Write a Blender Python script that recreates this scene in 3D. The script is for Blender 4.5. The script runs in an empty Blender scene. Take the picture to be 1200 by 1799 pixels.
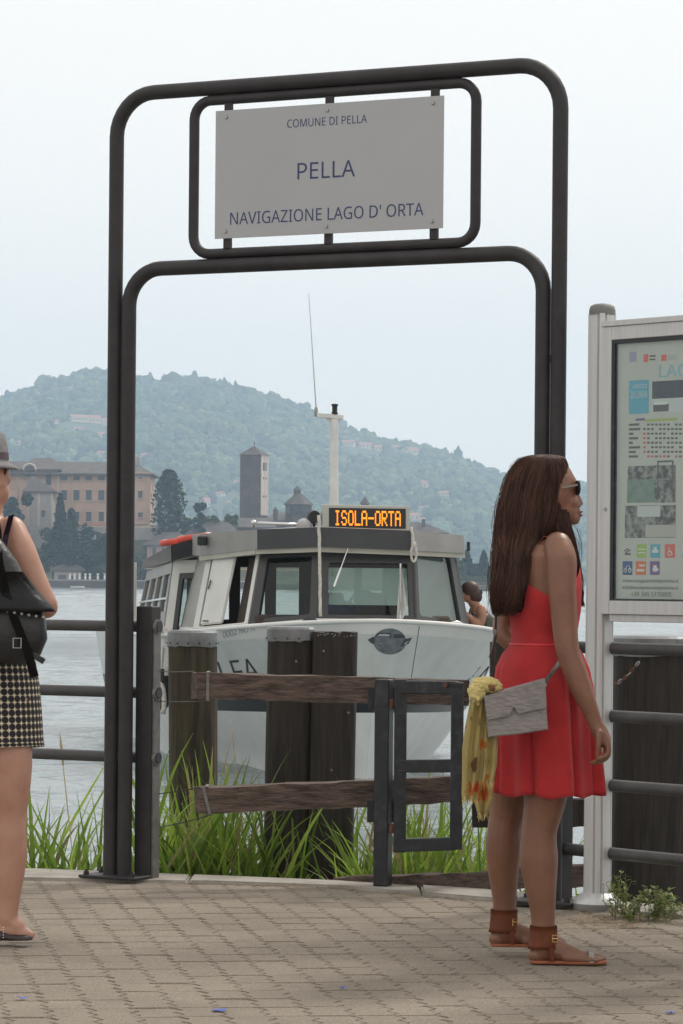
import bpy, bmesh, math, random
import numpy as np
from mathutils import Vector, Matrix, noise as mnoise
R = math.radians
random.seed(7); rng = np.random.default_rng(7)
S = bpy.context.scene
C = S.collection

# ------------------------------------------------------------------ camera
FPX = 5500.0; CAMZ = 1.25; ROLL = R(0.5); HY = 1020.0      # focal length in photo pixels, eye height, roll, horizon row
cam_d = bpy.data.cameras.new('camera'); cam = bpy.data.objects.new('camera', cam_d); C.objects.link(cam)
cam_d.sensor_width = 36; cam_d.lens = FPX / 1799 * 36
cam_d.shift_y = (HY - 899.5) / 1799
cam_d.clip_start = 0.5; cam_d.clip_end = 9000
cam.matrix_world = Matrix.Translation((0, 0, CAMZ)) @ Matrix.Rotation(R(90), 4, 'X') @ Matrix.Rotation(ROLL, 4, 'Z')
S.camera = cam

# ------------------------------------------------------------------ world, sun, exposure
SUN_EL, SUN_AZ = R(50), R(38)              # azimuth from +Y (view direction) towards +X
w = bpy.data.worlds.new('World'); S.world = w; w.use_nodes = True
nt = w.node_tree; nt.nodes.clear()
sky = nt.nodes.new('ShaderNodeTexSky'); sky.sky_type = 'NISHITA'; sky.sun_disc = False
sky.sun_elevation = SUN_EL; sky.sun_rotation = SUN_AZ
sky.air_density = 1.0; sky.dust_density = 6.0; sky.ozone_density = 1.0
mixn = nt.nodes.new('ShaderNodeMix'); mixn.data_type = 'RGBA'; mixn.inputs['Factor'].default_value = 0.86
nt.links.new(sky.outputs[0], mixn.inputs['A']); mixn.inputs['B'].default_value = (12.5, 12.0, 11.2, 1)   # thin even overcast
bgn = nt.nodes.new('ShaderNodeBackground'); bgn.inputs['Strength'].default_value = 0.10
outn = nt.nodes.new('ShaderNodeOutputWorld')
nt.links.new(mixn.outputs['Result'], bgn.inputs['Color']); nt.links.new(bgn.outputs[0], outn.inputs['Surface'])
sd = bpy.data.lights.new('sun', 'SUN'); sd.energy = 2.1; sd.angle = R(10); sd.color = (1, 0.95, 0.87)
sun = bpy.data.objects.new('sun', sd); C.objects.link(sun)
sdir = Vector((math.sin(SUN_AZ) * math.cos(SUN_EL), math.cos(SUN_AZ) * math.cos(SUN_EL), math.sin(SUN_EL)))
sun.rotation_euler = sdir.to_track_quat('Z', 'Y').to_euler(); sun.location = sdir * 50
S.view_settings.view_transform = 'Standard'; S.view_settings.look = 'None'
S.view_settings.exposure = 0.0; S.view_settings.gamma = 1.0
S.view_settings.use_curve_mapping = False
S.render.engine = 'CYCLES'
S.cycles.use_denoising = True
S.cycles.max_bounces = 8; S.cycles.diffuse_bounces = 3; S.cycles.glossy_bounces = 3
S.cycles.transmission_bounces = 6; S.cycles.transparent_max_bounces = 12; S.cycles.volume_bounces = 1

# ------------------------------------------------------------------ layout helpers (photo pixel + distance -> point in the place)
def W(px, py, d):
    dx, dy = px - 600.0, HY - py
    tx = dx * math.cos(ROLL) - dy * math.sin(ROLL); ty = dx * math.sin(ROLL) + dy * math.cos(ROLL)
    return Vector((tx * d / FPX, d, CAMZ + ty * d / FPX))
def on_plane(px, py, p0, n):
    o = Vector((0, 0, CAMZ)); r = W(px, py, 1.0) - o
    return o + r * ((p0 - o).dot(n) / r.dot(n))
def on_z(px, py, z):
    return on_plane(px, py, Vector((0, 0, z)), Vector((0, 0, 1)))

# ------------------------------------------------------------------ materials
MATS = {}
def nd(m, t, **k):
    n = m.node_tree.nodes.new(t)
    for a, v in k.items():
        if a in n.inputs: n.inputs[a].default_value = v
        else: setattr(n, a, v)
    return n
def mat(name, col, rough=0.6, metal=0.0, var=0.0, vscale=8.0, bump=0.0, bscale=40.0, stretch=None, stain=0.0, col2=None, spec=0.5,
        obj_var=0.0, world=False, alpha=1.0, trans=0.0, emit=None, estr=1.0, sheen=0.0, contrast=(0.35, 0.65)):
    if name in MATS: return MATS[name]
    m = bpy.data.materials.new(name); m.use_nodes = True; MATS[name] = m
    t = m.node_tree; L = t.links.new
    b = t.nodes['Principled BSDF']
    b.inputs['Base Color'].default_value = (*col, 1); b.inputs['Roughness'].default_value = rough
    b.inputs['Metallic'].default_value = metal; b.inputs['Specular IOR Level'].default_value = spec
    if alpha < 1: b.inputs['Alpha'].default_value = alpha
    if trans: b.inputs['Transmission Weight'].default_value = trans
    if sheen: b.inputs['Sheen Weight'].default_value = sheen
    if emit: b.inputs['Emission Color'].default_value = (*emit, 1); b.inputs['Emission Strength'].default_value = estr
    tc = nd(m, 'ShaderNodeTexCoord'); vec = tc.outputs['Object']
    if world: vec = nd(m, 'ShaderNodeNewGeometry').outputs['Position']
    if stretch:
        mp = nd(m, 'ShaderNodeMapping'); mp.inputs['Scale'].default_value = stretch; L(vec, mp.inputs['Vector']); vec = mp.outputs[0]
    cur = None
    if var or col2:
        c2 = col2 or tuple(max(0, c * (1 - var)) for c in col)
        n1 = nd(m, 'ShaderNodeTexNoise', Scale=vscale, Detail=6.0, Roughness=0.62); L(vec, n1.inputs['Vector'])
        cr = nd(m, 'ShaderNodeMapRange'); cr.inputs['From Min'].default_value = contrast[0]; cr.inputs['From Max'].default_value = contrast[1]
        L(n1.outputs['Fac'], cr.inputs['Value'])
        mx = nd(m, 'ShaderNodeMix', data_type='RGBA'); L(cr.outputs[0], mx.inputs['Factor'])
        mx.inputs['A'].default_value = (*col, 1); mx.inputs['B'].default_value = (*c2, 1)
        cur = mx.outputs['Result']
    if obj_var:
        oi = nd(m, 'ShaderNodeObjectInfo'); mr = nd(m, 'ShaderNodeMapRange')
        mr.inputs['To Min'].default_value = 1 - obj_var; mr.inputs['To Max'].default_value = 1 + obj_var
        L(oi.outputs['Random'], mr.inputs['Value'])
        mm = nd(m, 'ShaderNodeVectorMath', operation='SCALE'); L(mr.outputs[0], mm.inputs['Scale'])
        if cur is not None: L(cur, mm.inputs[0])
        else: mm.inputs[0].default_value = col
        cur = mm.outputs[0]
    if stain and cur is not None:
        n3 = nd(m, 'ShaderNodeTexNoise', Scale=1.7, Detail=7.0, Roughness=.68); L(vec, n3.inputs['Vector'])
        m3 = nd(m, 'ShaderNodeMapRange'); m3.inputs['From Min'].default_value = .36; m3.inputs['From Max'].default_value = .62; m3.inputs['To Min'].default_value = 1 - stain; m3.inputs['To Max'].default_value = 1 + stain * .35; L(n3.outputs['Fac'], m3.inputs['Value'])
        v3 = nd(m, 'ShaderNodeVectorMath', operation='SCALE'); L(cur, v3.inputs[0]); L(m3.outputs[0], v3.inputs['Scale']); cur = v3.outputs[0]
    if cur is not None: L(cur, b.inputs['Base Color'])
    if bump:
        n2 = nd(m, 'ShaderNodeTexNoise', Scale=bscale, Detail=5.0); L(vec, n2.inputs['Vector'])
        bp = nd(m, 'ShaderNodeBump', Strength=bump, Distance=0.01); L(n2.outputs['Fac'], bp.inputs['Height']); L(bp.outputs[0], b.inputs['Normal'])
    return m
def vcol_mat(name, rough=0.8, trans=0.0, var=0.2, vscale=3.0, layer='Col', spec=0.3):
    """colour read from the mesh's own colour attribute (each leaf, tree or strand has its own hue)"""
    if name in MATS: return MATS[name]
    m = bpy.data.materials.new(name); m.use_nodes = True; MATS[name] = m; L = m.node_tree.links.new
    b = m.node_tree.nodes['Principled BSDF']; b.inputs['Roughness'].default_value = rough; b.inputs['Specular IOR Level'].default_value = spec
    a = nd(m, 'ShaderNodeAttribute', attribute_name=layer)
    tc = nd(m, 'ShaderNodeTexCoord'); n1 = nd(m, 'ShaderNodeTexNoise', Scale=vscale, Detail=5.0); L(tc.outputs['Object'], n1.inputs['Vector'])
    mr = nd(m, 'ShaderNodeMapRange'); mr.inputs['From Min'].default_value = .3; mr.inputs['From Max'].default_value = .7
    mr.inputs['To Min'].default_value = 1 - var; mr.inputs['To Max'].default_value = 1 + var; L(n1.outputs['Fac'], mr.inputs['Value'])
    mm = nd(m, 'ShaderNodeVectorMath', operation='SCALE'); L(a.outputs['Color'], mm.inputs[0]); L(mr.outputs[0], mm.inputs['Scale'])
    L(mm.outputs[0], b.inputs['Base Color'])
    if trans:
        tr = nd(m, 'ShaderNodeBsdfTranslucent'); L(mm.outputs[0], tr.inputs['Color'])
        ms = nd(m, 'ShaderNodeMixShader'); ms.inputs[0].default_value = trans
        L(b.outputs[0], ms.inputs[1]); L(tr.outputs[0], ms.inputs[2]); L(ms.outputs[0], m.node_tree.nodes['Material Output'].inputs['Surface'])
    return m
def glass_mat(name, tint=(.75, .9, .88), refl=0.12, trans=1.0, rough=0.02):
    """thin window glass: clear with a Fresnel reflection"""
    if name in MATS: return MATS[name]
    m = bpy.data.materials.new(name); m.use_nodes = True; MATS[name] = m; L = m.node_tree.links.new
    m.node_tree.nodes.remove(m.node_tree.nodes['Principled BSDF'])
    t = nd(m, 'ShaderNodeBsdfTransparent', Color=(*tint, 1)); g = nd(m, 'ShaderNodeBsdfGlossy', Roughness=rough)
    lw = nd(m, 'ShaderNodeLayerWeight'); pw = nd(m, 'ShaderNodeMath', operation='POWER'); pw.inputs[1].default_value = 4.0; L(lw.outputs['Facing'], pw.inputs[0])
    ad = nd(m, 'ShaderNodeMath', operation='ADD'); ad.use_clamp = True; ad.inputs[1].default_value = refl + .03; L(pw.outputs[0], ad.inputs[0])
    ms = nd(m, 'ShaderNodeMixShader'); L(ad.outputs[0], ms.inputs[0]); L(t.outputs[0], ms.inputs[1]); L(g.outputs[0], ms.inputs[2])
    L(ms.outputs[0], m.node_tree.nodes['Material Output'].inputs['Surface'])
    return m

# ------------------------------------------------------------------ mesh builders
def tag(o, label=None, cat=None, group=None, kind=None):
    if label: o['label'] = label
    if cat: o['category'] = cat
    if group: o['group'] = group
    if kind: o['kind'] = kind
    return o
def thing(name, label, cat, loc=(0, 0, 0), rotz=0.0, group=None):
    o = bpy.data.objects.new(name, None); C.objects.link(o); o.location = loc; o.rotation_euler = (0, 0, rotz)
    o.empty_display_size = .1
    return tag(o, label, cat, group)
def obj_me(name, me, m, parent=None, smooth=None):
    o = bpy.data.objects.new(name, me); C.objects.link(o)
    if m is not None and len(me.materials) == 0:
        for mm in (m if isinstance(m, (list, tuple)) else [m]): me.materials.append(mm)
    if parent is not None: o.parent = parent
    return o
def obj(name, bm, m, parent=None, smooth=False, angle=None):
    me = bpy.data.meshes.new(name)
    bmesh.ops.recalc_face_normals(bm, faces=bm.faces)
    bm.to_mesh(me); bm.free()
    if smooth or angle:
        me.polygons.foreach_set('use_smooth', [True] * len(me.polygons))
        if angle: me.set_sharp_from_angle(angle=R(angle))
    return obj_me(name, me, m, parent)
def pyd(name, v, f, m, parent=None, smooth=False, cols=None):
    """numpy verts (n,3) and faces (k,3|4) -> object, optional per-vertex colours"""
    me = bpy.data.meshes.new(name)
    v = np.asarray(v, dtype=np.float32); f = np.asarray(f, dtype=np.int32); k = f.shape[1]
    me.vertices.add(len(v)); me.vertices.foreach_set('co', v.ravel())
    me.loops.add(f.size); me.loops.foreach_set('vertex_index', f.ravel())
    me.polygons.add(len(f)); me.polygons.foreach_set('loop_start', np.arange(0, f.size, k, dtype=np.int32))
    me.update(calc_edges=True)
    if smooth: me.polygons.foreach_set('use_smooth', np.ones(len(f), dtype=bool))
    if cols is not None:
        a = me.color_attributes.new('Col', 'FLOAT_COLOR', 'POINT')
        c = np.ones((len(v), 4), dtype=np.float32); c[:, :3] = cols; a.data.foreach_set('color', c.ravel())
    return obj_me(name, me, m, parent)
def B(): return bmesh.new()
def box(bm, c, s, rot=None, bevel=0.0, seg=1):
    """box centred at c with full sizes s"""
    r = bmesh.ops.create_cube(bm, size=1.0); vs = r['verts']
    M = Matrix.Translation(c) @ (rot.to_4x4() if rot is not None else Matrix.Identity(4)) @ Matrix.Diagonal((*s, 1))
    bmesh.ops.transform(bm, matrix=M, verts=vs)
    if bevel:
        es = list({e for v in vs for e in v.link_edges}); bmesh.ops.bevel(bm, geom=es, offset=bevel, segments=seg, affect='EDGES', profile=.5)
    return bm
def frame_of(a, b, up=Vector((0, 0, 1))):
    t = (b - a).normalized()
    if abs(t.dot(up)) > .98: up = Vector((1, 0, 0))
    x = t.cross(up).normalized(); y = x.cross(t).normalized()
    return x, y, t
def bar(bm, a, b, wdt, hgt, bevel=0.0, up=Vector((0, 0, 1))):
    """rectangular bar from a to b; wdt sideways, hgt along up"""
    a, b = Vector(a), Vector(b); x, y, t = frame_of(a, b, up)
    rot = Matrix((x, t, y)).transposed()
    return box(bm, (a + b) / 2, (wdt, (b - a).length, hgt), rot, bevel)
def tube(bm, pts, r, n=12, caps=True, closed=False):
    """round tube along points; r a number or one per point"""
    pts = [Vector(p) for p in pts]; N = len(pts); rs = r if isinstance(r, (list, tuple)) else [r] * N
    rings = []; x = None
    for i, p in enumerate(pts):
        if closed: t = (pts[(i + 1) % N] - pts[i - 1]).normalized()
        else: t = (pts[min(i + 1, N - 1)] - pts[max(i - 1, 0)]).normalized()
        if x is None:
            u = Vector((0, 0, 1)) if abs(t.z) < .9 else Vector((0, 1, 0)); x = t.cross(u).normalized()
        else: x = (x - t * x.dot(t)).normalized()
        y = t.cross(x)
        rings.append([bm.verts.new(p + (x * math.cos(a) + y * math.sin(a)) * rs[i]) for a in [2 * math.pi * k / n for k in range(n)]])
    for i in range(N if closed else N - 1):
        a, b = rings[i], rings[(i + 1) % N]
        for k in range(n): bm.faces.new((a[k], a[(k + 1) % n], b[(k + 1) % n], b[k]))
    if caps and not closed: bm.faces.new(rings[0][::-1]); bm.faces.new(rings[-1])
    return bm
def loft(bm, rings, caps=True, closed=True):
    """rings: lists of points, same count"""
    rs = [[bm.verts.new(p) for p in r] for r in rings]; n = len(rs[0])
    for a, b in zip(rs, rs[1:]):
        for k in range(n if closed else n - 1): bm.faces.new((a[k], a[(k + 1) % n], b[(k + 1) % n], b[k]))
    if caps and closed: bm.faces.new(rs[0][::-1]); bm.faces.new(rs[-1])
    return rs
def ell(c, rx, ry, n=24, ax=None, ay=None, pw=2.0, ph=0.0):
    """ellipse ring of points about c"""
    c = Vector(c); ax = ax or Vector((1, 0, 0)); ay = ay or Vector((0, 1, 0)); out = []
    for k in range(n):
        a = 2 * math.pi * k / n + ph; ca, sa = math.cos(a), math.sin(a)
        if pw != 2: ca = math.copysign(abs(ca) ** (2 / pw), ca); sa = math.copysign(abs(sa) ** (2 / pw), sa)
        out.append(c + ax * (rx * ca) + ay * (ry * sa))
    return out
def lathe(bm, prof, c=(0, 0, 0), n=24):
    """prof list of (r, z)"""
    return loft(bm, [ell(Vector(c) + Vector((0, 0, z)), r, r, n) for r, z in prof])
def prism(bm, poly, d):
    """extrude polygon (list of 3D points) by vector d"""
    d = Vector(d); a = [bm.verts.new(p) for p in poly]; b = [bm.verts.new(Vector(p) + d) for p in poly]; n = len(a)
    bm.faces.new(a[::-1]); bm.faces.new(b)
    for k in range(n): bm.faces.new((a[k], a[(k + 1) % n], b[(k + 1) % n], b[k]))
    return bm
def arc(c, r, a0, a1, u, v, n=8):
    return [Vector(c) + (u * math.cos(a0 + (a1 - a0) * k / n) + v * math.sin(a0 + (a1 - a0) * k / n)) * r for k in range(n + 1)]
FONT = None
try:
    import os
    FONT = bpy.data.fonts.load(os.path.join(bpy.utils.system_resource('DATAFILES'), 'fonts', 'NotoSansMath-Regular.woff2'))     # Blender's own interface face
except Exception: FONT = None
def text_me(s, size=1.0, depth=0.0, align='CENTER', space=1.0):
    """lettering as a flat mesh in local XY, upright along Y"""
    c = bpy.data.curves.new('lettering', 'FONT'); c.body = s; c.size = size; c.align_x = align; c.align_y = 'CENTER'
    c.extrude = depth
    if FONT: c.font = FONT
    c.space_character = space; c.resolution_u = 3
    o = bpy.data.objects.new('lettering', c); C.objects.link(o)
    dg = bpy.context.evaluated_depsgraph_get(); me = bpy.data.meshes.new_from_object(o.evaluated_get(dg))
    bpy.data.objects.remove(o); bpy.data.curves.remove(c)
    return me
def text_on(name, s, ctr, xdir, ydir, width, height, m, parent=None, depth=0.0008, space=1.0):
    """lettering fitted to width x height, centred at ctr on the plane of xdir, ydir"""
    me = text_me(s, 1.0, 0.0, space=space)
    v = np.empty(len(me.vertices) * 3, dtype=np.float32); me.vertices.foreach_get('co', v); v = v.reshape(-1, 3)
    lo, hi = v.min(0), v.max(0); v = v - (lo + hi) / 2
    v[:, 0] *= width / (hi[0] - lo[0]); v[:, 1] *= height / (hi[1] - lo[1])
    X, Y, O = np.array(xdir), np.array(ydir), np.array(ctr)
    v = O + v[:, :1] * X + v[:, 1:2] * Y
    me.vertices.foreach_set('co', v.astype(np.float32).ravel()); me.update(); me.name = name
    return obj_me(name, me, m, parent)
def merge_remesh(bm, voxel, smooth_it=4, smooth_f=0.5, ratio=None):
    """overlapping closed volumes -> one continuous skin"""
    me = bpy.data.meshes.new('skin'); bmesh.ops.recalc_face_normals(bm, faces=bm.faces); bm.to_mesh(me); bm.free()
    o = bpy.data.objects.new('skin', me); C.objects.link(o)
    r = o.modifiers.new('r', 'REMESH'); r.mode = 'VOXEL'; r.voxel_size = voxel; r.adaptivity = 0; r.use_smooth_shade = True
    if smooth_it: s = o.modifiers.new('s', 'SMOOTH'); s.iterations = smooth_it; s.factor = smooth_f
    if ratio: d = o.modifiers.new('d', 'DECIMATE'); d.ratio = ratio
    dg = bpy.context.evaluated_depsgraph_get(); out = bpy.data.meshes.new_from_object(o.evaluated_get(dg))
    bpy.data.objects.remove(o); bpy.data.meshes.remove(me)
    out.polygons.foreach_set('use_smooth', [True] * len(out.polygons))
    return out
def capsule(bm, a, b, ra, rb, n=16, flat=1.0, fdir=None):
    """tapered limb segment with round ends"""
    a, b = Vector(a), Vector(b); t = (b - a).normalized() if (b - a).length > 1e-6 else Vector((0, 0, 1))
    u = fdir.normalized() if fdir is not None else (Vector((0, 1, 0)) if abs(t.y) < .9 else Vector((1, 0, 0)))
    x = t.cross(u).normalized(); y = x.cross(t).normalized(); rings = []
    for k in range(4):
        th = math.pi / 2 * (1 - (k + .15) / 4.15); rings.append((a - t * ra * math.sin(th), ra * math.cos(th)))
    rings.append((a, ra)); rings.append((b, rb))
    for k in range(3, -1, -1):
        th = math.pi / 2 * (1 - (k + .15) / 4.15); rings.append((b + t * rb * math.sin(th), rb * math.cos(th)))
    loft(bm, [ell(c, r, r * flat, n, x, y) for c, r in rings])
def ball(bm, c, r, n=20, rot=None):
    """ellipsoid, r a 3-tuple"""
    r = r if isinstance(r, (tuple, list)) else (r, r, r)
    q = bmesh.ops.create_uvsphere(bm, u_segments=n, v_segments=n // 2 + 2, radius=1.0)
    M = Matrix.Translation(c) @ (rot.to_4x4() if rot is not None else Matrix.Identity(4)) @ Matrix.Diagonal((*r, 1))
    bmesh.ops.transform(bm, matrix=M, verts=q['verts'])
def copy_tree(o, parent=None, **props):
    c = o.copy(); C.objects.link(c); c.parent = parent
    for k, v in props.items(): c[k] = v
    for ch in list(o.children): copy_tree(ch, c)
    return c
UP = Vector((0, 0, 1))
# ================================================================== SETTING
# ------------------------------------------------------------------ quay, coping, pavers
IN_ = [(-9, 13.2), (-4, 13.1), (-2.2, 13.02), (-1.25, 12.95), (-.5, 12.87), (0, 12.73), (.58, 12.25), (1.3, 11.68), (4, 9.55), (9, 5.6)]
OUT_ = [(-9, 13.9), (-4, 13.75), (-2.2, 13.5), (-1.25, 13.36), (-.5, 13.12), (0, 12.95), (.62, 12.58), (1.42, 11.95), (4.2, 9.8), (9.2, 5.8)]
def edge_y(x, P=IN_):
    return float(np.interp(x, [p[0] for p in P], [p[1] for p in P]))
m_sand = mat('joint_sand', (.19, .165, .132), .95, var=.45, vscale=14, bump=.5, bscale=160)
m_paver = mat('paver_concrete', (.43, .362, .287), .9, var=.55, vscale=130, bump=1.0, bscale=300, obj_var=.03, contrast=(.3, .72), world=True, stain=.16)
m_paver2 = m_paver
m_coping = mat('coping_concrete', (.36, .33, .29), .9, var=.35, vscale=5, bump=.4, bscale=90)
bm = B()
poly = [Vector((-9, -6, -.03)), Vector((9, -6, -.03))] + [Vector((x, y + .02, -.03)) for x, y in IN_[::-1]]
f = bm.faces.new([bm.verts.new(p) for p in poly]); bmesh.ops.triangulate(bm, faces=[f])
pavement = tag(obj('pavement', bm, m_sand), kind='structure')
tag(pavement, 'worn beige interlocking paving of the lakeside quay')
# quay body under the coping down into the water
bm = B()
prism(bm, [Vector((x, y - .04, -1.4)) for x, y in OUT_] + [Vector((x, y - .25, -1.4)) for x, y in OUT_[::-1]], (0, 0, 1.395))
tag(obj('quay_wall', bm, mat('quay_stone', (.22, .2, .18), .9, var=.5, vscale=4, bump=.6, bscale=30)), 'rough stone quay wall below the concrete coping', kind='structure')
cop = thing('kerb', 'pale concrete coping along the edge of the quay', 'kerb'); cop['kind'] = 'structure'
cuts = [-6.1, -4.3, -2.9, -1.72, -.62, .33, .99, 1.75, 3, 5]
for a, b in zip(cuts, cuts[1:]):
    bm = B(); xs = [a + .004] + [x for x, _ in IN_ if a < x < b] + [b - .004]
    zt = random.uniform(.010, .016)
    prism(bm, [Vector((x, edge_y(x) + random.uniform(-.008, .008), -.06)) for x in xs] + [Vector((x, edge_y(x, OUT_), -.06)) for x in xs[::-1]], (0, 0, .06 + zt))
    bmesh.ops.recalc_face_normals(bm, faces=bm.faces)
    bmesh.ops.bevel(bm, geom=[e for e in bm.edges if all(v.co.z > 0 for v in e.verts)], offset=.008, segments=2, affect='EDGES')
    obj('coping_slab', bm, m_coping, cop)
# zigzag pavers
PW, PL = .124, .185
def paver_outline(g=.0022):
    z = .013; n = 4; r = []
    ys = [(-.5 + k / n) * (PL - 2 * g) for k in range(n + 1)]
    right = [(PW / 2 - g + (z if k % 2 else -z), y) for k, y in enumerate(ys)]
    left = [(-PW / 2 + g + (z if k % 2 else -z), y) for k, y in enumerate(ys)]
    return right + left[::-1]
def paver_mesh(seed):
    r_ = random.Random(seed); bm = B(); ol = paver_outline(.0017 + r_.uniform(0, .0012))
    lo = [bm.verts.new((x, y, -.035)) for x, y in ol]; mi = [bm.verts.new((x, y, -.006)) for x, y in ol]
    to = [bm.verts.new((x * .955, y * .972, 0)) for x, y in ol]; n = len(ol)
    for a, b in ((lo, mi), (mi, to)):
        for k in range(n): bm.faces.new((a[k], a[(k + 1) % n], b[(k + 1) % n], b[k]))
    f = bm.faces.new(to); me = bpy.data.meshes.new('paver'); bm.to_mesh(me); bm.free(); me.materials.append(m_paver); return me
pav_me = [paver_mesh(k) for k in range(4)]
rotp = R(6.5); cr_, sr_ = math.cos(rotp), math.sin(rotp)
spots = []
for j in range(-34, 34):
    for i in range(-34, 34):
        ly = j * PL; lx = i * PW - ly * .055
        x = lx * cr_ + ly * sr_ * -1 + 0.0; y = lx * sr_ + ly * cr_ + 10.4
        if abs(x) > 2.6 or y < 6.2 or y > edge_y(x) + .06: continue
        spots.append((x, y))
def vis(x, y): return 8.7 < y < 13.2 and abs(x) < y * .1095 + .05
inv = [s for s in spots if vis(*s)]; rest = [s for s in spots if not vis(*s)]
inv.sort(key=lambda s: s[1]); rest += inv[300:]; inv = inv[:300]
for (x, y) in inv:
    o = bpy.data.objects.new('paver', random.choice(pav_me)); C.objects.link(o); o.parent = pavement
    o.location = (x, y, random.uniform(-.0035, 0)); o.rotation_euler = (random.gauss(0, .006), random.gauss(0, .006), rotp + random.gauss(0, .006))
vv, ff, nb = [], [], 0
base = np.array([v.co for v in pav_me[0].vertices])
polys = [list(p.vertices) for p in pav_me[0].polygons]
me = bpy.data.meshes.new('paver_field'); V, F = [], []
for (x, y) in rest:
    z = random.uniform(-.0035, 0); a = rotp + random.gauss(0, .006); c_, s_ = math.cos(a), math.sin(a); n0 = len(V)
    V += [(p[0] * c_ - p[1] * s_ + x, p[0] * s_ + p[1] * c_ + y, p[2] + z) for p in base]; F += [[k + n0 for k in p] for p in polys]
me.from_pydata(V, [], F); o = obj_me('paver_field', me, m_paver, pavement); o['kind'] = 'stuff'
# a few blue petals and pale scraps on the paving
m_blue = mat('blue_paper', (.05, .1, .42), .6); m_scrap = mat('pale_paper', (.6, .58, .52), .7)
for k, (px, py, s, mm, lab) in enumerate([(384, 1776, .026, m_blue, 'larger blue confetti scrap lying flat on the paving'), (38, 1754, .016, m_blue, 'small blue confetti scrap between the pavers near the studded shoe'),
        (602, 1736, .012, m_blue, 'tiny blue confetti scrap in the middle of the paving'), (1178, 1780, .014, m_blue, 'small blue confetti scrap in front of the notice board'), (801, 1668, .006, m_scrap, 'tiny white crumb on the paving beside the tan sandals')]):
    p = on_z(px, py, .002); bm = B(); n = 9
    top = [bm.verts.new((p.x + s * math.cos(a) * random.uniform(.6, 1.1), p.y + s * math.sin(a) * random.uniform(.6, 1.1), .003 + random.uniform(0, .006))) for a in [2 * math.pi * i / n for i in range(n)]]
    bm.faces.new(top); bmesh.ops.triangulate(bm, faces=bm.faces[:]); bmesh.ops.solidify(bm, geom=bm.faces[:], thickness=.001)
    tag(obj('paper_scrap', bm, mm), lab, 'litter')

# ------------------------------------------------------------------ lake
WZ = -0.75
def waves(x, y):
    z = np.zeros_like(x); r_ = np.random.default_rng(3)
    for k in range(46):
        lam = 10 ** r_.uniform(-.75, .45); a = .0031 * lam ** .9; th = r_.normal(R(70), .6); kx, ky = math.cos(th) * 6.283 / lam, math.sin(th) * 6.283 / lam
        z += a * np.sin(kx * x + ky * y + r_.uniform(0, 6.28))
    return z
xs = np.linspace(-15, 15, 300); ys = np.concatenate([np.linspace(11.5, 20, 90), np.linspace(20.08, 45, 260), np.linspace(45.15, 90, 220)])
X, Y = np.meshgrid(xs, ys); Z = waves(X, Y)
fade = np.clip((15 - abs(X)) / 3, 0, 1) * np.clip((90 - Y) / 30, 0, 1) * np.clip((Y - 11.5) / 1, 0, 1)
V = np.stack([X, Y, WZ + Z * fade], -1).reshape(-1, 3); nx, ny = len(xs), len(ys)
i = np.arange(nx - 1); j = np.arange(ny - 1); I, J = np.meshgrid(i, j); a = (J * nx + I).ravel()
Fq = np.stack([a, a + 1, a + nx + 1, a + nx], -1)
n0 = len(V)
# longer waves further out
xs2 = np.linspace(-85, 85, 190); ys2 = np.concatenate([np.arange(90, 300, .55), np.arange(300, 646, 1.1)]); X2, Y2 = np.meshgrid(xs2, ys2); Z2 = np.zeros_like(X2); r2_ = np.random.default_rng(5)
for k in range(30):
    lam = 10 ** r2_.uniform(.25, .95); th = r2_.normal(R(75), .5); Z2 += .0034 * lam * np.sin(6.283 / lam * (math.cos(th) * X2 + math.sin(th) * Y2) + r2_.uniform(0, 6.28))
Z2 *= np.clip((85 - abs(X2)) / 8, 0, 1) * np.clip((645 - Y2) / 30, 0, 1) * np.clip((Y2 - 90) / 25, 0, 1)
nA = len(V); V = np.vstack([V, np.stack([X2, Y2, WZ + Z2], -1).reshape(-1, 3)]); nx2, ny2 = len(xs2), len(ys2); I, J = np.meshgrid(np.arange(nx2 - 1), np.arange(ny2 - 1)); a = (nA + J * nx2 + I).ravel(); Fq = np.vstack([Fq, np.stack([a, a + 1, a + nx2 + 1, a + nx2], -1)])
n0 = len(V); ye = float(ys2[-1])
ext = [(-2150, -30), (2150, -30), (2150, 11.5), (15, 11.5), (-15, 11.5), (-2150, 11.5), (-2150, 90), (-15, 90), (15, 90), (2150, 90), (2150, 3420), (-2150, 3420), (-85, 90), (85, 90), (-85, ye), (85, ye), (-2150, ye), (2150, ye)]
V = np.vstack([V, [[x, y, WZ] for x, y in ext]])
q = lambda *t: [n0 + k for k in t]
Fq = np.vstack([Fq, [q(0, 1, 2, 5), q(5, 4, 7, 6), q(3, 2, 9, 8), q(6, 12, 14, 16), q(13, 9, 17, 15), q(16, 17, 10, 11)]])
m = bpy.data.materials.new('lake_water'); m.use_nodes = True; MATS['lake_water'] = m; L = m.node_tree.links.new
b = m.node_tree.nodes['Principled BSDF']; b.inputs['Base Color'].default_value = (.19, .23, .245, 1); b.inputs['Roughness'].default_value = .1; b.inputs['IOR'].default_value = 1.65
tc = nd(m, 'ShaderNodeTexCoord'); mp = nd(m, 'ShaderNodeMapping'); mp.inputs['Scale'].default_value = (.55, 1.5, 1); L(tc.outputs['Object'], mp.inputs[0])
n1 = nd(m, 'ShaderNodeTexNoise', Scale=2.2, Detail=5.0, Roughness=.6); L(mp.outputs[0], n1.inputs['Vector'])
n2 = nd(m, 'ShaderNodeTexNoise', Scale=.22, Detail=4.0, Roughness=.6); L(mp.outputs[0], n2.inputs['Vector'])
ad = nd(m, 'ShaderNodeMath', operation='MULTIPLY_ADD'); L(n2.outputs[0], ad.inputs[0]); ad.inputs[1].default_value = 3.0; L(n1.outputs[0], ad.inputs[2])
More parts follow.
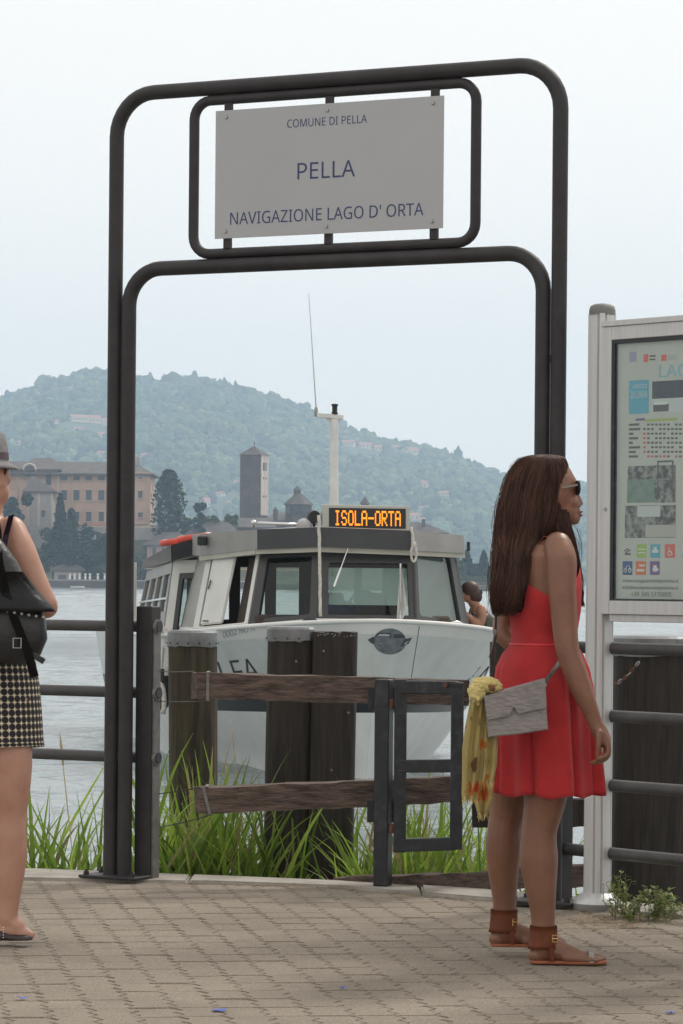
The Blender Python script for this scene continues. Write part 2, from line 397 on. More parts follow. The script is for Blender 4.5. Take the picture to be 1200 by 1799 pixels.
bp = nd(m, 'ShaderNodeBump', Strength=.6, Distance=.13); L(ad.outputs[0], bp.inputs['Height']); L(bp.outputs[0], b.inputs['Normal'])
tag(pyd('lake', V, Fq, m, smooth=True), 'rippled pale lake water', kind='structure')

# ------------------------------------------------------------------ far hill with its wood
RY, SY = 3200.0, 1950.0
ridge_px = [(-3000, 1010), (-1500, 985), (-800, 900), (-400, 800), (-150, 742), (0, 712), (40, 702), (80, 684), (110, 674), (165, 664), (200, 664), (240, 674), (270, 682), (300, 678), (340, 674), (400, 688), (450, 700), (500, 716), (550, 736),
            (580, 756), (620, 770), (680, 784), (740, 796), (790, 810), (840, 832), (885, 852), (940, 858), (1030, 862), (1200, 872), (1500, 905), (2100, 960), (3200, 1000)]
RW = [W(px, py, RY) for px, py in ridge_px]; RX, RZ = [p.x for p in RW], [max(p.z, 2) for p in RW]
def fbm(x, y, s, o=4, seed=0.0):
    z = 0; a = 1.0
    for k in range(o):
        z += a * mnoise.noise(Vector((x * s + seed, y * s - seed, seed * .37))); s *= 2.1; a *= .5
    return z
def hill(x, y, detail=True):
    t = (y - SY) / (RY - SY)
    h = float(np.interp(x, RX, RZ))
    if t <= 1: s = max(t, -.05) ** .85 if t > 0 else t * .5
    else: s = 1 - .35 * (t - 1) - .6 * (t - 1) ** 2
    z = WZ + (h - WZ) * s
    if detail and 0 < t < 1.0: z += fbm(x, y, .0042, 3, 5.3) * 25 * t * (1 - t) * 2
    return z
hx = np.concatenate([np.arange(-2100, -650, 70), np.arange(-650, 651, 17), np.arange(700, 2101, 70)]); hy = np.concatenate([[SY - 10], np.arange(SY, 3400, 20)])
V = [(x, y, hill(x, y)) for y in hy for x in hx]; nx = len(hx)
I, J = np.meshgrid(np.arange(nx - 1), np.arange(len(hy) - 1)); a = (J * nx + I).ravel()
m_hill = mat('hill_grass', (.075, .105, .04), .95, var=.5, vscale=.02)
tag(pyd('hill', V, np.stack([a, a + 1, a + nx + 1, a + nx], -1), m_hill, smooth=True), 'wooded hill across the lake', kind='structure')
def hill_hit(px, py):
    for yy in np.arange(SY, RY + 40, 6):
        p = W(px, py, yy)
        if p.z <= hill(p.x, yy): return p
    return W(px, py, RY)
house_px = [(138, 735, 30, 11, 0), (163, 737, 26, 13, 0), (181, 741, 20, 12, 0), (136, 754, 15, 7, 2), (179, 764, 14, 9, 0), (179, 797, 12, 8, 0), (36, 778, 9, 7, 1), (49, 770, 9, 6, 1), (98, 741, 10, 6, 1),
            (296, 831, 17, 6, 0), (362, 884, 10, 17, 1), (388, 868, 9, 8, 1), (415, 850, 9, 10, 1), (401, 884, 8, 6, 1), (612, 779, 22, 10, 0), (641, 783, 22, 10, 0), (663, 787, 13, 9, 0), (693, 787, 16, 9, 2),
            (724, 793, 20, 12, 0), (745, 852, 13, 13, 0), (781, 867, 17, 8, 0), (728, 908, 16, 12, 0), (742, 914, 9, 8, 1), (830, 938, 7, 10, 1), (803, 932, 9, 7, 1), (866, 950, 8, 9, 1), (862, 962, 10, 6, 1), (740, 893, 8, 7, 1),
            (284, 856, 7, 6, 1), (252, 800, 10, 7, 2), (500, 846, 7, 6, 1), (602, 855, 6, 5, 1)]
m_hw = [mat('house_cream', (.72, .62, .44), .8), mat('house_white', (.8, .78, .74), .8), mat('house_ochre', (.62, .5, .38), .8)]
m_hr = mat('house_roof_red', (.42, .17, .11), .85, var=.3, vscale=.5); m_pane_far = mat('far_pane', (.06, .07, .08), .3)
house_pos = []
near_names = [(150, 737, 'the long yellow hilltop hamlet'), (640, 782, 'the ridge road'), (45, 774, 'the terraces'), (400, 868, 'the church tower'), (745, 890, 'the lower slope'), (850, 945, 'the lake shore trees')]
for k, (px, py, wp, hp, kind) in enumerate(house_px):
    p = hill_hit(px, py + hp * .5); s = p.y / FPX; wd, hh = wp * s, hp * s; house_pos.append((p.x, p.y, wd))
    kd = ['cream', 'white', 'ochre'][kind]
    where = ('in the hilltop hamlet beside the portal post' if px < 190 and py < 770 and px > 90 else 'on the terraces above the grey hat' if px < 60 else 'on the ridge beside the ferry mast' if 600 < px < 730 and py < 800
             else 'on the slope behind the bell tower' if 340 < px < 420 else 'in the wood right above the big cedar' if px < 320 else 'low on the hill behind the ferry roof' if py > 885 and px > 600 else 'alone in the wooded slope beyond the lit display' if px > 600 else 'in the wood behind the church drum')
    t = thing('hill_house', f'small {kd} house with a red roof {where}', 'house', (p.x, p.y, p.z - 1.0), random.uniform(-.35, .35), f'{kd} houses {where}')
    dp = 10.0; wall_h = hh * .68 + 1.0; bm = B(); box(bm, (0, 0, wall_h / 2), (wd, dp, wall_h)); obj('wall', bm, m_hw[kind], t)
    bm = B(); rh = hh * .42; ov = .5
    prism(bm, [Vector((-wd / 2 - ov, -dp / 2 - ov, wall_h)), Vector((-wd / 2 - ov, dp / 2 + ov, wall_h)), Vector((-wd / 2 - ov, 0, wall_h + rh))], (wd + 2 * ov, 0, 0)); obj('roof', bm, m_hr, t)
    nw = max(2, int(wd / 2.6))
    for i_ in range(nw):
        bm = B(); box(bm, (-wd / 2 + wd * (i_ + .5) / nw, -dp / 2 - .02, 1 + (wall_h - 1) * .52), (.8, .12, min(1.4, (wall_h - 1) * .5))); obj('window', bm, m_pane_far, t)
# summit tower beside the portal post
p = hill_hit(243, 676); t = thing('hilltop_tower', 'squat beige lookout tower on the bare summit', 'tower', (p.x, p.y, p.z - 2))
bm = B(); box(bm, (0, 0, 5.5), (6.6, 6.6, 11)); obj('wall', bm, m_hw[2], t); bm = B(); box(bm, (0, 0, 11.4), (7.6, 7.6, 1)); obj('parapet', bm, m_hw[0], t)
# crowns
def ico(sub):
    bm = B(); bmesh.ops.create_icosphere(bm, subdivisions=sub, radius=1.0); v = np.array([p.co for p in bm.verts]); f = np.array([[q.index for q in p.verts] for p in bm.faces]); bm.free(); return v, f
def crowns(name, pts, rad, cols, m, sub=2, rough=.28, squash=.85):
    v0, f0 = ico(sub); n, k = len(pts), len(v0)
    V = np.empty((n, k, 3), dtype=np.float32); pts = np.asarray(pts); rad = np.asarray(rad)
    disp = 1 + rough * rng.standard_normal((n, k)) * .6
    th = rng.uniform(0, 6.28, n); c_, s_ = np.cos(th)[:, None], np.sin(th)[:, None]
    bx = v0[None, :, 0] * disp; by = v0[None, :, 1] * disp; bz = v0[None, :, 2] * disp
    V[..., 0] = (bx * c_ - by * s_) * rad[:, :1] + pts[:, :1]; V[..., 1] = (bx * s_ + by * c_) * rad[:, :1] + pts[:, 1:2]; V[..., 2] = bz * rad[:, 1:2] + pts[:, 2:3]
    F = (f0[None] + (np.arange(n) * k)[:, None, None]).reshape(-1, 3)
    cc = np.repeat(np.asarray(cols), k, axis=0) * (1 + .25 * rng.standard_normal((n * k, 1))).clip(.4, 1.7)
    return pyd(name, V.reshape(-1, 3), F, m, smooth=False, cols=cc)
pts, rad, cols = [], [], []
N = 0
greens = np.array([(.045, .075, .025), (.06, .095, .03), (.08, .12, .035), (.035, .06, .028), (.1, .13, .045), (.05, .08, .04)])
for k in range(21500):
    y = SY + 6 + (RY + 60 - SY) * random.random() ** .8; x = random.uniform(-480, 480) * (.62 + .38 * y / RY)
    if any(abs(x - hx_) < hw * .8 + 1 and -115 - hw < y - hy_ < 9 for hx_, hy_, hw in house_pos): continue
    patch = fbm(x, y, .0085, 2, 9.1)
    if patch > .52 and random.random() < .75: continue
    r_ = random.uniform(2.9, 5.7) * (1.3 if random.random() < .08 else 1); con = random.random() < .03 + max(0, -patch) * .12
    if abs(y - RY) < 45 and random.random() < .08: r_ *= 1.35
    rz = r_ * (1.4 if con else random.uniform(.8, 1.15)); rx = r_ * (.62 if con else 1)
    pts.append((x, y, hill(x, y) + rz * (.5 if y < RY - 60 else .75))); rad.append((rx, rz))
    g = greens[3] if con else greens[int(min(5, max(0, 2 + patch * 3 + random.gauss(0, 1.2))))]; cols.append(g * random.uniform(.8, 1.5) * np.array((1.1, 1.0, 1.3)))
m_leaf_far = vcol_mat('far_foliage', .95, var=.35, vscale=.8)
o = crowns('hillside_wood', pts, rad, cols, m_leaf_far, sub=2, rough=.33); tag(o, 'dense green wood covering the far hillside', 'wood', kind='stuff')
# ================================================================== ISLAND
IX0, IX1 = -150, 40
ipl = [(-150, .5), (-110, 8), (-80, 11), (-38, 11.5), (-30, 8), (-18, 9.5), (-4, 9), (8, 5), (20, 2.2), (32, 1.6), (40, .3)]
def isl(x, y):
    h = float(np.interp(x, [p[0] for p in ipl], [p[1] for p in ipl]))
    t = min(1, max(0, (y - 648) / 20)); t = t * t * (3 - 2 * t); b = min(1, max(0, (735 - y) / 20))
    z0 = 1.1 if -120 < x < 38 else 0
    return WZ + (z0 + (h - z0) * t) * b + fbm(x, y, .15, 2) * .3 * t
ix = np.arange(IX0, IX1 + 1, 2.0); iy = np.concatenate([[647.4], np.arange(648, 737, 2.0)])
V = [(x, y, WZ - .6 if k == 0 else isl(x, y)) for k, y in enumerate(iy) for x in ix]; nx = len(ix)
I, J = np.meshgrid(np.arange(nx - 1), np.arange(len(iy) - 1)); a = (J * nx + I).ravel()
tag(pyd('island', V, np.stack([a, a + 1, a + nx + 1, a + nx], -1), mat('island_ground', (.09, .1, .05), .95, var=.5, vscale=.3), smooth=True), 'rocky wooded island in the lake', kind='structure')
m_pink = mat('monastery_plaster', (.57, .385, .29), .85, var=.2, vscale=.25); m_grey = mat('annex_plaster', (.42, .37, .34), .85, var=.25, vscale=.3)
m_slate = mat('stone_slate', (.12, .107, .1), .9, var=.35, vscale=.7, bump=.5, bscale=3); m_stone = mat('tower_stone', (.13, .115, .11), .9, var=.35, vscale=.5, bump=.5, bscale=2)
m_win = mat('dark_window', (.05, .06, .075), .3); m_trim = mat('stone_trim', (.55, .46, .38), .85); m_sunlit = mat('sunlit_stone', (.66, .57, .5), .85)  # the pale stone has sunlight put into its colour, for the tower's right face
def wbox(name, x0, x1, y0, y1, d, depth, m, parent, dz=0.0):
    """axis-aligned block whose front face spans the given photo pixels at distance d"""
    a, b = W(x0, y1, d), W(x1, y0, d); ax = (W(x0, (y0 + y1) / 2, d)).x; bx = (W(x1, (y0 + y1) / 2, d)).x
    z0, z1 = W((x0 + x1) / 2, y1, d).z - dz, W((x0 + x1) / 2, y0, d).z
    bm = B(); box(bm, ((ax + bx) / 2, d + depth / 2, (z0 + z1) / 2), (bx - ax, depth, z1 - z0)); return obj(name, bm, m, parent)
def hip(name, x0, x1, ye, yr, d, depth, m, parent, r0=None, r1=None, ov=.5):
    ax, bx = W(x0, ye, d).x - ov, W(x1, ye, d).x + ov; xm = (x0 + x1) / 2; z0, z1 = W(xm, ye, d).z, W(xm, yr, d).z
    ra = W(r0, yr, d).x if r0 is not None else (ax + bx) / 2 - .01; rb = W(r1, yr, d).x if r1 is not None else (ax + bx) / 2 + .01
    bm = B(); v = [bm.verts.new(p) for p in [(ax, d - ov, z0), (bx, d - ov, z0), (bx, d + depth + ov, z0), (ax, d + depth + ov, z0), (ra, d + depth / 2, z1), (rb, d + depth / 2, z1)]]
    e = [bm.verts.new(Vector(q.co) - Vector((0, 0, .35))) for q in v[:4]]
    for f in ((0, 1, 5, 4), (1, 2, 5), (2, 3, 4, 5), (3, 0, 4)): bm.faces.new([v[k] for k in f])
    for k in range(4): bm.faces.new((e[k], e[(k + 1) % 4], v[(k + 1) % 4], v[k]))
    bm.faces.new(e[::-1]); return obj(name, bm, m, parent)
def win(parent, x0, x1, y0, y1, d, arch=False, frame=True, mm=None):
    ax, bx = W(x0, (y0 + y1) / 2, d).x, W(x1, (y0 + y1) / 2, d).x; z0, z1 = W((x0 + x1) / 2, y1, d).z, W((x0 + x1) / 2, y0, d).z
    bm = B()
    if arch:
        r_ = (bx - ax) / 2; pl = [Vector((ax, d - .1, z0)), Vector((bx, d - .1, z0))] + arc(Vector(((ax + bx) / 2, d - .1, z1 - r_)), r_, 0, math.pi, Vector((1, 0, 0)), UP, 8); prism(bm, pl, (0, .2, 0))
    else: box(bm, ((ax + bx) / 2, d - .01, (z0 + z1) / 2), (bx - ax, .18, z1 - z0))
    o = obj('window', bm, mm or m_win, parent)
    if frame:
        bm = B(); t = .16
        box(bm, ((ax + bx) / 2, d - .08, z1 + t / 2 + (0 if not arch else .05)), (bx - ax + .5, .3, t)); obj('lintel', bm, m_trim, o)
        bm = B(); box(bm, ((ax + bx) / 2, d - .1, z0 - .1), (bx - ax + .4, .36, .18)); obj('sill', bm, m_trim, o)
    return o
D = 672.0
mo = thing('monastery', 'long pink plastered monastery with grey hipped roofs above the island trees', 'building', (0, 0, 0))
wbox('wall', -160, 237, 829, 931, D, 16, m_pink, mo, 2); wbox('corner_wing', 237.3, 264, 829, 931, D - 1.2, 16, m_pink, mo, 2)
hip('roof', -160, 268, 831, 808, D - 1.2, 18, m_slate, mo, -120, 232)
wbox('raised_attic', 22, 102, 822, 833, D - .5, 12, m_pink, mo); hip('attic_roof', 22, 104, 824, 802, D - .5, 14, m_slate, mo, 58, 86)
bm = B(); box(bm, (W(239, 815, D).x, D + 6, W(239, 812, D).z), (.9, .9, 2.6)); obj('chimney', bm, m_grey, mo)
for xx in (112.5, 134.5, 156, 178, 200, 222):
    win(mo, xx - 5.5, xx + 5.5, 836, 844, D); win(mo, xx - 5, xx + 5, 861, 879, D); win(mo, xx - 4.5, xx + 4.5, 899, 916, D)
for yy, h in ((862, 13), (900, 9), (838, 3)): win(mo, 243, 250, yy, yy + h, D - 1.2)
bm = B(); box(bm, (W(247, 846, D).x, D - 1.25, W(247, 920, D).z), (2.6, .3, .25)); obj('cornice', bm, m_trim, mo)
win(mo, 44, 60, 818, 838, D - .5, True); win(mo, 81, 90, 829, 853, D, True)
bm = B(); r_ = 1.35; c_ = W(52, 826, D - .9); tube(bm, arc(c_, r_, 0, math.pi, Vector((1, 0, 0)), UP, 10), .22, 6); obj('dormer_arch', bm, m_trim, mo)
for xx, ww in ((127.5, .14), (102, .5), (238, .4)):
    bm = B(); p = W(xx, 880, D); box(bm, (p.x, D - .1, p.z), (ww, .25, 11)); obj('drainpipe' if ww < .2 else 'pilaster', bm, m_trim, mo)
bm = B(); p0, p1 = W(100, 921, D), W(237, 921, D); box(bm, ((p0.x + p1.x) / 2, D - .15, p0.z), (p1.x - p0.x, .4, .35)); obj('string_course', bm, mat('coral_band', (.62, .3, .2), .85), mo)
for k in range(5):
    p = W(267.5 - .4, 838 + k * 17, D + 3 + 0); bm = B(); box(bm, (W(264, 860, D - 1.2).x + .02, D + 2 + k % 2 * 5, p.z), (.2, 1.1, 1.3)); obj('side_window', bm, m_win, mo)
an = thing('monastery_annex', 'grey square chapel annex with a pyramid roof in front of the monastery', 'building')
wbox('wall', 48, 93, 861, 926, 660, 6, m_grey, an, 6); hip('roof', 44, 96, 863, 836, 660, 6.5, m_slate, an, 52, 56); win(an, 73, 79, 896, 909, 660)
for x0, x1 in ((48, 51), (66, 70), (90, 93)): wbox('pilaster', x0, x1, 864, 925, 659.88, .3, m_trim, an)
te = thing('terrace_wall', 'pale retaining wall below the pink monastery', 'wall'); wbox('wall', 60, 300, 926, 962, 664, 1.5, m_grey, te, 4); wbox('coping', 60, 300, 924, 926.5, 663.9, 1.7, m_trim, te)
ca = thing('bell_tower', 'tall dark stone bell tower with a pyramid roof on the island', 'tower')
a_, b_ = W(420, 860, 690), W(458, 860, 690); bw = b_.x - a_.x; zt, zb = W(440, 799, 690).z, W(440, 935, 690).z
ro = Matrix.Rotation(R(-19), 3, 'Z'); cx, cy = W(445.5, 860, 690).x, 693.0
def cbox(name, s, off, z0, z1, m_, par=None):
    bm = B(); c_ = ro @ Vector(off); box(bm, (cx + c_.x, cy + c_.y, (z0 + z1) / 2), (*s, z1 - z0), ro); return obj(name, bm, m_, par or ca)
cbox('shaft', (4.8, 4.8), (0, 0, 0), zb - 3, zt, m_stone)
bm = B(); rr = 2.75; q = [bm.verts.new(Vector((cx, cy, zt)) + ro @ Vector((sx * rr, sy * rr, 0))) for sx, sy in ((-1, -1), (1, -1), (1, 1), (-1, 1))]; ap = bm.verts.new((cx, cy, W(445, 782, 690).z))
for k in range(4): bm.faces.new((q[k], q[(k + 1) % 4], ap))
bm.faces.new(q[::-1]); obj('roof', bm, m_slate, ca)
bm = B(); zc = W(445, 778, 690).z; tube(bm, [(cx, cy, zc - .8), (cx, cy, zc + .5)], .07, 6); box(bm, (cx, cy, zc), (.6, .1, .1)); obj('finial', bm, m_win, ca)
def zpx(y, d=690): return W(445, y, d).z
for off in (-1.9, 0, 1.9): cbox('pilaster', (.25, .55 if off else .3), (2.45, off, 0), zpx(905), zpx(798), m_sunlit)
cbox('sunlit_face', (.12, 4.0), (2.42, 0, 0), zpx(905), zpx(799), m_sunlit)  # sun on the right face, painted as a pale sheet over the dark stone
for off in (-.55, .55): cbox('bell_opening', (.3, .8), (2.45, off, 0), zpx(826), zpx(812), m_win)
for y0 in (838, 870): 
    for off in (-.7, .7): cbox('slit_window', (.3, .35), (2.46, off, 0), zpx(y0 + 3), zpx(y0), m_win)
cbox('bell_opening', (1.3, .3), (0, -2.3, 0), zpx(822), zpx(812), m_win); cbox('slit_window', (.35, .3), (-.1, -2.33, 0), zpx(849), zpx(845), m_win); cbox('slit_window', (.35, .3), (-.1, -2.33, 0), zpx(877), zpx(871), m_win)
cbox('band', (4.95, 4.95), (0, 0, 0), zpx(838), zpx(836), m_slate)
ch = thing('basilica', 'island church with an octagonal drum and small roof lantern', 'church')
def oct(name, px, y0, y1, d, wpx, m_, par, top=None, n=8):
    c = W(px, (y0 + y1) / 2, d); r_ = wpx / 2 * d / FPX; z0, z1 = W(px, y1, d).z, W(px, y0, d).z; bm = B()
    loft(bm, [ell((c.x, d + r_, z0), r_, r_, n, ph=math.pi / 8), ell((c.x, d + r_, z1), (top if top is not None else 1) * r_, (top if top is not None else 1) * r_, n, ph=math.pi / 8)]); return obj(name, bm, m_, par)
oct('drum', 524, 884, 935, 680, 50, m_stone, ch); dr = oct('drum_roof', 524, 867, 886, 679.6, 58, m_slate, ch, .25); oct('lantern', 522, 860, 870, 682.5, 13, m_stone, dr); oct('lantern_roof', 522, 853, 861, 682.3, 16, m_slate, dr, .05)
wbox('nave_wall', 465, 600, 916, 945, 682, 14, m_stone, ch, 3); hip('nave_roof', 462, 602, 918, 899, 682, 14, m_slate, ch, 484, 590); oct('turret', 484, 896, 915, 679, 9, m_stone, ch); oct('turret_roof', 484, 890, 897, 679, 11, m_slate, ch, .1)
for x0 in (506, 520, 534): 
    p = W(x0, 895, 679.9); bm = B(); box(bm, (p.x, 680.2, p.z), (.7, 1.2, 1.6)); obj('window', bm, m_win, ch)
tu = thing('roof_turret', 'little pointed turret roof rising behind the lit destination display', 'tower'); oct('wall', 641, 884, 950, 684, 15, m_stone, tu); oct('roof', 641, 872, 885, 683.8, 20, m_slate, tu, .04)
h3 = thing('island_house', 'slate roofed house with chimney beyond the boat cabin roof corner', 'house'); wbox('wall', 700, 775, 934, 1000, 670, 8, m_stone, h3, 3); hip('roof', 690, 785, 936, 917, 670, 8, m_slate, h3, 722, 745); wbox('chimney', 741, 747, 912, 930, 672, .8, m_slate, h3)
h1 = thing('island_house', 'pink island house with blue windows below the big cedar', 'house'); wbox('wall', 258, 350, 955, 995, 656, 9, mat('pink_plaster', (.5, .34, .3), .85, var=.2, vscale=.4), h1, 4); hip('roof', 254, 345, 957, 934, 656, 9, m_slate, h1, 285, 312)
for x0 in (268, 284, 297, 312): win(h1, x0, x0 + 6, 962, 977, 656)
h2 = thing('island_house', 'low slate roofed house under the terrace shrubs', 'house'); wbox('wall', 330, 425, 940, 990, 662, 9, m_grey, h2, 3); hip('roof', 322, 428, 944, 916, 662, 9, m_slate, h2, 350, 400)
for x0 in (345, 365, 390): win(h2, x0, x0 + 5, 950, 962, 662)
h4 = thing('island_house', 'long slate roofed house beside the bell tower foot', 'house'); wbox('wall', 385, 480, 925, 980, 668, 9, m_stone, h4, 3); hip('roof', 380, 484, 926, 909, 668, 9, m_slate, h4, 395, 465)
for x0 in (392, 410, 440): win(h4, x0, x0 + 5, 934, 946, 668)
# shore: boathouse, quay wall, orange canopies, posts
bh = thing('boathouse', 'low grey boathouse with a pitched roof at the island waterline', 'boathouse'); wbox('wall', 95, 142, 1000, 1032, 647.5, 5, m_grey, bh, .6); hip('roof', 92, 146, 1001, 990, 647.5, 5, m_slate, bh, 104, 132); win(bh, 102, 116, 1010, 1032, 647.5, frame=False); win(bh, 122, 134, 1012, 1024, 647.5)
gp = thing('garden_pavilion', 'pale green garden pavilion on the island shore beside the boathouse', 'pavilion'); wbox('wall', 78, 92, 985, 1030, 650, 4, mat('pale_green_wall', (.42, .47, .36), .85), gp, 1); hip('roof', 76, 94, 986, 978, 650, 4, m_slate, gp)
m_or = mat('orange_awning', (.75, .24, .1), .8)
for px, w_, yy, lab in ((130, 17, 973, 'orange awning over the waterside terrace, next to the cypress'), (152, 20, 971, 'orange umbrella-like awning over the waterside terrace with a pole')):
    t = thing('awning', lab, 'awning'); hip('canopy', px - w_ / 2, px + w_ / 2, yy + 12, yy, 655, 3, m_or, t); wbox('post', px - 1, px + 1, yy + 11, 1024, 656, .25, m_trim, t)
qw = thing('island_quay', 'low dark quay wall along the island waterline', 'wall'); wbox('wall', -200, 470, 1020, 1032, 646.6, .8, m_stone, qw, 1.2); wbox('coping', -200, 470, 1018, 1020.3, 646.5, 1.0, m_grey, qw)
for k, px in enumerate((123, 131, 140, 150, 158, 172, 184, 193)):
    p = W(px, 1018, 646.9); bm = B(); lathe(bm, [(.16, 0), (.28, .4), (.16, .9), (.3, 1.2), (.3, 1.35)], (p.x, p.y, p.z - .1), 8)
    tag(obj('white_bollard', bm, m_hw[1]), 'short white baluster post on the island quay wall', 'post', 'white posts on the island quay')
rb = thing('rowing_boat', 'small white rowing boat moored below the island quay', 'boat', W(137, 1033, 645)); bm = B()
loft(bm, [[Vector((x * sx, y, z)) for x, z in ((-.5, .35), (-.35, .02), (.35, .02), (.5, .35))] for sx, y in ((.1, -1.6), (.8, -.8), (1, .4), (.8, 1.5))]); obj('hull', bm, m_hw[1], rb); rb.rotation_euler.z = 1.2; rb.location.z = WZ + .05; rb.location.y = 644
# ------------------------------------------------------------------ trees of the island
m_leaf = vcol_mat('tree_foliage', .85, trans=.2, var=.25, vscale=.9); m_bark = mat('tree_bark', (.09, .07, .055), .95, var=.4, vscale=3, bump=.6, bscale=12)
def tree(px, yb, yt, d, wpx, style, label, hue=0, group=None, n=None):
    top, bot = W(px, yt, d), W(px, yb, d); zg = min(bot.z, isl(bot.x, d)) if d < 760 else bot.z
    Ht = top.z - zg; r0 = wpx / 2 * d / FPX; t = thing('tree', label, 'tree', (top.x, d, zg), 0, group)
    bm = B(); lean = random.uniform(-.02, .02) * Ht
    tube(bm, [(0, 0, -.5), (lean * .3, 0, Ht * .3), (lean, 0, Ht * .93)], [max(.12, Ht * .022), max(.1, Ht * .016), .03], 7)
    for k in range(6):
        a = random.uniform(0, 6.28); z = Ht * random.uniform(.3, .8); q = r0 * .6 * (1 - z / Ht + .2)
        tube(bm, [(lean * .5, 0, z), (math.cos(a) * q, math.sin(a) * q, z + Ht * .06)], [.08, .03], 5)
    obj('trunk', bm, m_bark, t)
    n = n or int(500 + 260 * r0 * Ht / 10); n = min(n, 2600)
    base = np.array([(.028, .052, .026), (.05, .085, .03), (.022, .042, .03), (.075, .11, .035), (.09, .075, .035)][hue])
    r_ = np.random.default_rng(int(px * 7 + yt)); lobes = []
    if style == 'round':
        z0c = .12
        for k in range(14): a = r_.uniform(0, 6.28); q = r0 * r_.uniform(.2, .72); lobes.append((math.cos(a) * q, math.sin(a) * q, Ht * r_.uniform(.28, .86), r0 * r_.uniform(.28, .5)))
        c = np.array([lobes[i] for i in r_.integers(0, len(lobes), n)]); dv = r_.standard_normal((n, 3)); dv /= np.linalg.norm(dv, axis=1)[:, None]
        P = c[:, :3] + dv * c[:, 3:] * r_.uniform(.55, 1, (n, 1)) ** .5
    else:
        z = r_.uniform(0, 1, n) ** (1.25 if style == 'cone' else 1.0); a = r_.uniform(0, 6.28, n)
        if style == 'cone': prof = (1 - z) ** .8 * (.72 + .28 * np.abs(np.sin(z * 17 + np.sin(a * 3) * 1.5))) + .02
        elif style == 'spire': prof = (1 - z) ** .62 * .9 * (.8 + .2 * np.sin(a * 5 + z * 9)) + .02
        else: prof = np.sqrt(np.clip(1 - (2 * z - .75) ** 2 / 1.6, 0, 1)) * (.82 + .18 * np.sin(a * 4 + z * 12))
        q = r0 * prof * r_.uniform(.55, 1.05, n); P = np.stack([np.cos(a) * q, np.sin(a) * q, Ht * (.08 + .92 * z)], -1)
    sz = r_.uniform(.26, .6, n) * min(1.0, .5 + Ht / 22); u = r_.standard_normal((n, 3)); u /= np.linalg.norm(u, axis=1)[:, None]
    v = r_.standard_normal((n, 3)); v -= (v * u).sum(1)[:, None] * u; v /= np.linalg.norm(v, axis=1)[:, None]
    su, sv = u * sz[:, None], v * sz[:, None] * .7
    V = np.stack([P - su, P - sv * .9 + su * .1, P + su, P + sv], 1).reshape(-1, 3); F = np.arange(n * 4).reshape(-1, 4)
    cc = np.repeat(base * r_.uniform(.6, 1.5, (n, 1)), 4, axis=0)
    pyd('crown', V, F, m_leaf, t, cols=cc); return t
tree(297, 925, 826, 664, 64, 'column', 'big dark cedar beside the right end of the monastery', 0)
tree(350, 915, 866, 664, 22, 'round', 'small umbrella-like pine above the terrace shrubs', 2)
for px, yb, yt, d, w_, st, lab, hue in [
    (106, 1010, 868, 655, 44, 'spire', 'pointed dark conifer in front of the monastery annex', 2), (126, 1012, 893, 653, 26, 'column', 'narrow cypress in front of the lower monastery windows', 0), (30, 1010, 845, 656, 60, 'round', 'broad dark evergreen left of the grey annex', 2),
    (-20, 1010, 850, 656, 60, 'round', 'tall dark evergreen beside the broad evergreen of the annex', 2), (165, 1015, 923, 655, 70, 'round', 'wide leafy tree below the monastery terrace wall', 2), (205, 1010, 925, 655, 55, 'round', 'bushy tree hidden mostly by the portal post', 0), (85, 1018, 925, 651, 50, 'round', 'rounded shore tree below the grey annex', 2),
    (140, 1020, 945, 651, 55, 'round', 'dark shore tree above the boathouse', 2), (110, 1022, 955, 650, 46, 'round', 'small shore tree just behind the boathouse roof', 0), (190, 1022, 960, 649, 60, 'round', 'low shore tree right of the orange awnings', 2), (245, 1022, 980, 649, 50, 'round', 'shore tree beneath the pink house', 0),
    (70, 1022, 960, 649, 40, 'round', 'light green shrub tree beside the pale pavilion', 1), (40, 1025, 950, 649, 60, 'round', 'shore tree behind the bare shoulder', 2), (280, 1025, 985, 650, 40, 'round', 'shrub tree at the pink house wall', 2),
    (330, 930, 903, 666, 36, 'round', 'rounded shrub on the terrace beside the cedar', 1), (375, 935, 900, 667, 40, 'round', 'light green shrub on the terrace wall', 3), (405, 930, 900, 669, 30, 'round', 'leafy bush left of the bell tower foot', 1), (358, 925, 895, 667, 26, 'round', 'dark rounded bush under the small pine', 2),
    (448, 935, 908, 676, 40, 'round', 'dark bush at the bell tower foot', 2), (820, 1032, 968, 668, 44, 'spire', 'pale conifer next to the boat cabin corner', 2), (850, 1032, 968, 672, 34, 'spire', 'pointed conifer between the boat and the long dark hair', 2), (838, 1032, 990, 664, 40, 'round', 'rounded shrub on the low eastern shore', 2),
    (872, 1032, 985, 668, 40, 'round', 'leafy shore tree behind the long dark hair', 0), (808, 1032, 992, 662, 40, 'round', 'shore bush by the island tip', 1), (790, 1030, 960, 676, 40, 'round', 'tree behind the boat cabin roof', 0), (450, 1000, 945, 660, 60, 'round', 'tree behind the boat roof rail', 0)]:
    tree(px, yb, yt, d, w_, st, lab, hue)
he = thing('hedge_wall', 'low clipped hedge and wall along the eastern island shore', 'hedge'); wbox('wall', 790, 885, 1022, 1037, 655, .8, m_stone, he, .8); wbox('hedge', 790, 885, 1012, 1023, 655.2, 1.2, mat('hedge_green', (.06, .09, .03), .95, var=.5, vscale=2, bump=.9, bscale=6), he)
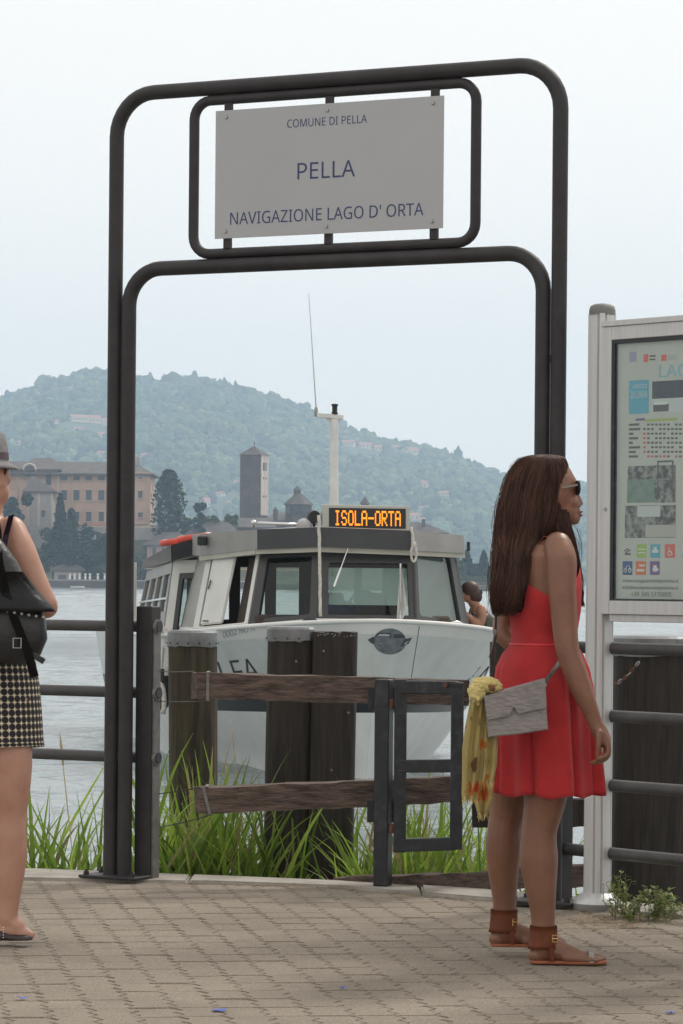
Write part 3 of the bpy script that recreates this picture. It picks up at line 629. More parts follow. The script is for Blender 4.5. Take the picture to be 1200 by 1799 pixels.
# ------------------------------------------------------------------ haze over the lake
bm = B(); box(bm, (0, 1690, 134), (4320, 3500, 274))
hz = obj('haze', bm, None); m = bpy.data.materials.new('haze_air'); m.use_nodes = True; m.node_tree.nodes.clear()
vo = nd(m, 'ShaderNodeVolumePrincipled', Density=.00027, Anisotropy=0.1); vo.inputs['Color'].default_value = (.6, .79, 1.0, 1)
mo_ = nd(m, 'ShaderNodeOutputMaterial'); m.node_tree.links.new(vo.outputs[0], mo_.inputs['Volume']); hz.data.materials.append(m)
tag(hz, 'pale blue summer haze over the lake', kind='stuff')
# ================================================================== THINGS ON THE QUAY
m_iron = mat('dark_paint_steel', (.036, .033, .035), .55, var=.3, vscale=12, bump=.08, bscale=200, spec=.35)
m_iron2 = mat('grey_galvanised', (.2, .19, .185), .5, metal=.3, var=.35, vscale=25); m_rust = mat('rust', (.2, .09, .05), .9, var=.5, vscale=40, bump=.4)
m_black = mat('black_paint_steel', (.012, .014, .018), .42, var=.4, vscale=20, col2=(.045, .047, .055), contrast=(.5, .75))
m_sign = mat('sign_sheet', (.385, .395, .41), .45, var=.05, vscale=2.5); m_ink = mat('navy_lettering', (.03, .04, .13), .5); m_steel = mat('screw_steel', (.35, .34, .33), .35, metal=.8)
GL, GR = on_z(194, 1541, .013), on_z(973, 1587, .013)
gv = (GR - GL); GW = Vector((gv.x, gv.y, 0)).length; g = Vector((gv.x, gv.y, 0)).normalized(); gn = Vector((g.y, -g.x, 0))
if gn.y > 0: gn = -gn
def gs(px, py):
    p = on_plane(px, py, GL, gn) - GL; return p.dot(g), p.z
def GP(s, z, off=0.0): return GL + g * s + UP * z + gn * off
pt = thing('portal_sign', 'tall dark steel portal frame carrying the grey landing sign', 'sign', (0, 0, 0))
def arch(bm, s0, s1, zt, r, rad, n=14):
    pts = [GP(s0, 0)] + [GP(s0, zt * k / 5) for k in range(1, 5)] + arc(GP(s0 + rad, zt - rad), rad, math.pi, math.pi / 2, g, UP, 8) + [GP(s0 + (s1 - s0) * k / 4, zt) for k in range(1, 4)] + arc(GP(s1 - rad, zt - rad), rad, math.pi / 2, 0, g, UP, 8) + [GP(s1, zt * k / 5) for k in range(4, -1, -1)]
    return tube(bm, pts, r, n)
zt1 = (gs(300, 155)[1] + gs(900, 122)[1]) / 2; zt2 = (gs(350, 466)[1] + gs(850, 450)[1]) / 2; TR = .0305
bm = B(); arch(bm, 0, GW, zt1, TR, .175); obj('outer_arch', bm, m_iron, pt, smooth=True, angle=40)
bm = B(); arch(bm, .066, GW - .066, zt2, TR, .15); obj('inner_arch', bm, m_iron, pt, smooth=True, angle=40)
sa, sb = gs(341, 300)[0], gs(836, 300)[0]; za, zb = zt2 + TR + .02, zt1 - TR - .02; rr = .075; r2 = .021
pts = arc(GP(sa + rr, za + rr), rr, -math.pi / 2, -math.pi, g, UP, 6) + arc(GP(sa + rr, zb - rr), rr, math.pi, math.pi / 2, g, UP, 6) + arc(GP(sb - rr, zb - rr), rr, math.pi / 2, 0, g, UP, 6) + arc(GP(sb - rr, za + rr), rr, 0, -math.pi / 2, g, UP, 6)
bm = B(); tube(bm, pts, r2, 12, closed=True); sf = obj('sign_frame', bm, m_iron, pt, smooth=True)
p0, p1 = (gs(385, 193)[0] + gs(382, 418)[0]) / 2, (gs(785, 173)[0] + gs(783, 405)[0]) / 2
q0, q1 = (gs(382, 418)[1] + gs(783, 405)[1]) / 2, (gs(385, 193)[1] + gs(785, 173)[1]) / 2
rotg = Matrix((g, -gn, UP)).transposed()
bm = B(); box(bm, GP((p0 + p1) / 2, (q0 + q1) / 2, .024), (p1 - p0, .004, q1 - q0), rotg, .0008); sp = obj('sign_panel', bm, m_sign, pt)
sp['label'] = 'flat grey sign panel with navy lettering'
for fx in (.05, .5, .955):
    s_ = p0 + (p1 - p0) * fx
    for z0, z1 in ((za + r2 - .004, q0 + .035), (q1 - .035, zb - r2 + .004)):
        bm = B(); box(bm, GP(s_, (z0 + z1) / 2, .008), (.034, .016, z1 - z0), rotg, .001); obj('bracket', bm, m_iron, pt)
    for z_ in (q0 + .028, q1 - .028):
        bm = B(); bmesh.ops.create_cone(bm, cap_ends=True, segments=12, radius1=.008, radius2=.005, depth=.006, matrix=Matrix.Translation(GP(s_, z_, .029)) @ gn.to_track_quat('Z', 'Y').to_matrix().to_4x4()); obj('screw', bm, m_steel, sp, smooth=True, angle=40)
def sign_text(s, x0, x1, y, hpx, dy):
    a, b = gs(x0, y + dy), gs(x1, y - dy); h = hpx * (GP((a[0] + b[0]) / 2, 1).y) / FPX
    text_on('lettering', s, GP((a[0] + b[0]) / 2, (a[1] + b[1]) / 2, .0268), g, UP, b[0] - a[0], h, m_ink, sp)
sign_text('COMUNE DI PELLA', 510, 650, 214.5, 14.5, 2.5); sign_text('PELLA', 528, 629, 299.5, 29, 1.5); sign_text("NAVIGAZIONE LAGO D' ORTA", 410, 749, 377, 22, 5)
for sc, nm in ((.03, -1), (GW - .03, 1)):
    bm = B(); box(bm, GP(sc, .006), (.27, .17, .012), rotg, .003); bp_ = obj('base_plate', bm, m_iron, pt)
    for dx in (-.11, .11):
        for dy in (-.06, .06):
            bm = B(); c = GP(sc + dx, .019, dy); bmesh.ops.create_cone(bm, cap_ends=True, segments=6, radius1=.013, radius2=.013, depth=.014, matrix=Matrix.Translation(c)); tube(bm, [c, c + UP * .016], .006, 8); obj('bolt', bm, m_iron, bp_)
for sc in (.033, GW - .033):           # weld tabs between the twin posts
    for z_ in (.5, 1.1, 1.62, 2.1):
        bm = B(); box(bm, GP(sc, z_), (.03, .012, .03), rotg); obj('weld_tab', bm, m_iron, pt)

# ------------------------------------------------------------------ railings
e1 = Vector((-.884, .467, 0)).normalized()
def railing(name, label, p, d, length, zs, posts, r=.0235, psize=.076, back=.04):
    t = thing(name, label, 'railing', p)
    for z in zs:
        bm = B(); n_ = 8; prof = [Vector((0, 0, z)) + d * (-back + (length + back) * k / n_) for k in range(n_ + 1)]; tube(bm, prof, r, 14, caps=False)
        tube(bm, prof, r - .004, 14, caps=False); o = obj('rail', bm, m_rail, t, smooth=True)
    rt = Matrix((d, UP.cross(d), UP)).transposed()
    for s in posts:
        bm = B(); c = d * s; zt = zs[0] + .085
        box(bm, c + UP * (zt / 2), (psize, psize, zt), rt, .004); po = obj('post', bm, m_iron, t)
    return t
m_rail = mat('rail_paint_steel', (.068, .064, .065), .5, var=.3, vscale=14, spec=.4)
LP = on_z(257, 1541, .012)
rl = railing('railing', 'dark steel railing along the quay, ending at a square post beside the portal', LP, e1, 4.2, [1.04, .765, .495], [0, 1.95, 3.9], back=.055)
bm = B(); d_ = e1; rt = Matrix((d_, UP.cross(d_), UP)).transposed(); box(bm, -d_ * .042 + UP * .53 - gn * 0, (.008, .05, 1.06), rt); obj('flange', bm, m_iron2, rl)
for z in (1.04, .765, .495):
    bm = B(); tube(bm, [(-d_ * .036 + UP * z), (-d_ * .052 + UP * z)], .031, 14); obj('rail_collar', bm, m_iron2, rl, smooth=True, angle=40)
    bm = B(); tube(bm, [(-d_ * .0525 + UP * z), (-d_ * .0555 + UP * z)], .021, 14); obj('bore_shade', bm, m_black, rl)  # solid black disc painting the shade inside the hollow rail end
RP = on_z(984, 1590, .0); bdir = Vector((.656, -.755, 0)).normalized()
railing('railing', 'steel railing with four rails running behind the notice board', RP + Vector((0, .06, 0)), bdir, 3.2, [1.0, .74, .475, .215], [0, 1.9], back=.03)

# ------------------------------------------------------------------ weathered timber
m_wood = mat('dark_wet_timber', (.046, .036, .028), .85, col2=(.014, .011, .009), vscale=5, stretch=(9, 9, .7), bump=.9, bscale=14, contrast=(.3, .68))
m_mossw = mat('mossy_timber', (.07, .058, .03), .9, col2=(.03, .022, .017), vscale=4, stretch=(7, 7, .6), bump=1.0, bscale=12, contrast=(.36, .6))
m_beam = mat('weathered_beam', (.145, .104, .084), .9, col2=(.045, .03, .025), vscale=5, stretch=(.9, 6, 9), bump=1.0, bscale=14, contrast=(.38, .66))
m_zinc = mat('zinc_sheet', (.24, .25, .26), .5, metal=.35, var=.4, vscale=9, bump=.3, bscale=30); m_endg = mat('end_grain', (.045, .033, .027), .9, var=.5, vscale=30)
def round_pile(name, label, px0, px1, pyt, d, lean, mm, zb=-1.6, sq=2.0):
    ctr = W((px0 + px1) / 2, pyt, d); r_ = (px1 - px0) / 2 * d / FPX; t = thing(name, label, 'mooring post', (ctr.x, d, WZ)); H = ctr.z - WZ
    bm = B(); rings = []; n = 40; ph = random.uniform(0, 9)
    for k in range(26):
        f_ = k / 25; z = -.8 + (H + .8) * f_; c = Vector((lean * (1 - f_), 0, z)); ring = []
        for i_ in range(n):
            a = 2 * math.pi * i_ / n; ca, sa_ = math.cos(a), math.sin(a)
            q = (abs(ca) ** sq + abs(sa_) ** sq) ** (-1 / sq)
            rad = r_ * q * (1 + .035 * mnoise.noise(Vector((ca * 2.3 + ph, sa_ * 2.3, z * .8))) + .03 * mnoise.noise(Vector((ca * 7, sa_ * 7 + ph, z * .5))) - .05 * max(0, mnoise.noise(Vector((ca * 16 + ph, sa_ * 16, z * .35))) - .25) * 2.0)
            ring.append(c + Vector((ca * rad, sa_ * rad, 0)))
        rings.append(ring)
    loft(bm, rings); obj('timber', bm, mm, t, smooth=True, angle=50); return t, r_, H
def zinc_cap(t, r_, H, hgt=.05, sq=2.0, seg=36, tilt=0.0):
    bm = B(); ring = lambda z, rr, rag=0: [Vector((rr * (abs(math.cos(a)) ** sq + abs(math.sin(a)) ** sq) ** (-1 / sq) * math.cos(a), rr * (abs(math.cos(a)) ** sq + abs(math.sin(a)) ** sq) ** (-1 / sq) * math.sin(a), z + random.uniform(-rag, rag) + tilt * math.cos(a))) for a in [2 * math.pi * k / seg for k in range(seg)]]
    loft(bm, [ring(H - hgt, r_ * 1.05, .005), ring(H - hgt * .5, r_ * 1.055), ring(H + .002, r_ * 1.045), ring(H + .012, r_ * .97), ring(H + .014, r_ * .5)]); c = obj('zinc_cap', bm, m_zinc, t)
    for k in range(14):
        a = 2 * math.pi * k / 14 + .1; q = (abs(math.cos(a)) ** sq + abs(math.sin(a)) ** sq) ** (-1 / sq) * r_ * 1.055; bm = B(); ball(bm, (q * math.cos(a), q * math.sin(a), H - hgt * .75), .0045, 8); obj('nail', bm, m_black, c)
t, r_, H = round_pile('mooring_post', 'round mossy mooring post with a pale zinc cap beside the railing post', 296, 381, 1112, 14.6, .03, m_mossw); zinc_cap(t, r_, H, .062)
t, r_, H = round_pile('mooring_post', 'thick dark double mooring post with a half torn zinc cap', 471, 552, 1106, 13.9, -.025, m_wood, sq=5); zinc_cap(t, r_, H, .05, 5)
# second timber of the double post
sub = B(); c2 = W(589, 1106, 13.86); rs = 39.5 * 13.86 / FPX; Hh = c2.z - WZ - .01; rings = []
for k in range(24):
    f_ = k / 23; z = -.8 + (Hh + .8) * f_
    rings.append([Vector((c2.x - t.location.x - .03 * (1 - f_) + rs * (abs(math.cos(a)) ** 6 + abs(math.sin(a)) ** 6) ** (-1 / 6) * math.cos(a) * (1 + .03 * mnoise.noise(Vector((math.cos(a) * 5, math.sin(a) * 5, z)))), -.04 + rs * (abs(math.cos(a)) ** 6 + abs(math.sin(a)) ** 6) ** (-1 / 6) * math.sin(a), z + (.006 * mnoise.noise(Vector((a * 3, 2, 1))) if k == 23 else 0))) for a in [2 * math.pi * i_ / 36 for i_ in range(36)]])
loft(sub, rings); obj('timber', sub, m_wood, t, smooth=True, angle=50)
for k in range(22):      # torn tin remains, bolt heads, chips
    a = random.uniform(-.5, 1); bm = B(); ball(bm, (c2.x - t.location.x + random.uniform(-.08, .09), -.04 - rs - .001, Hh - .012 + random.uniform(-.008, .006)), (random.uniform(.002, .006), .003, .003), 6); obj('nail', bm, m_zinc, t)
for px, py in ((521, 1161), (569, 1143), (612, 1250), (583, 1350)):
    p = W(px, py, 13.9); bm = B(); ball(bm, (p.x - t.location.x, -.04 - rs - .004 + (.03 if px < 550 else 0), p.z - WZ), (.006, .006, .006), 8); obj('bolt_head', bm, m_zinc, t)
t, r_, H = round_pile('mooring_post', 'massive dark mooring post with a chain behind the notice board railing', 1078, 1212, 1122, 13.0, 0, m_wood, sq=3); zinc_cap(t, r_, H, .07, 3)
t2, _, _ = round_pile('timber_post', 'dark square timber post behind the red dress', 861, 902, 1128, 12.95, 0, m_wood, sq=6)
# chain from the massive post to the rail
ch_ = thing('chain', 'short rusty chain hanging from the massive mooring post', 'chain'); A_, B_ = W(1120, 1166, 12.78), W(1078, 1203, 12.78)
for k in range(9):
    f_ = k / 8; c = A_.lerp(B_, f_) + UP * (-.012 * math.sin(math.pi * f_)); bm = B(); u, v = (B_ - A_).normalized(), (Vector((0, 1, 0)) if k % 2 else UP)
    tube(bm, [c + u * .011 * math.cos(a) + v * .0065 * math.sin(a) for a in [2 * math.pi * i_ / 10 for i_ in range(10)]], .0025, 6, closed=True); obj('chain_link', bm, m_rust if k % 3 else m_steel, ch_, smooth=True)
# ------------------------------------------------------------------ broken timber fence and its little gate
def rough_bar(a, b, wd, ht, mm, seg=16, jag=.004):
    a, b = Vector(a), Vector(b); x, y, tt = frame_of(a, b); bm = B(); rings = []
    for k in range(seg + 1):
        c = a.lerp(b, k / seg); pr = [(-1, -1), (0, -1), (1, -1), (1, 0), (1, 1), (0, 1), (-1, 1), (-1, 0)]
        rings.append([c + x * (px_ * wd / 2 * (1 + random.uniform(-1, 1) * jag * 8)) + y * (py_ * ht / 2 + random.uniform(-jag, jag)) for px_, py_ in pr])
    loft(bm, rings); return bm
bp0 = on_z(672, 1556, .012)
fe = thing('timber_fence', 'weathered two-beam timber fence tied to the railing with wire', 'fence')
tb = obj('beam', rough_bar(W(341, 1204, 12.72), W(818, 1217, 13.02), .1, .105, m_beam), m_beam, fe); lb = obj('beam', rough_bar(W(346, 1406, 12.72), W(806, 1386, 13.0), .1, .105, m_beam), m_beam, fe)
for o_, px, py in ((tb, 366, 1205), (lb, 364, 1405)):
    bm = B(); c = W(px, py, 12.735); x, y, tt = frame_of(W(341, 1204, 12.72), W(818, 1217, 13.02)); 
    box(bm, c - Vector((0, .058, 0)), (.012, .004, .118), Matrix.Rotation(R(0 if o_ is tb else -14), 3, 'Y')); box(bm, c + UP * .057, (.012, .115, .004)); box(bm, c - UP * .057, (.012, .115, .004)); obj('strap', bm, m_iron2, o_)
obj('sill_beam', rough_bar(W(596, 1558, 13.0), W(862, 1551, 12.66), .1, .085, m_beam), m_beam, fe); obj('sill_beam', rough_bar(W(905, 1542, 12.66), W(1045, 1537, 12.62), .1, .085, m_beam), m_beam, fe)
obj('beam', rough_bar(W(832, 1428, 12.86), W(1048, 1428, 12.74), .07, .11, m_wood), m_wood, fe)
for i_, (pa, pb) in enumerate(((W(270, 1178, 13.05), W(340, 1179, 12.7)), (W(268, 1231, 13.05), W(368, 1231, 12.66)), (W(268, 1395, 13.05), W(352, 1383, 12.66)), (W(282, 1453, 13.05), W(372, 1431, 12.66)))):
    bm = B(); tube(bm, [pa.lerp(pb, k / 8) - UP * (.004 * math.sin(math.pi * k / 8)) for k in range(9)], .0022, 6); obj('wire', bm, m_iron2 if i_ < 2 else m_black, fe)
gp_ = thing('steel_post', 'black square steel gate post bolted to the timber beams', 'post', bp0); ht = W(672, 1193, bp0.y).z - bp0.z
rt2 = Matrix.Rotation(R(-20), 3, 'Z'); bm = B(); box(bm, (0, 0, ht / 2), (.062, .062, ht), rt2, .004); obj('shaft', bm, m_black, gp_)
for z in (ht - .08, ht - .54):
    for sx in (-.05, .05): bm = B(); box(bm, (sx, .035, z), (.03, .006, .09)); obj('beam_bracket', bm, m_black, gp_)
lg = thing('gate_leaf', 'small black steel gate leaf with two open panels hanging on its post', 'gate'); gd0, gd1 = bp0.y - .03, bp0.y - .12
def gl(px, py): f_ = (px - 697) / 110; return W(px, py, gd0 + (gd1 - gd0) * f_)
for nm, a, b in (('stile', (704, 1193), (702, 1497)), ('stile', (804, 1199), (801, 1492)), ('top_rail', (704, 1207), (804, 1208)), ('middle_rail', (703, 1346), (802, 1345)), ('bottom_rail', (702, 1485), (801, 1482))):
    bm = B(); bar(bm, gl(*a), gl(*b), .05, .05 if nm == 'stile' else .052, .003, up=Vector((0, 1, 0)) if nm == 'stile' else UP); obj(nm, bm, m_black, lg)
for py in (1236, 1456):
    c = gl(690, py) + Vector((-.004, 0, 0)); bm = B(); tube(bm, [c - UP * .018, c + UP * .018], .014, 12); box(bm, c + Vector((-.018, .004, 0)), (.03, .01, .03)); obj('hinge', bm, m_rust, lg, smooth=True, angle=40)
bm = B(); tube(bm, [gl(782, 1203) + Vector((0, -.03, 0)), gl(782, 1203) + Vector((0, -.045, 0))], .009, 10); obj('latch_bolt', bm, m_rust, lg)

# ------------------------------------------------------------------ notice board
m_alu = mat('brushed_aluminium', (.56, .56, .56), .42, metal=.35, var=.12, vscale=5, stretch=(12, 12, .5), bump=.05); m_alu_d = mat('aluminium_groove', (.12, .12, .125), .5, metal=.3); m_capg = mat('grey_plastic_cap', (.16, .155, .15), .6)
BP = on_z(1049, 1597, .0); bn = Vector((-bdir.y, bdir.x, 0)); bn = bn if bn.y < 0 else -bn
def bs(px, py, off=.0):
    p = on_plane(px, py, BP + bn * off, bn) - BP - bn * off; return p.dot(bdir), p.z
def BPt(s, z, off=0.0): return BP + bdir * s + UP * z + bn * off
nb = thing('notice_board', 'aluminium notice board on posts with the boat timetable poster', 'notice board')
rotb = Matrix((bdir, -bn, UP)).transposed()
ztop = W(1061, 552, BP.y).z
def board_post(s):
    bm = B(); prof = []; n = 64
    for k in range(n):
        a = 2 * math.pi * k / n; q = .0475 * (abs(math.cos(a)) ** 3 + abs(math.sin(a)) ** 3) ** (-1 / 3); gro = min(abs(((a - c_ + math.pi) % (2 * math.pi)) - math.pi) for c_ in [R(d_) for d_ in (28, 62, 118, 152, 208, 242, 298, 332)])
        prof.append((q - (.007 if gro < R(4) else 0)) * Vector((math.cos(a), math.sin(a), 0)))
    loft(bm, [[BPt(s, z) + rotb @ p for p in prof] for z in (.05, ztop)]); po = obj('post', bm, m_alu, nb)
    bm = B(); lathe(bm, [(.051, 0), (.051, .018), (.046, .034), (.03, .042), (.008, .045)], BPt(s, ztop - .004), 28); obj('cap', bm, m_capg, po, smooth=True, angle=50)
    bm = B(); lathe(bm, [(.097, .022), (.09, .034), (.062, .062), (.05, .066)], BPt(s, 0), 32); obj('collar', bm, m_alu, po, smooth=True, angle=30)
    bm = B(); lathe(bm, [(.098, -.002), (.099, .02), (.096, .025)], BPt(s, 0), 32); obj('rubber_foot', bm, m_capg, po, smooth=True, angle=40)
board_post(0.0); SR = 1.28; board_post(SR)
s0, zT = bs(1069, 573, .05); zB = bs(1062, 1079, .05)[1]; s0 = .03; s1 = SR - .03; fw = .052
F0 = .035
def slab(name, sa_, sb_, z0, z1, o0, o1, m_, par, bev=.002):
    bm = B(); box(bm, BPt((sa_ + sb_) / 2, (z0 + z1) / 2, (o0 + o1) / 2), (sb_ - sa_, o1 - o0, z1 - z0), rotb, bev); return obj(name, bm, m_, par)
slab('back_panel', s0 + .02, s1 - .02, zB + .02, zT - .02, -.03, .012, m_alu_d, nb)
slab('frame_side', s0, s0 + fw, zB, zT, -.035, F0, m_alu, nb); slab('frame_side', s1 - fw, s1, zB, zT, -.035, F0, m_alu, nb)
slab('frame_top', s0 + fw, s1 - fw, zT - fw, zT, -.035, F0 - .001, m_alu, nb); slab('frame_bottom', s0 + fw, s1 - fw, zB, zB + fw, -.035, F0 - .001, m_alu, nb)
slab('top_profile', s0 - .01, s1 + .01, zT, zT + .022, -.03, F0 + .006, m_alu, nb); slab('drip_rail', s0 + .04, s1 - .04, zB - .028, zB, -.03, .02, m_alu, nb)
gk = .014
for nm, a in (('gasket', (s0 + fw, s0 + fw + gk, zB + fw, zT - fw)), ('gasket', (s1 - fw - gk, s1 - fw, zB + fw, zT - fw)), ('gasket', (s0 + fw + gk, s1 - fw - gk, zT - fw - gk, zT - fw)), ('gasket', (s0 + fw + gk, s1 - fw - gk, zB + fw, zB + fw + .006))): slab(nm, *a, .012, F0 - .006, m_black, nb, 0)
bm = B(); c = BPt(s0 + fw * .55, bs(1077, 894, .05)[1], F0); tube(bm, [c, c + bn * .004], .008, 12); obj('lock', bm, m_steel, nb)
m_poster = mat('poster_paper', (.48, .50, .475), .5, var=.06, vscale=3)
po_ = thing('poster', 'pale green-white timetable poster inside the notice board', 'poster'); PO = .0135; slab('sheet', s0 + fw + .016, s1 - fw - .016, zB + fw + .008, zT - fw - .016, .0125, PO, m_poster, po_, 0)
def prect(name, x0, y0, x1, y1, m_, lift=.0006):
    """printed patch; photo pixel corners (left,top)-(right,bottom)"""
    a, b = bs(x0, y0, PO), bs(x1, y1, PO); c0, c1 = bs(x0, y1, PO), bs(x1, y0, PO); sa_, sb_ = (a[0] + c0[0]) / 2, (b[0] + c1[0]) / 2; z1, z0 = (a[1] + c1[1]) / 2, (b[1] + c0[1]) / 2
    return slab(name, sa_, sb_, z0, z1, PO, PO + lift, m_, po_, 0)
def ptext(s, x0, y0, x1, y1, m_):
    a, b = bs(x0, (y0 + y1) / 2, PO), bs(x1, (y0 + y1) / 2, PO); h = (y1 - y0) * 11.8 / FPX
    text_on('lettering', s, BPt((a[0] + b[0]) / 2, (a[1] + b[1]) / 2, PO + .0016), bdir, UP, b[0] - a[0], h, m_, po_)
pc = lambda n, c: mat('print_' + n, c, .55)
cy, db, gr_, re, pu, dk, wh, ol = pc('cyan', (.1, .36, .5)), pc('darkblue', (.04, .09, .25)), pc('green', (.3, .45, .1)), pc('red', (.6, .12, .1)), pc('purple', (.17, .09, .27)), pc('grey', (.1, .1, .11)), pc('white', (.62, .65, .63)), pc('olive', (.35, .42, .15))
m_ph = mat('print_photo_grey', (.28, .29, .29), .55, col2=(.06, .065, .07), vscale=38, contrast=(.42, .58)); m_phb = mat('print_photo_hill', (.06, .075, .11), .55, var=.4, vscale=40); m_phw = mat('print_photo_water', (.2, .29, .26), .55, var=.3, vscale=30); m_phs = mat('print_photo_sky', (.5, .54, .56), .55)
ptext('LAGO', 1158, 639, 1232, 661, pc('title', (.2, .44, .58)))
prect('print', 1105, 668, 1140, 727, cy); ptext('SERVIZIO', 1112, 675, 1137, 682, wh); ptext('DI LINEA', 1109, 687, 1138, 699, wh); 
prect('print', 1146, 667, 1260, 698, m_phb); prect('print', 1146, 698, 1260, 723, m_phs); prect('print', 1148, 710, 1175, 723, dk, .001); prect('print', 1150, 706, 1172, 711, wh, .0014)
prect('print', 1106, 618, 1118, 636, pc('crest', (.3, .3, .42))); prect('print', 1131, 622, 1139, 636, re); prect('print', 1162, 623, 1171, 634, re); prect('print', 1141, 624, 1152, 627, dk); prect('print', 1141, 630, 1151, 633, dk); prect('print', 1173, 624, 1188, 632, pc('pale', (.38, .41, .4)))
prect('print', 1133, 735, 1190, 740, ol); prect('print', 1117, 735, 1133, 739, pu)
for k, yy in enumerate(range(744, 804, 8)):
    prect('print', 1105, yy, 1105 + [18, 20, 8, 16, 7, 20, 12, 16][k], yy + 4, dk)
    for j in range(13):
        if (k * 5 + j * 3) % 7: prect('print', 1130 + j * 7, yy, 1134.5 + j * 7, yy + 3.6, re if (j == 0 or (k == 7 and j % 3)) and k > 1 else dk)
prect('print', 1103, 818, 1187, 842, m_ph); prect('print', 1102, 842, 1150, 883, m_phw); prect('print', 1150, 842, 1187, 883, m_ph, .0008)
for a in ((1155, 810, 1157, 868), (1181, 810, 1183, 868), (1155, 809, 1183, 812)): prect('print', *a, dk, .0014)
prect('print', 1098, 888, 1187, 945, m_ph); prect('print', 1120, 889, 1160, 908, m_phs, .001); prect('print', 1134, 922, 1187, 944, pc('photo_pale', (.42, .42, .4)), .001)
for (x0, x1, y0, y1, m_) in ((1119, 1136, 956, 980, gr_), (1143, 1160, 956, 980, cy), (1168, 1186, 956, 980, re), (1094, 1111, 986, 1010, db), (1117, 1135, 986, 1010, pc('orange', (.6, .16, .08))), (1142, 1159, 986, 1010, pu)): prect('icon', x0, y0, x1, y1, m_)
def pline(name, pts, rpx, m_):
    bm = B(); tube(bm, [BPt(*bs(x, y, PO), PO + .0012) for x, y in pts], rpx * 11.8 / FPX, 6); obj(name, bm, m_, po_)
circ = lambda x, y, r_: [(x + r_ * .66 * math.cos(a), y + r_ * math.sin(a)) for a in [k * .524 for k in range(13)]]
pline('icon', circ(1177, 972, 4.5), .8, wh); pline('icon', [(1176, 961), (1176, 969), (1180, 970), (1182, 975)], .9, wh)          # wheelchair
pline('icon', circ(1099, 1002, 3.6), .7, wh); pline('icon', circ(1107, 1002, 3.6), .7, wh); pline('icon', [(1099, 1002), (1102, 994), (1106, 994), (1107, 1002)], .7, wh)   # bicycle
prect('icon', 1146, 966, 1157, 971, wh, .001); prect('icon', 1149, 961, 1154, 966, wh, .0012); prect('icon', 1121, 964, 1134, 966, wh, .001); prect('icon', 1121, 970, 1134, 972, wh, .001); prect('icon', 1123, 992, 1133, 995, wh, .001); prect('icon', 1119, 1000, 1132, 1004, wh, .001); prect('icon', 1148, 993, 1154, 1004, wh, .001); prect('icon', 1147, 998, 1157, 1003, wh, .0013)
pline('icon', [(1097, 968), (1103, 964), (1108, 966), (1099, 971)], .8, dk); prect('icon', 1098, 972, 1108, 975, dk, .001)
ptext('www.navigazionelagodorta.it', 1094, 1017, 1192, 1025, dk); ptext('info@navigazionelagodorta.it', 1094, 1029, 1192, 1037, dk); ptext('+39 345 5170005', 1109, 1040, 1180, 1048, dk)
slab('glass_pane', s0 + fw + .001, s1 - fw - .001, zB + fw + .001, zT - fw - .001, .0225, .0245, glass_mat('board_glass', (.96, .985, .975), .0), nb, 0)

# ------------------------------------------------------------------ reeds at the quay edge
m_reed = vcol_mat('reed_leaf', .6, trans=.42, var=.15, vscale=9, spec=.4)
RVt, RF, RC = [], [], []
def blade(p, dirv, L_, wd, bend, col, seg=7):
    side = dirv.cross(UP); side = side.normalized() if side.length > .01 else Vector((1, 0, 0)); side = (Matrix.Rotation(random.uniform(-1.2, 1.2), 3, 'Z') @ side)
    q = Vector(p); d = Vector(dirv).normalized(); n0 = len(RVt)
    for k in range(seg + 1):
        f_ = k / seg; ww = wd * (min(1, .35 + f_ * 2.4)) * (1 - f_ ** 2.2) * .5 + .0006
        RVt.append(q - side * ww); RVt.append(q + side * ww); cc = col * (.85 + .3 * f_); RC.extend([cc, cc])
        d = (d + Vector((dirv.x, dirv.y, -.25)) * (bend * f_ / seg)).normalized(); q = q + d * (L_ / seg)
    for k in range(seg): a = n0 + 2 * k; RF.append((a, a + 1, a + 3, a + 2))
def reed(x, y, h):
    lean = Vector((random.gauss(0, .13), random.gauss(0, .1), 1)).normalized(); base = Vector((x, y, WZ - .1)); col = np.array([(.17, .27, .035), (.22, .33, .04), (.28, .38, .06), (.12, .2, .03)][random.randrange(4)]) * random.uniform(.8, 1.15)
    blade(base, lean, h + .1, .009, .02, col * .85, 5)
    for k in range(random.randint(5, 8)):
        f_ = random.uniform(.3, .98); p = base + lean * (h * f_ + .1); a = random.uniform(0, 6.28); o_ = random.uniform(.18, .75)
        blade(p, Vector((math.cos(a) * o_, math.sin(a) * o_ * .6, 1)), random.uniform(.22, .66), random.uniform(.011, .027), random.uniform(.2, 2.6), (col * random.uniform(.7, 1.25) if random.random() > .1 else np.array((.36, .3, .14)) * random.uniform(.6, 1)))
def reeds(px0, px1, n, d0, d1, pyt0, pyt1):
    for k in range(n):
        d = random.uniform(d0, d1); px = random.uniform(px0, px1); x = W(px, 1500, d).x
        if d < edge_y(x, OUT_) + .06: d = edge_y(x, OUT_) + random.uniform(.08, .5)
        top = W(px, random.triangular(pyt0, pyt1, pyt1), d).z; reed(x, d, max(.35, top - WZ - .3))
reeds(40, 190, 34, 13.55, 14.6, 1345, 1500); reeds(120, 185, 12, 13.5, 14.0, 1440, 1540); reeds(20, 110, 6, 13.6, 14.2, 1330, 1500); reeds(278, 470, 125, 13.35, 14.5, 1345, 1500); reeds(280, 400, 30, 13.35, 13.8, 1330, 1460); reeds(612, 700, 60, 13.2, 14.3, 1400, 1520); reeds(690, 862, 105, 13.1, 14.5, 1390, 1520); reeds(985, 1040, 4, 12.9, 13.4, 1420, 1500); reeds(-250, 0, 40, 13.7, 14.6, 1380, 1520)
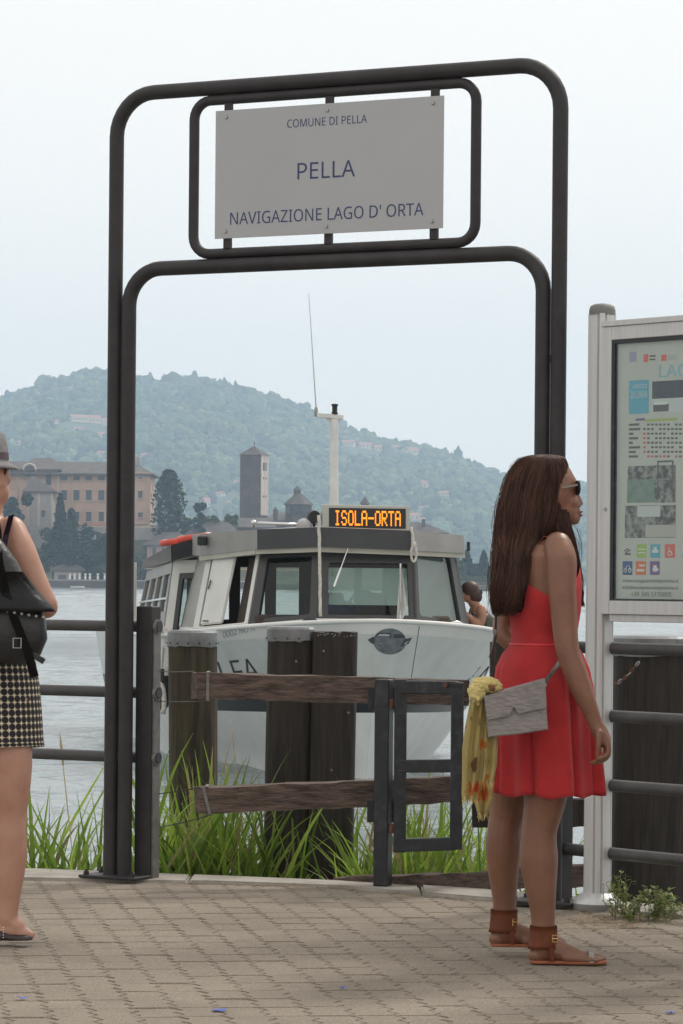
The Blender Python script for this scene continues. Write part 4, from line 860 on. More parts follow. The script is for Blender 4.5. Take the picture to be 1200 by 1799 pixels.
for px, py0, py1 in ((405, 1256, 1470), (105, 1285, 1500), (395, 1330, 1500)):
    p0, p1 = W(px + 22, py1, 13.8), W(px, py0, 13.8); n0 = len(RVt); blade(p0, (p1 - p0).normalized(), (p1 - p0).length, .006, .05, np.array((.4, .33, .18)), 8); blade(p0.lerp(p1, .72), (p1 - p0).normalized(), (p1 - p0).length * .28, .02, .15, np.array((.5, .42, .26)), 8)
tag(pyd('reed_bed', [tuple(v) for v in RVt], RF, m_reed, cols=np.array(RC)), 'bright green reeds growing from the water along the quay', 'reeds', kind='stuff')
# ------------------------------------------------------------------ weed at the foot of the notice board
def weed(name, label, px0, px1, yb, yt, n, seed):
    r_ = random.Random(seed); p0, p1 = on_z(px0, yb, 0), on_z(px1, yb, 0); t = thing(name, label, 'plant', (p0 + p1) / 2); sb, V, F, Cc = B(), [], [], []
    for k in range(n):
        b = p0.lerp(p1, r_.random()) - t.location + Vector((0, r_.uniform(-.06, .1), 0)); h = r_.uniform(.3, 1) * (yb - yt) * 11.8 / FPX; tip = b + Vector((r_.gauss(0, .04), r_.gauss(0, .03), h)); tube(sb, [b, b.lerp(tip, .5) + Vector((r_.gauss(0, .01), 0, 0)), tip], [.002, .0016, .001], 5)
        for j in range(16):
            c = b.lerp(tip, r_.uniform(.15, 1.03)); a = r_.uniform(0, 6.28); u = Vector((math.cos(a), math.sin(a), r_.uniform(-.1, .7))).normalized(); v = u.cross(UP).normalized(); L_ = r_.uniform(.014, .03); n0 = len(V)
            V += [c, c + u * L_ * .5 + v * L_ * .26, c + u * L_, c + u * L_ * .5 - v * L_ * .26]; F.append((n0, n0 + 1, n0 + 2, n0 + 3)); cc = np.array(r_.choice([(.14, .2, .04), (.2, .25, .06), (.28, .28, .1), (.09, .15, .03)])); Cc += [cc] * 4
    obj('stem', sb, mat('weed_stem', (.16, .17, .06), .8), t); pyd('leaves', [tuple(q) for q in V], F, m_reed, t, cols=np.array(Cc))['kind'] = 'stuff'
weed('weed', 'tall leafy weed right beside the notice board foot', 1076, 1106, 1612, 1530, 16, 1); weed('weed', 'low spreading weed in front of the massive mooring post', 1095, 1180, 1618, 1562, 34, 2); weed('weed', 'small weed clump by the pale kerb end', 1160, 1215, 1608, 1555, 16, 3)
# dry litter round the board foot
dv, df = [], []
for k in range(420):
    px, py = random.gauss(1060, 60), random.gauss(1618, 9)
    if k % 3 == 0: px, py = random.uniform(300, 1000), 0
    if py == 0: x = W(px, 1560, 12.6).x; p = Vector((x, edge_y(x) - abs(random.gauss(0, .03)), .003))
    else: p = on_z(px, max(py, 1588), .003)
    a = random.uniform(0, 3.14); L_ = random.uniform(.006, .022); u = Vector((math.cos(a), math.sin(a), random.uniform(-.1, .25))) * L_; v = Vector((-math.sin(a), math.cos(a), 0)) * L_ * .2; n0 = len(dv)
    dv += [tuple(p - u), tuple(p - v), tuple(p + u + UP * .002), tuple(p + v)]; df.append((n0, n0 + 1, n0 + 2, n0 + 3))
tag(pyd('dry_leaf_litter', dv, df, mat('dry_litter', (.3, .2, .1), .9, var=.5, vscale=40)), 'dry brown plant litter along the kerb and board foot', 'litter', kind='stuff')
# ================================================================== FERRY BOAT
from mathutils.bvhtree import BVHTree
BA = R(9); BO = Vector((-.154, 34.0, WZ)); fw_, pr_ = Vector((math.sin(BA), -math.cos(BA), 0)), Vector((math.cos(BA), math.sin(BA), 0))
boat = thing('ferry_boat', 'white passenger ferry with grey hull, raked wheelhouse windows and lit destination display', 'boat', BO, BA)
def LV(v, u, z): return Vector((v, -u, z))
def bl(px, py, u):
    """point of the boat (local) seen at a photo pixel, u metres ahead of midship"""
    p = on_plane(px, py, BO + fw_ * u, fw_) - BO; return LV(p.dot(pr_), u, p.z)
def toW(p): return BO + pr_ * p.x - fw_ * p.y + UP * p.z
m_hull = mat('hull_grey_paint', (.55, .58, .565), .34, var=.12, vscale=2.2, stretch=(2, 2, .6), spec=.5, stain=.05); m_hullw = mat('hull_white_paint', (.7, .72, .71), .4, var=.1, vscale=3, stretch=(1.5, 1.5, .5)); m_stripe = mat('hull_black_stripe', (.012, .014, .018), .35)
m_deckw = mat('deck_white', (.66, .66, .64), .5, var=.1, vscale=2); m_wfr = mat('window_frame_dark', (.035, .034, .034), .45); m_fd = mat('fascia_dark', (.042, .042, .046), .5, var=.2, vscale=4); m_fl = mat('fascia_light', (.27, .26, .25), .5, var=.15, vscale=3)
m_cab = mat('cabin_white', (.6, .6, .57), .5, var=.12, vscale=3); m_soff = mat('soffit_cream', (.4, .39, .33), .6, var=.15, vscale=3); m_wnt = mat('cabin_interior', (.055, .038, .03), .7, var=.3, vscale=4); m_bglass = glass_mat('boat_glass', (.52, .62, .58), .0); m_chr = mat('chrome', (.6, .6, .6), .2, metal=1.0); m_rope = mat('rope_white', (.58, .55, .5), .9, var=.3, vscale=30, bump=.5, bscale=150); m_rubber = mat('black_rubber', (.012, .012, .013), .6)
def zg(u): return 1.36 + .24 * max(0, (u + .5) / 3.8) ** 1.5
def hb(u, zf):
    ue = 2.65 + .68 * zf; u0 = -3 + 2.9 * zf; s = min(1, max(0, (u - u0) / (ue - u0))); p = 1.7 + .7 * zf; q = .95 - .33 * zf
    return (1.58 + .29 * zf ** .8) * (1 - s ** p) ** q * (1 - .03 * max(0, (-u - 4) / 5))
def hull_pt(t, zf, side):
    ue = 2.65 + .68 * max(zf, 0); u = -9 + (ue + 9) * t; z = zg(u) * zf if zf > 0 else zf
    return LV(side * hb(u, max(zf, 0)), u, z)
ts = np.concatenate([np.linspace(0, .6, 8)[:-1], 1 - (1 - np.linspace(0, 1, 34)) ** 1.8 * .4])
def hull_band(name, z0, z1, m_, n=6):
    bm = B(); rows = []
    for k in range(n + 1):
        zf = z0 + (z1 - z0) * k / n; rows.append([hull_pt(t, zf, -1) for t in ts] + [hull_pt(t, zf, 1) for t in ts[::-1][1:]])
    loft(bm, rows, caps=False, closed=False); return obj(name, bm, m_, boat, smooth=True)
hull_band('lower_hull', -.25, .44, m_hullw, 5); hull_band('hull_stripe', .44, .525, m_stripe, 2); ht = hull_band('topside', .525, .925, m_hull, 7); hull_band('gunwale_strip', .925, 1.0, m_deckw, 2)
bm = B(); ring = [hull_pt(t, 1.0, -1) for t in ts] + [hull_pt(t, 1.0, 1) for t in ts[::-1][1:]]; bm.faces.new([bm.verts.new(p - UP * .012) for p in ring]); bmesh.ops.triangulate(bm, faces=bm.faces[:]); obj('deck', bm, m_deckw, boat)
bm = B(); tube(bm, [p + UP * .005 for p in ring], .022, 8); obj('rubbing_rail', bm, m_deckw, boat, smooth=True)
bm = B(); ws = [hull_pt(0, zf, s) for s, zf in ((-1, -.25), (-1, .5), (-1, 1), (1, 1), (1, .5), (1, -.25))]; bm.faces.new([bm.verts.new(p) for p in ws]); obj('transom', bm, m_hull, boat)
# --- marks on the bow, laid on the hull surface
bmt = B()
for o_ in [c for c in boat.children if c.name.startswith(('topside', 'gunwale', 'lower', 'hull_st'))]: bmt.from_mesh(o_.data)
BV = BVHTree.FromBMesh(bmt); bmt.free()
iR = Matrix.Rotation(-BA, 3, 'Z')
def on_hull(px, py, lift=.004):
    o = iR @ (Vector((0, 0, CAMZ)) - BO); d = (iR @ (W(px, py, 1.0) - Vector((0, 0, CAMZ)))).normalized(); h = BV.ray_cast(o, d)
    return h[0] - d * lift if h[0] else None
def decal_text(s, quad, m_):
    """lettering on the hull inside a pixel quad (bl, br, tr, tl)"""
    me = text_me(s); v = np.array([p.co for p in me.vertices]); lo, hi = v.min(0), v.max(0)
    for p in me.vertices:
        a, b = (p.co.x - lo[0]) / (hi[0] - lo[0]), (p.co.y - lo[1]) / (hi[1] - lo[1]); q = [(1 - a) * (1 - b), a * (1 - b), a * b, (1 - a) * b]; h = on_hull(sum(w_ * k[0] for w_, k in zip(q, quad)), sum(w_ * k[1] for w_, k in zip(q, quad))); p.co = h if h else Vector((0, 0, -99))
    bm = B(); bm.from_mesh(me); bmesh.ops.delete(bm, geom=[v for v in bm.verts if v.co.z < -50], context='VERTS'); bm.to_mesh(me); bm.free()
    me.name = 'lettering'; return obj_me('lettering', me, m_, boat)
decal_text('ALFA', [(362, 1206), (462, 1196), (446, 1156), (350, 1166)], m_stripe)
decal_text('A', [(818, 1197), (842, 1199), (852, 1173), (836, 1170)], m_stripe)
decal_text('0002 NO N', [(392, 1121), (448, 1108), (446, 1098), (391, 1110)], mat('faded_ink', (.2, .2, .22), .6))
def decal_poly(name, pts, m_, par, lift=.004):
    hp = [on_hull(x, y, lift) for x, y in pts]; bm = B(); bm.faces.new([bm.verts.new(p) for p in hp]); bmesh.ops.triangulate(bm, faces=bm.faces[:]); return obj(name, bm, m_, par)
em_d, em_l, em_m = mat('emblem_dark', (.045, .05, .06), .5), mat('emblem_pale', (.42, .45, .46), .5), mat('emblem_mid', (.16, .18, .2), .5, var=.4, vscale=12)
E0 = (685, 1127); elp = lambda rx, ry, n=28, y0=0: [(E0[0] + rx * math.cos(2 * math.pi * k / n), E0[1] + y0 + ry * math.sin(2 * math.pi * k / n)) for k in range(n)]
em = decal_poly('emblem', elp(29, 23), em_m, boat)
decal_poly('emblem_boat', [(646, 1124), (655, 1119), (716, 1122), (724, 1120), (718, 1131), (706, 1136), (668, 1135), (652, 1130)], em_d, em, .007); decal_poly('emblem_boat', [(650, 1126), (715, 1128), (719, 1126), (712, 1132), (668, 1131)], em_l, em, .009)
decal_poly('emblem_boat', [(658, 1119), (664, 1112), (686, 1112), (688, 1120)], em_d, em, .008); decal_poly('emblem_boat', [(691, 1121), (694, 1114), (708, 1115), (712, 1121)], em_d, em, .008); decal_poly('emblem_boat', [(663, 1117), (667, 1114), (684, 1114.5), (685, 1117.5)], em_l, em, .0095)
decal_poly('emblem_wave', [(668, 1141), (706, 1141), (700, 1144), (674, 1144)], em_d, em, .007)
bm = B(); tube(bm, [on_hull(737 - 15 * k / 8, 1100 + 95 * k / 8, .003) for k in range(9)], .004, 5); obj('hull_seam', bm, em_m, boat)
# --- wheelhouse shell
TOP = dict(A=bl(368, 975, .3), B=bl(461, 968, 1.3), C=bl(561, 965, 1.78), D=bl(724, 967, 1.78), E=bl(795, 973, .9)); BOT = dict(A=bl(343, 1106, .5), B=bl(439, 1097, 1.5), C=bl(558, 1087, 2.0), D=bl(729, 1089, 2.0), E=bl(820, 1102, 1.1))
TOP['F'] = LV(TOP['E'].x + .1, .1, TOP['E'].z); BOT['F'] = LV(BOT['E'].x + .13, .2, BOT['E'].z); TOP['G'] = LV(TOP['F'].x, -.8, TOP['F'].z); BOT['G'] = LV(BOT['F'].x, -.8, BOT['F'].z)
TOP['Z'] = LV(TOP['A'].x - .03, -.8, TOP['A'].z); BOT['Z'] = LV(BOT['A'].x - .03, -.7, BOT['A'].z)
def mixq(q, a, b): return q[0] * (1 - a) * (1 - b) + q[1] * a * (1 - b) + q[2] * a * b + q[3] * (1 - a) * b
def ring_panel(name, q, inset, th, m_, par, rad=.0, inner=None):
    """window frame: quad q (bl, br, tr, tl) with an opening inset by (left, right, bottom, top) fractions"""
    il, ir, ib, it = inset; nrm = (q[1] - q[0]).cross(q[3] - q[0]).normalized(); bm = B(); oc, ic = [], []
    n = 6
    for (ca, cb, a0) in ((1 - ir - rad, 1 - it - rad, 0), (il + rad, 1 - it - rad, 90), (il + rad, ib + rad, 180), (1 - ir - rad, ib + rad, 270)):
        for k in range(n + 1):
            a = R(a0 + 90 * k / n); ic.append((ca + rad * math.cos(a), cb + rad * math.sin(a))); 
            ox, oy = (1 if math.cos(R(a0 + 45)) > 0 else 0), (1 if math.sin(R(a0 + 45)) > 0 else 0); f_ = k / n
            oc.append((ox, oy))
    N = len(ic); fr = [bm.verts.new(mixq(q, *p) + nrm * th / 2) for p in ic]; bk = [bm.verts.new(mixq(q, *p) - nrm * th / 2) for p in ic]
    cf = {}; 
    for z_, s_ in (('f', .5), ('b', -.5)):
        for p in ((0, 0), (1, 0), (1, 1), (0, 1)): cf[z_, p] = bm.verts.new(mixq(q, *p) + nrm * th * s_)
    for k in range(N):
        j = (k + 1) % N
        for z_, arr in (('f', fr), ('b', bk)):
            a_, b_ = cf[z_, oc[k]], cf[z_, oc[j]]
            vs = (arr[k], arr[j], b_) if a_ is b_ else (arr[k], arr[j], b_, a_)
            try: bm.faces.new(vs)
            except ValueError: pass
        bm.faces.new((fr[k], fr[j], bk[j], bk[k]))
    for p, r_ in (((0, 0), (1, 0)), ((1, 0), (1, 1)), ((1, 1), (0, 1)), ((0, 1), (0, 0))): bm.faces.new((cf['f', p], cf['f', r_], cf['b', r_], cf['b', p]))
    return obj(name, bm, m_, par)
def pane(q, inset, m_, par, off=0.0, name='pane'):
    il, ir, ib, it = inset; nrm = (q[1] - q[0]).cross(q[3] - q[0]).normalized(); e = .012; bm = B()
    bm.faces.new([bm.verts.new(mixq(q, a, b) + nrm * off) for a, b in ((il - e, ib - e), (1 - ir + e, ib - e), (1 - ir + e, 1 - it + e), (il - e, 1 - it + e))]); return obj(name, bm, m_, par)
Q = lambda a, b: (BOT[a], BOT[b], TOP[b], TOP[a])
def facet(a, b, inset, pm, rad=.05, th=.05):
    w_ = ring_panel('window', Q(a, b), inset, th, m_wfr, boat, rad); pane(Q(a, b), inset, pm, w_); return w_
m_grlight = mat('frosted_blind', (.42, .40, .385), .6, var=.05, vscale=3)
facet('B', 'C', (.13, .1, .06, .1), m_bglass); wc = facet('C', 'D', (.1, .06, .05, .2), m_bglass, .03); facet('D', 'E', (.06, .14, .06, .06), m_bglass, .04); facet('E', 'F', (.2, .2, .06, .08), m_bglass)
pane(Q('D', 'E'), (.06, .14, .06, .06), m_grlight, boat, -.03, 'grey_blind')
for t_ in ('B', 'C', 'D', 'E'):
    bm = B(); bar(bm, BOT[t_], TOP[t_], .05, .05, .006, up=Vector((0, 1, 0))); obj('window_pillar', bm, mat('pillar_grey', (.1, .098, .092), .5) if t_ in 'BE' else m_wfr, boat)
# open side door facet
qa = Q('A', 'B'); w_ = ring_panel('door_frame', qa, (.1, .06, .02, .04), .06, m_cab, boat, .03)
dq = (mixq(qa, .17, .03), mixq(qa, .56, .03), mixq(qa, .6, .95), mixq(qa, .17, .95)); dn = (dq[1] - dq[0]).cross(dq[3] - dq[0]).normalized(); bm = B(); prism(bm, [p + dn * .03 for p in dq], dn * .03); bmesh.ops.recalc_face_normals(bm, faces=bm.faces); bmesh.ops.bevel(bm, geom=bm.edges[:], offset=.012, segments=2, affect='EDGES'); dr_ = obj('door', bm, m_cab, boat)
bm = B(); h0, h1 = mixq(qa, .22, .5) + dn * .075, mixq(qa, .24, .62) + dn * .075; tube(bm, [h0, h1], .008, 6); obj('handle', bm, m_wfr, dr_); bm = B(); h0, h1 = mixq(qa, .22, .08) + dn * .066, mixq(qa, .32, .07) + dn * .066; tube(bm, [h0, h1], .008, 6); obj('hinge', bm, m_wfr, dr_)
bm = B(); q_ = (mixq(qa, .6, .02), mixq(qa, .78, .02), mixq(qa, .82, .96), mixq(qa, .62, .96)); prism(bm, [p - dn * .1 for p in q_], -dn * .03); obj('inner_panel', bm, m_wnt, boat)
bm = B(); bm.faces.new([bm.verts.new(p) for p in (BOT['Z'], BOT['A'], TOP['A'], TOP['Z'])]); bmesh.ops.solidify(bm, geom=bm.faces[:], thickness=.03); obj('side_wall', bm, m_cab, boat)
# sill course under the windows
bm = B(); pts = [BOT[k] - UP * .012 for k in 'ZABCDEFG']; tube(bm, pts, .028, 8); obj('sill_rail', bm, m_deckw, boat, smooth=True)
for a, b in zip('ZABCDEF', 'ABCDEFG'):
    bm = B(); p, q_ = BOT[a], BOT[b]; z0 = 1.2; bm.faces.new([bm.verts.new(v) for v in (LV(p.x, -p.y, z0), LV(q_.x, -q_.y, z0), q_, p)]); bmesh.ops.solidify(bm, geom=bm.faces[:], thickness=.03); obj('coaming', bm, m_deckw, boat)
# bulkhead behind the wheelhouse: dark wood with openings
bu = -.75; zt_ = 2.36; zb_ = 1.3
def bbox(name, v0, v1, u0, u1, z0, z1, m_, par=None, bev=0): 
    bm = B(); box(bm, LV((v0 + v1) / 2, (u0 + u1) / 2, (z0 + z1) / 2), (abs(v1 - v0), abs(u1 - u0), z1 - z0), None, bev); return obj(name, bm, m_, par or boat)
for v0, v1 in ((-1.45, -1.22), (-.98, -.86), (-.58, -.46), (-.2, .12), (.42, .5), (.74, .95), (1.2, 1.45)): bbox('bulkhead_post', v0, v1, bu - .02, bu + .02, zb_, zt_, m_wnt)
bbox('bulkhead_header', -1.44, 1.44, bu - .035, bu - .021, 2.14, zt_, m_wnt); bbox('bulkhead_base', -1.44, 1.44, bu - .035, bu - .021, zb_, 1.56, m_wnt)
bbox('cabin_floor', -1.7, 1.6, -7, -.8, 1.22, 1.26, m_wnt); bbox('dashboard', -1.0, 1.05, 1.2, 1.62, 1.45, 1.64, m_wnt, bev=.02)
bm = B(); c_ = LV(.25, 1.0, 1.72); tube(bm, [c_ + Vector((.17 * math.cos(a), .03 * math.sin(a), .17 * math.sin(a))) for a in [k * .393 for k in range(16)]], .014, 6, closed=True); obj('steering_wheel', bm, m_rubber, boat, smooth=True)
for v_ in (-.05, .55):
    bm = B(); box(bm, LV(v_, .15, 1.62), (.42, .12, .5), None, .05, 3); obj('seat_back', bm, m_rubber, boat, smooth=True)
bm = B(); ball(bm, (0, 0, 0), (.26, .14, .1)); bmesh.ops.transform(bm, matrix=Matrix.Translation(LV(-.12, 1.35, 1.7)), verts=bm.verts); o_ = obj('jacket', bm, mat('blue_cloth', (.03, .07, .24), .8, var=.3, vscale=9, bump=.6, bscale=12), None, smooth=True); o_.location = BO; o_.rotation_euler = (0, 0, BA); tag(o_, 'blue jacket lying on the dashboard behind the front window', 'jacket')
sc = glass_mat('sun_screen', (.5, .5, .52), .0); 
m_sc = bpy.data.materials.new('white_sun_screen'); m_sc.use_nodes = True; b_ = m_sc.node_tree.nodes['Principled BSDF']; b_.inputs['Base Color'].default_value = (.8, .82, .86, 1); b_.inputs['Alpha'].default_value = .74; b_.inputs['Roughness'].default_value = .5
pane(Q('C', 'D'), (.13, .04, .24, .25), m_sc, boat, -.06, 'sun_screen')
for a in (.17, .9):
    bm = B(); c_ = mixq(Q('C', 'D'), a, .66) + Vector((0, .045, 0)); box(bm, c_, (.035, .015, .07), None, .004); obj('screen_clip', bm, m_deckw, boat)
# --- wheelhouse roof and fascia
RT = [bl(352, 938, .35), bl(452, 930, 1.5), bl(562, 926, 2.0), bl(722, 932, 2.0), bl(815, 941, 1.05)]; RBm = [bl(353, 977, .35), bl(452, 965, 1.5), bl(562, 961, 2.0), bl(722, 967, 2.0), bl(817, 972, 1.05)]
RT += [LV(RT[4].x + .05, -.5, RT[4].z), LV(RT[4].x, -1.0, RT[4].z), LV(RT[0].x, -1.0, RT[0].z)]; RBm += [LV(p.x, -p.y, p.z - .21) for p in RT[5:]]
bm = B(); ctr = sum((p for p in RT), Vector()) / len(RT) + UP * .1; c_ = bm.verts.new(ctr); vs = [bm.verts.new(p) for p in RT]
for k in range(len(vs)): bm.faces.new((vs[k], vs[(k + 1) % len(vs)], c_))
obj('wheelhouse_roof', bm, m_fl, boat)
bm = B(); bm.faces.new([bm.verts.new(p + UP * .01) for p in RBm]); bmesh.ops.triangulate(bm, faces=bm.faces[:]); obj('soffit', bm, m_soff, boat)
for k, m_ in enumerate((m_fl, m_fd, m_fd, m_fl, m_cab, m_fl, m_fl, m_fl)):
    j = (k + 1) % 8; bm = B(); a, b, c2_, d2_ = RBm[k], RBm[j], RT[j], RT[k]; nn = (b - a).cross(d2_ - a).normalized(); prism(bm, [a + (b - a) * .004, b - (b - a) * .004, c2_ - (c2_ - d2_) * .004, d2_ + (c2_ - d2_) * .004], nn * -.02); obj('fascia_panel', bm, m_, boat)
    if k < 4:
        bm = B(); a2, b2 = a - UP * .0 + Vector((0, .06, 0)), b + Vector((0, .06, 0)); bar(bm, a2 - UP * .025, b2 - UP * .025, .03, .05); obj('eave_trim', bm, m_soff, boat)
# --- destination display
hq = [bl(567, 933, 1.72), bl(719, 936, 1.72), bl(721, 889, 1.72), bl(568, 886, 1.72)]; dd = Vector((0, .14, 0)); led = thing('destination_display', 'lit orange destination display board on the wheelhouse roof', 'display', BO, BA)
bm = B(); prism(bm, hq, dd); bmesh.ops.recalc_face_normals(bm, faces=bm.faces); bmesh.ops.bevel(bm, geom=bm.edges[:], offset=.006, affect='EDGES'); obj('housing', bm, mat('display_housing', (.42, .42, .38), .5), led)
sq = [bl(578, 927, 1.724), bl(713, 929, 1.724), bl(713, 894, 1.724), bl(578, 892, 1.724)]; bm = B(); prism(bm, sq, Vector((0, .02, 0))); obj('screen', bm, mat('display_black', (.012, .012, .014), .4), led)
font = {'I': '01110 00100 00100 00100 00100 00100 01110', 'S': '01110 10001 10000 01110 00001 10001 01110', 'O': '01110 10001 10001 10001 10001 10001 01110', 'L': '10000 10000 10000 10000 10000 10000 11111', 'A': '01110 10001 10001 11111 10001 10001 10001', '-': '00000 00000 00000 11111 00000 00000 00000', 'R': '11110 10001 10001 11110 10100 10010 10001', 'T': '11111 00100 00100 00100 00100 00100 00100'}
m_led = mat('amber_led', (.9, .3, .02), .5, emit=(1.0, .30, .015), estr=1.15)
for ci, chh in enumerate('ISOLA-ORTA'):
    bm = B()
    for r_, row in enumerate(font[chh].split()):
        for c, bit in enumerate(row):
            if bit == '1':
                a = .072 + .86 * (ci * 6 + c + .5) / 59; b = .88 - .76 * (r_ + .5) / 7; p = mixq(sq, a, b); box(bm, p - Vector((0, .004, 0)), (.0125, .006, .0195))
    o_ = obj('letter', bm, m_led, led); o_['kind'] = 'stuff'
# --- mast, aerial, lights and roof fittings
m_mast = mat('mast_white', (.66, .66, .64), .45, var=.15, vscale=6)
ms_ = bl(587, 885, .3); mt = bl(587.5, 736, .3); bm = B(); tube(bm, [ms_ - UP * .25, mt], [.05, .043], 16); obj('mast', bm, m_mast, boat, smooth=True, angle=40)
a, b = bl(556, 729, .3), bl(603, 733, .3); bm = B(); bar(bm, a, b, .05, .05, .006); prism(bm, [bl(570, 732, .3), bl(600, 734, .3), bl(593, 744, .3), bl(580, 744, .3)], Vector((0, .03, 0))); obj('crosstree', bm, m_mast, boat)
p = bl(588, 728, .3); bm = B(); lathe(bm, [(.034, 0), (.036, .02), (.028, .025), (.028, .085), (.036, .09), (.036, .11), (.01, .115)], p, 14); obj('masthead_lamp', bm, m_rubber, boat, smooth=True, angle=40)
p = bl(556, 727, .3); q_ = bl(542.5, 515, .3); bm = B(); tube(bm, [p - UP * .03, p + (q_ - p) * .05, p + (q_ - p) * .06, q_], [.022, .018, .007, .003], 8); obj('whip_aerial', bm, mat('aerial_grey', (.3, .3, .3), .5), boat, smooth=True)
a, b = bl(446, 918, 1.35), bl(528, 922, 1.6); bm = B(); tube(bm, [a - UP * .05, a, b], .017, 8); ball(bm, a, .03, 10); obj('roof_rail', bm, m_chr, boat, smooth=True)
p = bl(534, 925, 1.6); bm = B(); ball(bm, p, (.085, .09, .085), 16); obj('horn_cover', bm, mat('grey_cover', (.36, .36, .36), .7), boat, smooth=True)
p = bl(552, 908, 1.6); bm = B(); bmesh.ops.create_cone(bm, cap_ends=True, segments=24, radius1=.07, radius2=.062, depth=.08, matrix=Matrix.Translation(p) @ Matrix.Rotation(R(90), 4, 'X')); tube(bm, [p - UP * .12, p], .015, 8); obj('searchlight', bm, m_rubber, boat, smooth=True, angle=40)
p = bl(355, 950, .5); bm = B(); box(bm, p, (.1, .09, .1), None, .012); tube(bm, [p + Vector((-.02, -.05, -.02)), p + Vector((-.02, -.08, -.02))], .035, 12); obj('floodlight', bm, m_rubber, boat)
p = bl(818, 960, .95); bm = B(); box(bm, p + Vector((.03, 0, 0)), (.03, .05, .1), None, .006); obj('side_lamp', bm, m_rubber, boat)
def rope_pts(a, b, sag=0.0, n=14, wob=.004): return [a.lerp(b, k / n) - UP * (sag * math.sin(math.pi * k / n)) + Vector((random.uniform(-wob, wob), 0, 0)) for k in range(n + 1)]
bm = B(); tube(bm, rope_pts(bl(560, 905, 2.1), bl(563, 1083, 2.14)), .0165, 8); obj('rope', bm, m_rope, boat, smooth=True)
bm = B(); tube(bm, rope_pts(bl(723, 926, 2.06), bl(727, 957, 2.1), n=6), .014, 8); c_ = bl(727, 972, 2.1); tube(bm, [c_ + Vector((.028 * math.cos(t), 0, .085 * math.sin(t))) for t in [k * .45 for k in range(14)]], .012, 8, closed=True); ball(bm, bl(727, 957, 2.1), .03, 10); obj('rope', bm, m_rope, boat, smooth=True)
bm = B(); a, b = bl(611, 964, 2.0), bl(587, 1031, 2.08); tube(bm, [a, a.lerp(b, .55)], .008, 6); tube(bm, [a.lerp(b, .5), b], .013, 6); obj('wiper', bm, m_chr, boat)
fl = thing('pennant', 'limp white pennant on a short bow staff in front of the window', 'flag', BO, BA); a, b = bl(703, 1092, 2.35), bl(703.5, 990, 2.35); bm = B(); tube(bm, [a, b], .01, 8); obj('staff', bm, m_chr, fl)
bm = B(); rows = []
for k in range(9):
    f_ = k / 8; t0 = a.lerp(b, .94 - .92 * f_); wd = .012 + .085 * f_ if f_ < .8 else .08 - (f_ - .8) * .2; rows.append([t0 + Vector((-.035 * f_ + wd * 1.0 * s, .02 * math.sin(s * 7 + f_ * 3), 0)) for s in np.linspace(0, 1.25, 8)])
loft(bm, rows, caps=False, closed=False); bmesh.ops.solidify(bm, geom=bm.faces[:], thickness=.003); obj('cloth', bm, mat('pennant_cloth', (.62, .62, .6), .9, var=.15, vscale=14), fl, smooth=True)
# bow fairleads
for px, py, m_, u_ in ((545, 1094, m_rubber, 2.3), (801, 1098, m_chr, 1.45)):
    c_ = bl(px, py, u_); bm = B(); pts = [c_ + Vector((.1 * math.cos(t), .04 * math.cos(t), .075 * math.sin(t) - .045)) for t in [math.pi * k / 12 for k in range(13)]]; tube(bm, pts, .022 if m_ is m_rubber else .016, 8); obj('fairlead', bm, m_, boat, smooth=True)
# --- passenger cabin aft
ct = [bl(363, 983, -.55), bl(307, 985, -.75), bl(262, 1003, -4.2)]; cb = [bl(352, 1106, -.55), bl(290, 1112, -.75), bl(240, 1110, -4.2)]
cq = (cb[1], cb[0], ct[0], ct[1]); w_ = ring_panel('cabin_front', cq, (.3, .06, .03, .2), .05, m_cab, boat, .01); iq = [mixq(cq, *p) for p in ((.22, .01), (.98, .01), (.98, .82), (.22, .82))]; ring_panel('window_frame', tuple(p - Vector((0, .03, 0)) for p in iq), (.16, .02, .02, .1), .05, m_wfr, w_, .02); pane(cq, (.3, .06, .03, .2), m_bglass, w_)
cs = (cb[2], cb[1], ct[1], ct[2])
for k in range(4):
    a0, a1 = k / 4, (k + 1) / 4; q_ = (mixq(cs, a0, .0), mixq(cs, a1, 0), mixq(cs, a1, .98), mixq(cs, a0, .98)); w_ = ring_panel('side_window', q_, (.1, .1, .3, .16), .05, m_fl, boat, .02); pane(q_, (.1, .1, .3, .16), m_bglass, w_)
for z_ in (.48,):
    bm = B(); tube(bm, [mixq(cs, .02, z_) + Vector((-.04, 0, 0)), mixq(cs, .98, z_) + Vector((-.04, 0, 0))], .012, 6); obj('grab_rail', bm, m_chr, boat)
rt_ = [bl(359, 941, -.35), bl(300, 958, -.6), bl(252, 984, -4.6)]; rb_ = [bl(359, 972, -.35), bl(301, 986, -.6), bl(248, 1001, -4.6)]
rt_ = [LV(1.55, -.35, rt_[0].z)] + rt_ + [LV(1.55, -4.6, rt_[2].z)]; rb_ = [LV(1.55, -.35, rb_[0].z)] + rb_ + [LV(1.55, -4.6, rb_[2].z)]
for nm, arr, m_ in (('cabin_roof', rt_, m_cab), ('cabin_ceiling', rb_, m_soff)): bm = B(); bm.faces.new([bm.verts.new(p + UP * (0 if nm == 'cabin_roof' else .008)) for p in arr]); bmesh.ops.triangulate(bm, faces=bm.faces[:]); obj(nm, bm, m_, boat)
for k, m_ in ((1, m_fd), (2, m_fl)): bm = B(); bm.faces.new([bm.verts.new(p) for p in (rb_[k], rb_[k + 1], rt_[k + 1], rt_[k])]); bmesh.ops.solidify(bm, geom=bm.faces[:], thickness=.02); obj('fascia_panel', bm, m_, boat)
for v_, u_ in ((1.5, -1.5), (1.5, -4.4), (-1.7, -4.4), (0, -4.4)):  bm = B(); tube(bm, [LV(v_, u_, 1.2), LV(v_, u_, 2.2)], .03, 8); obj('cabin_post', bm, m_cab, boat)
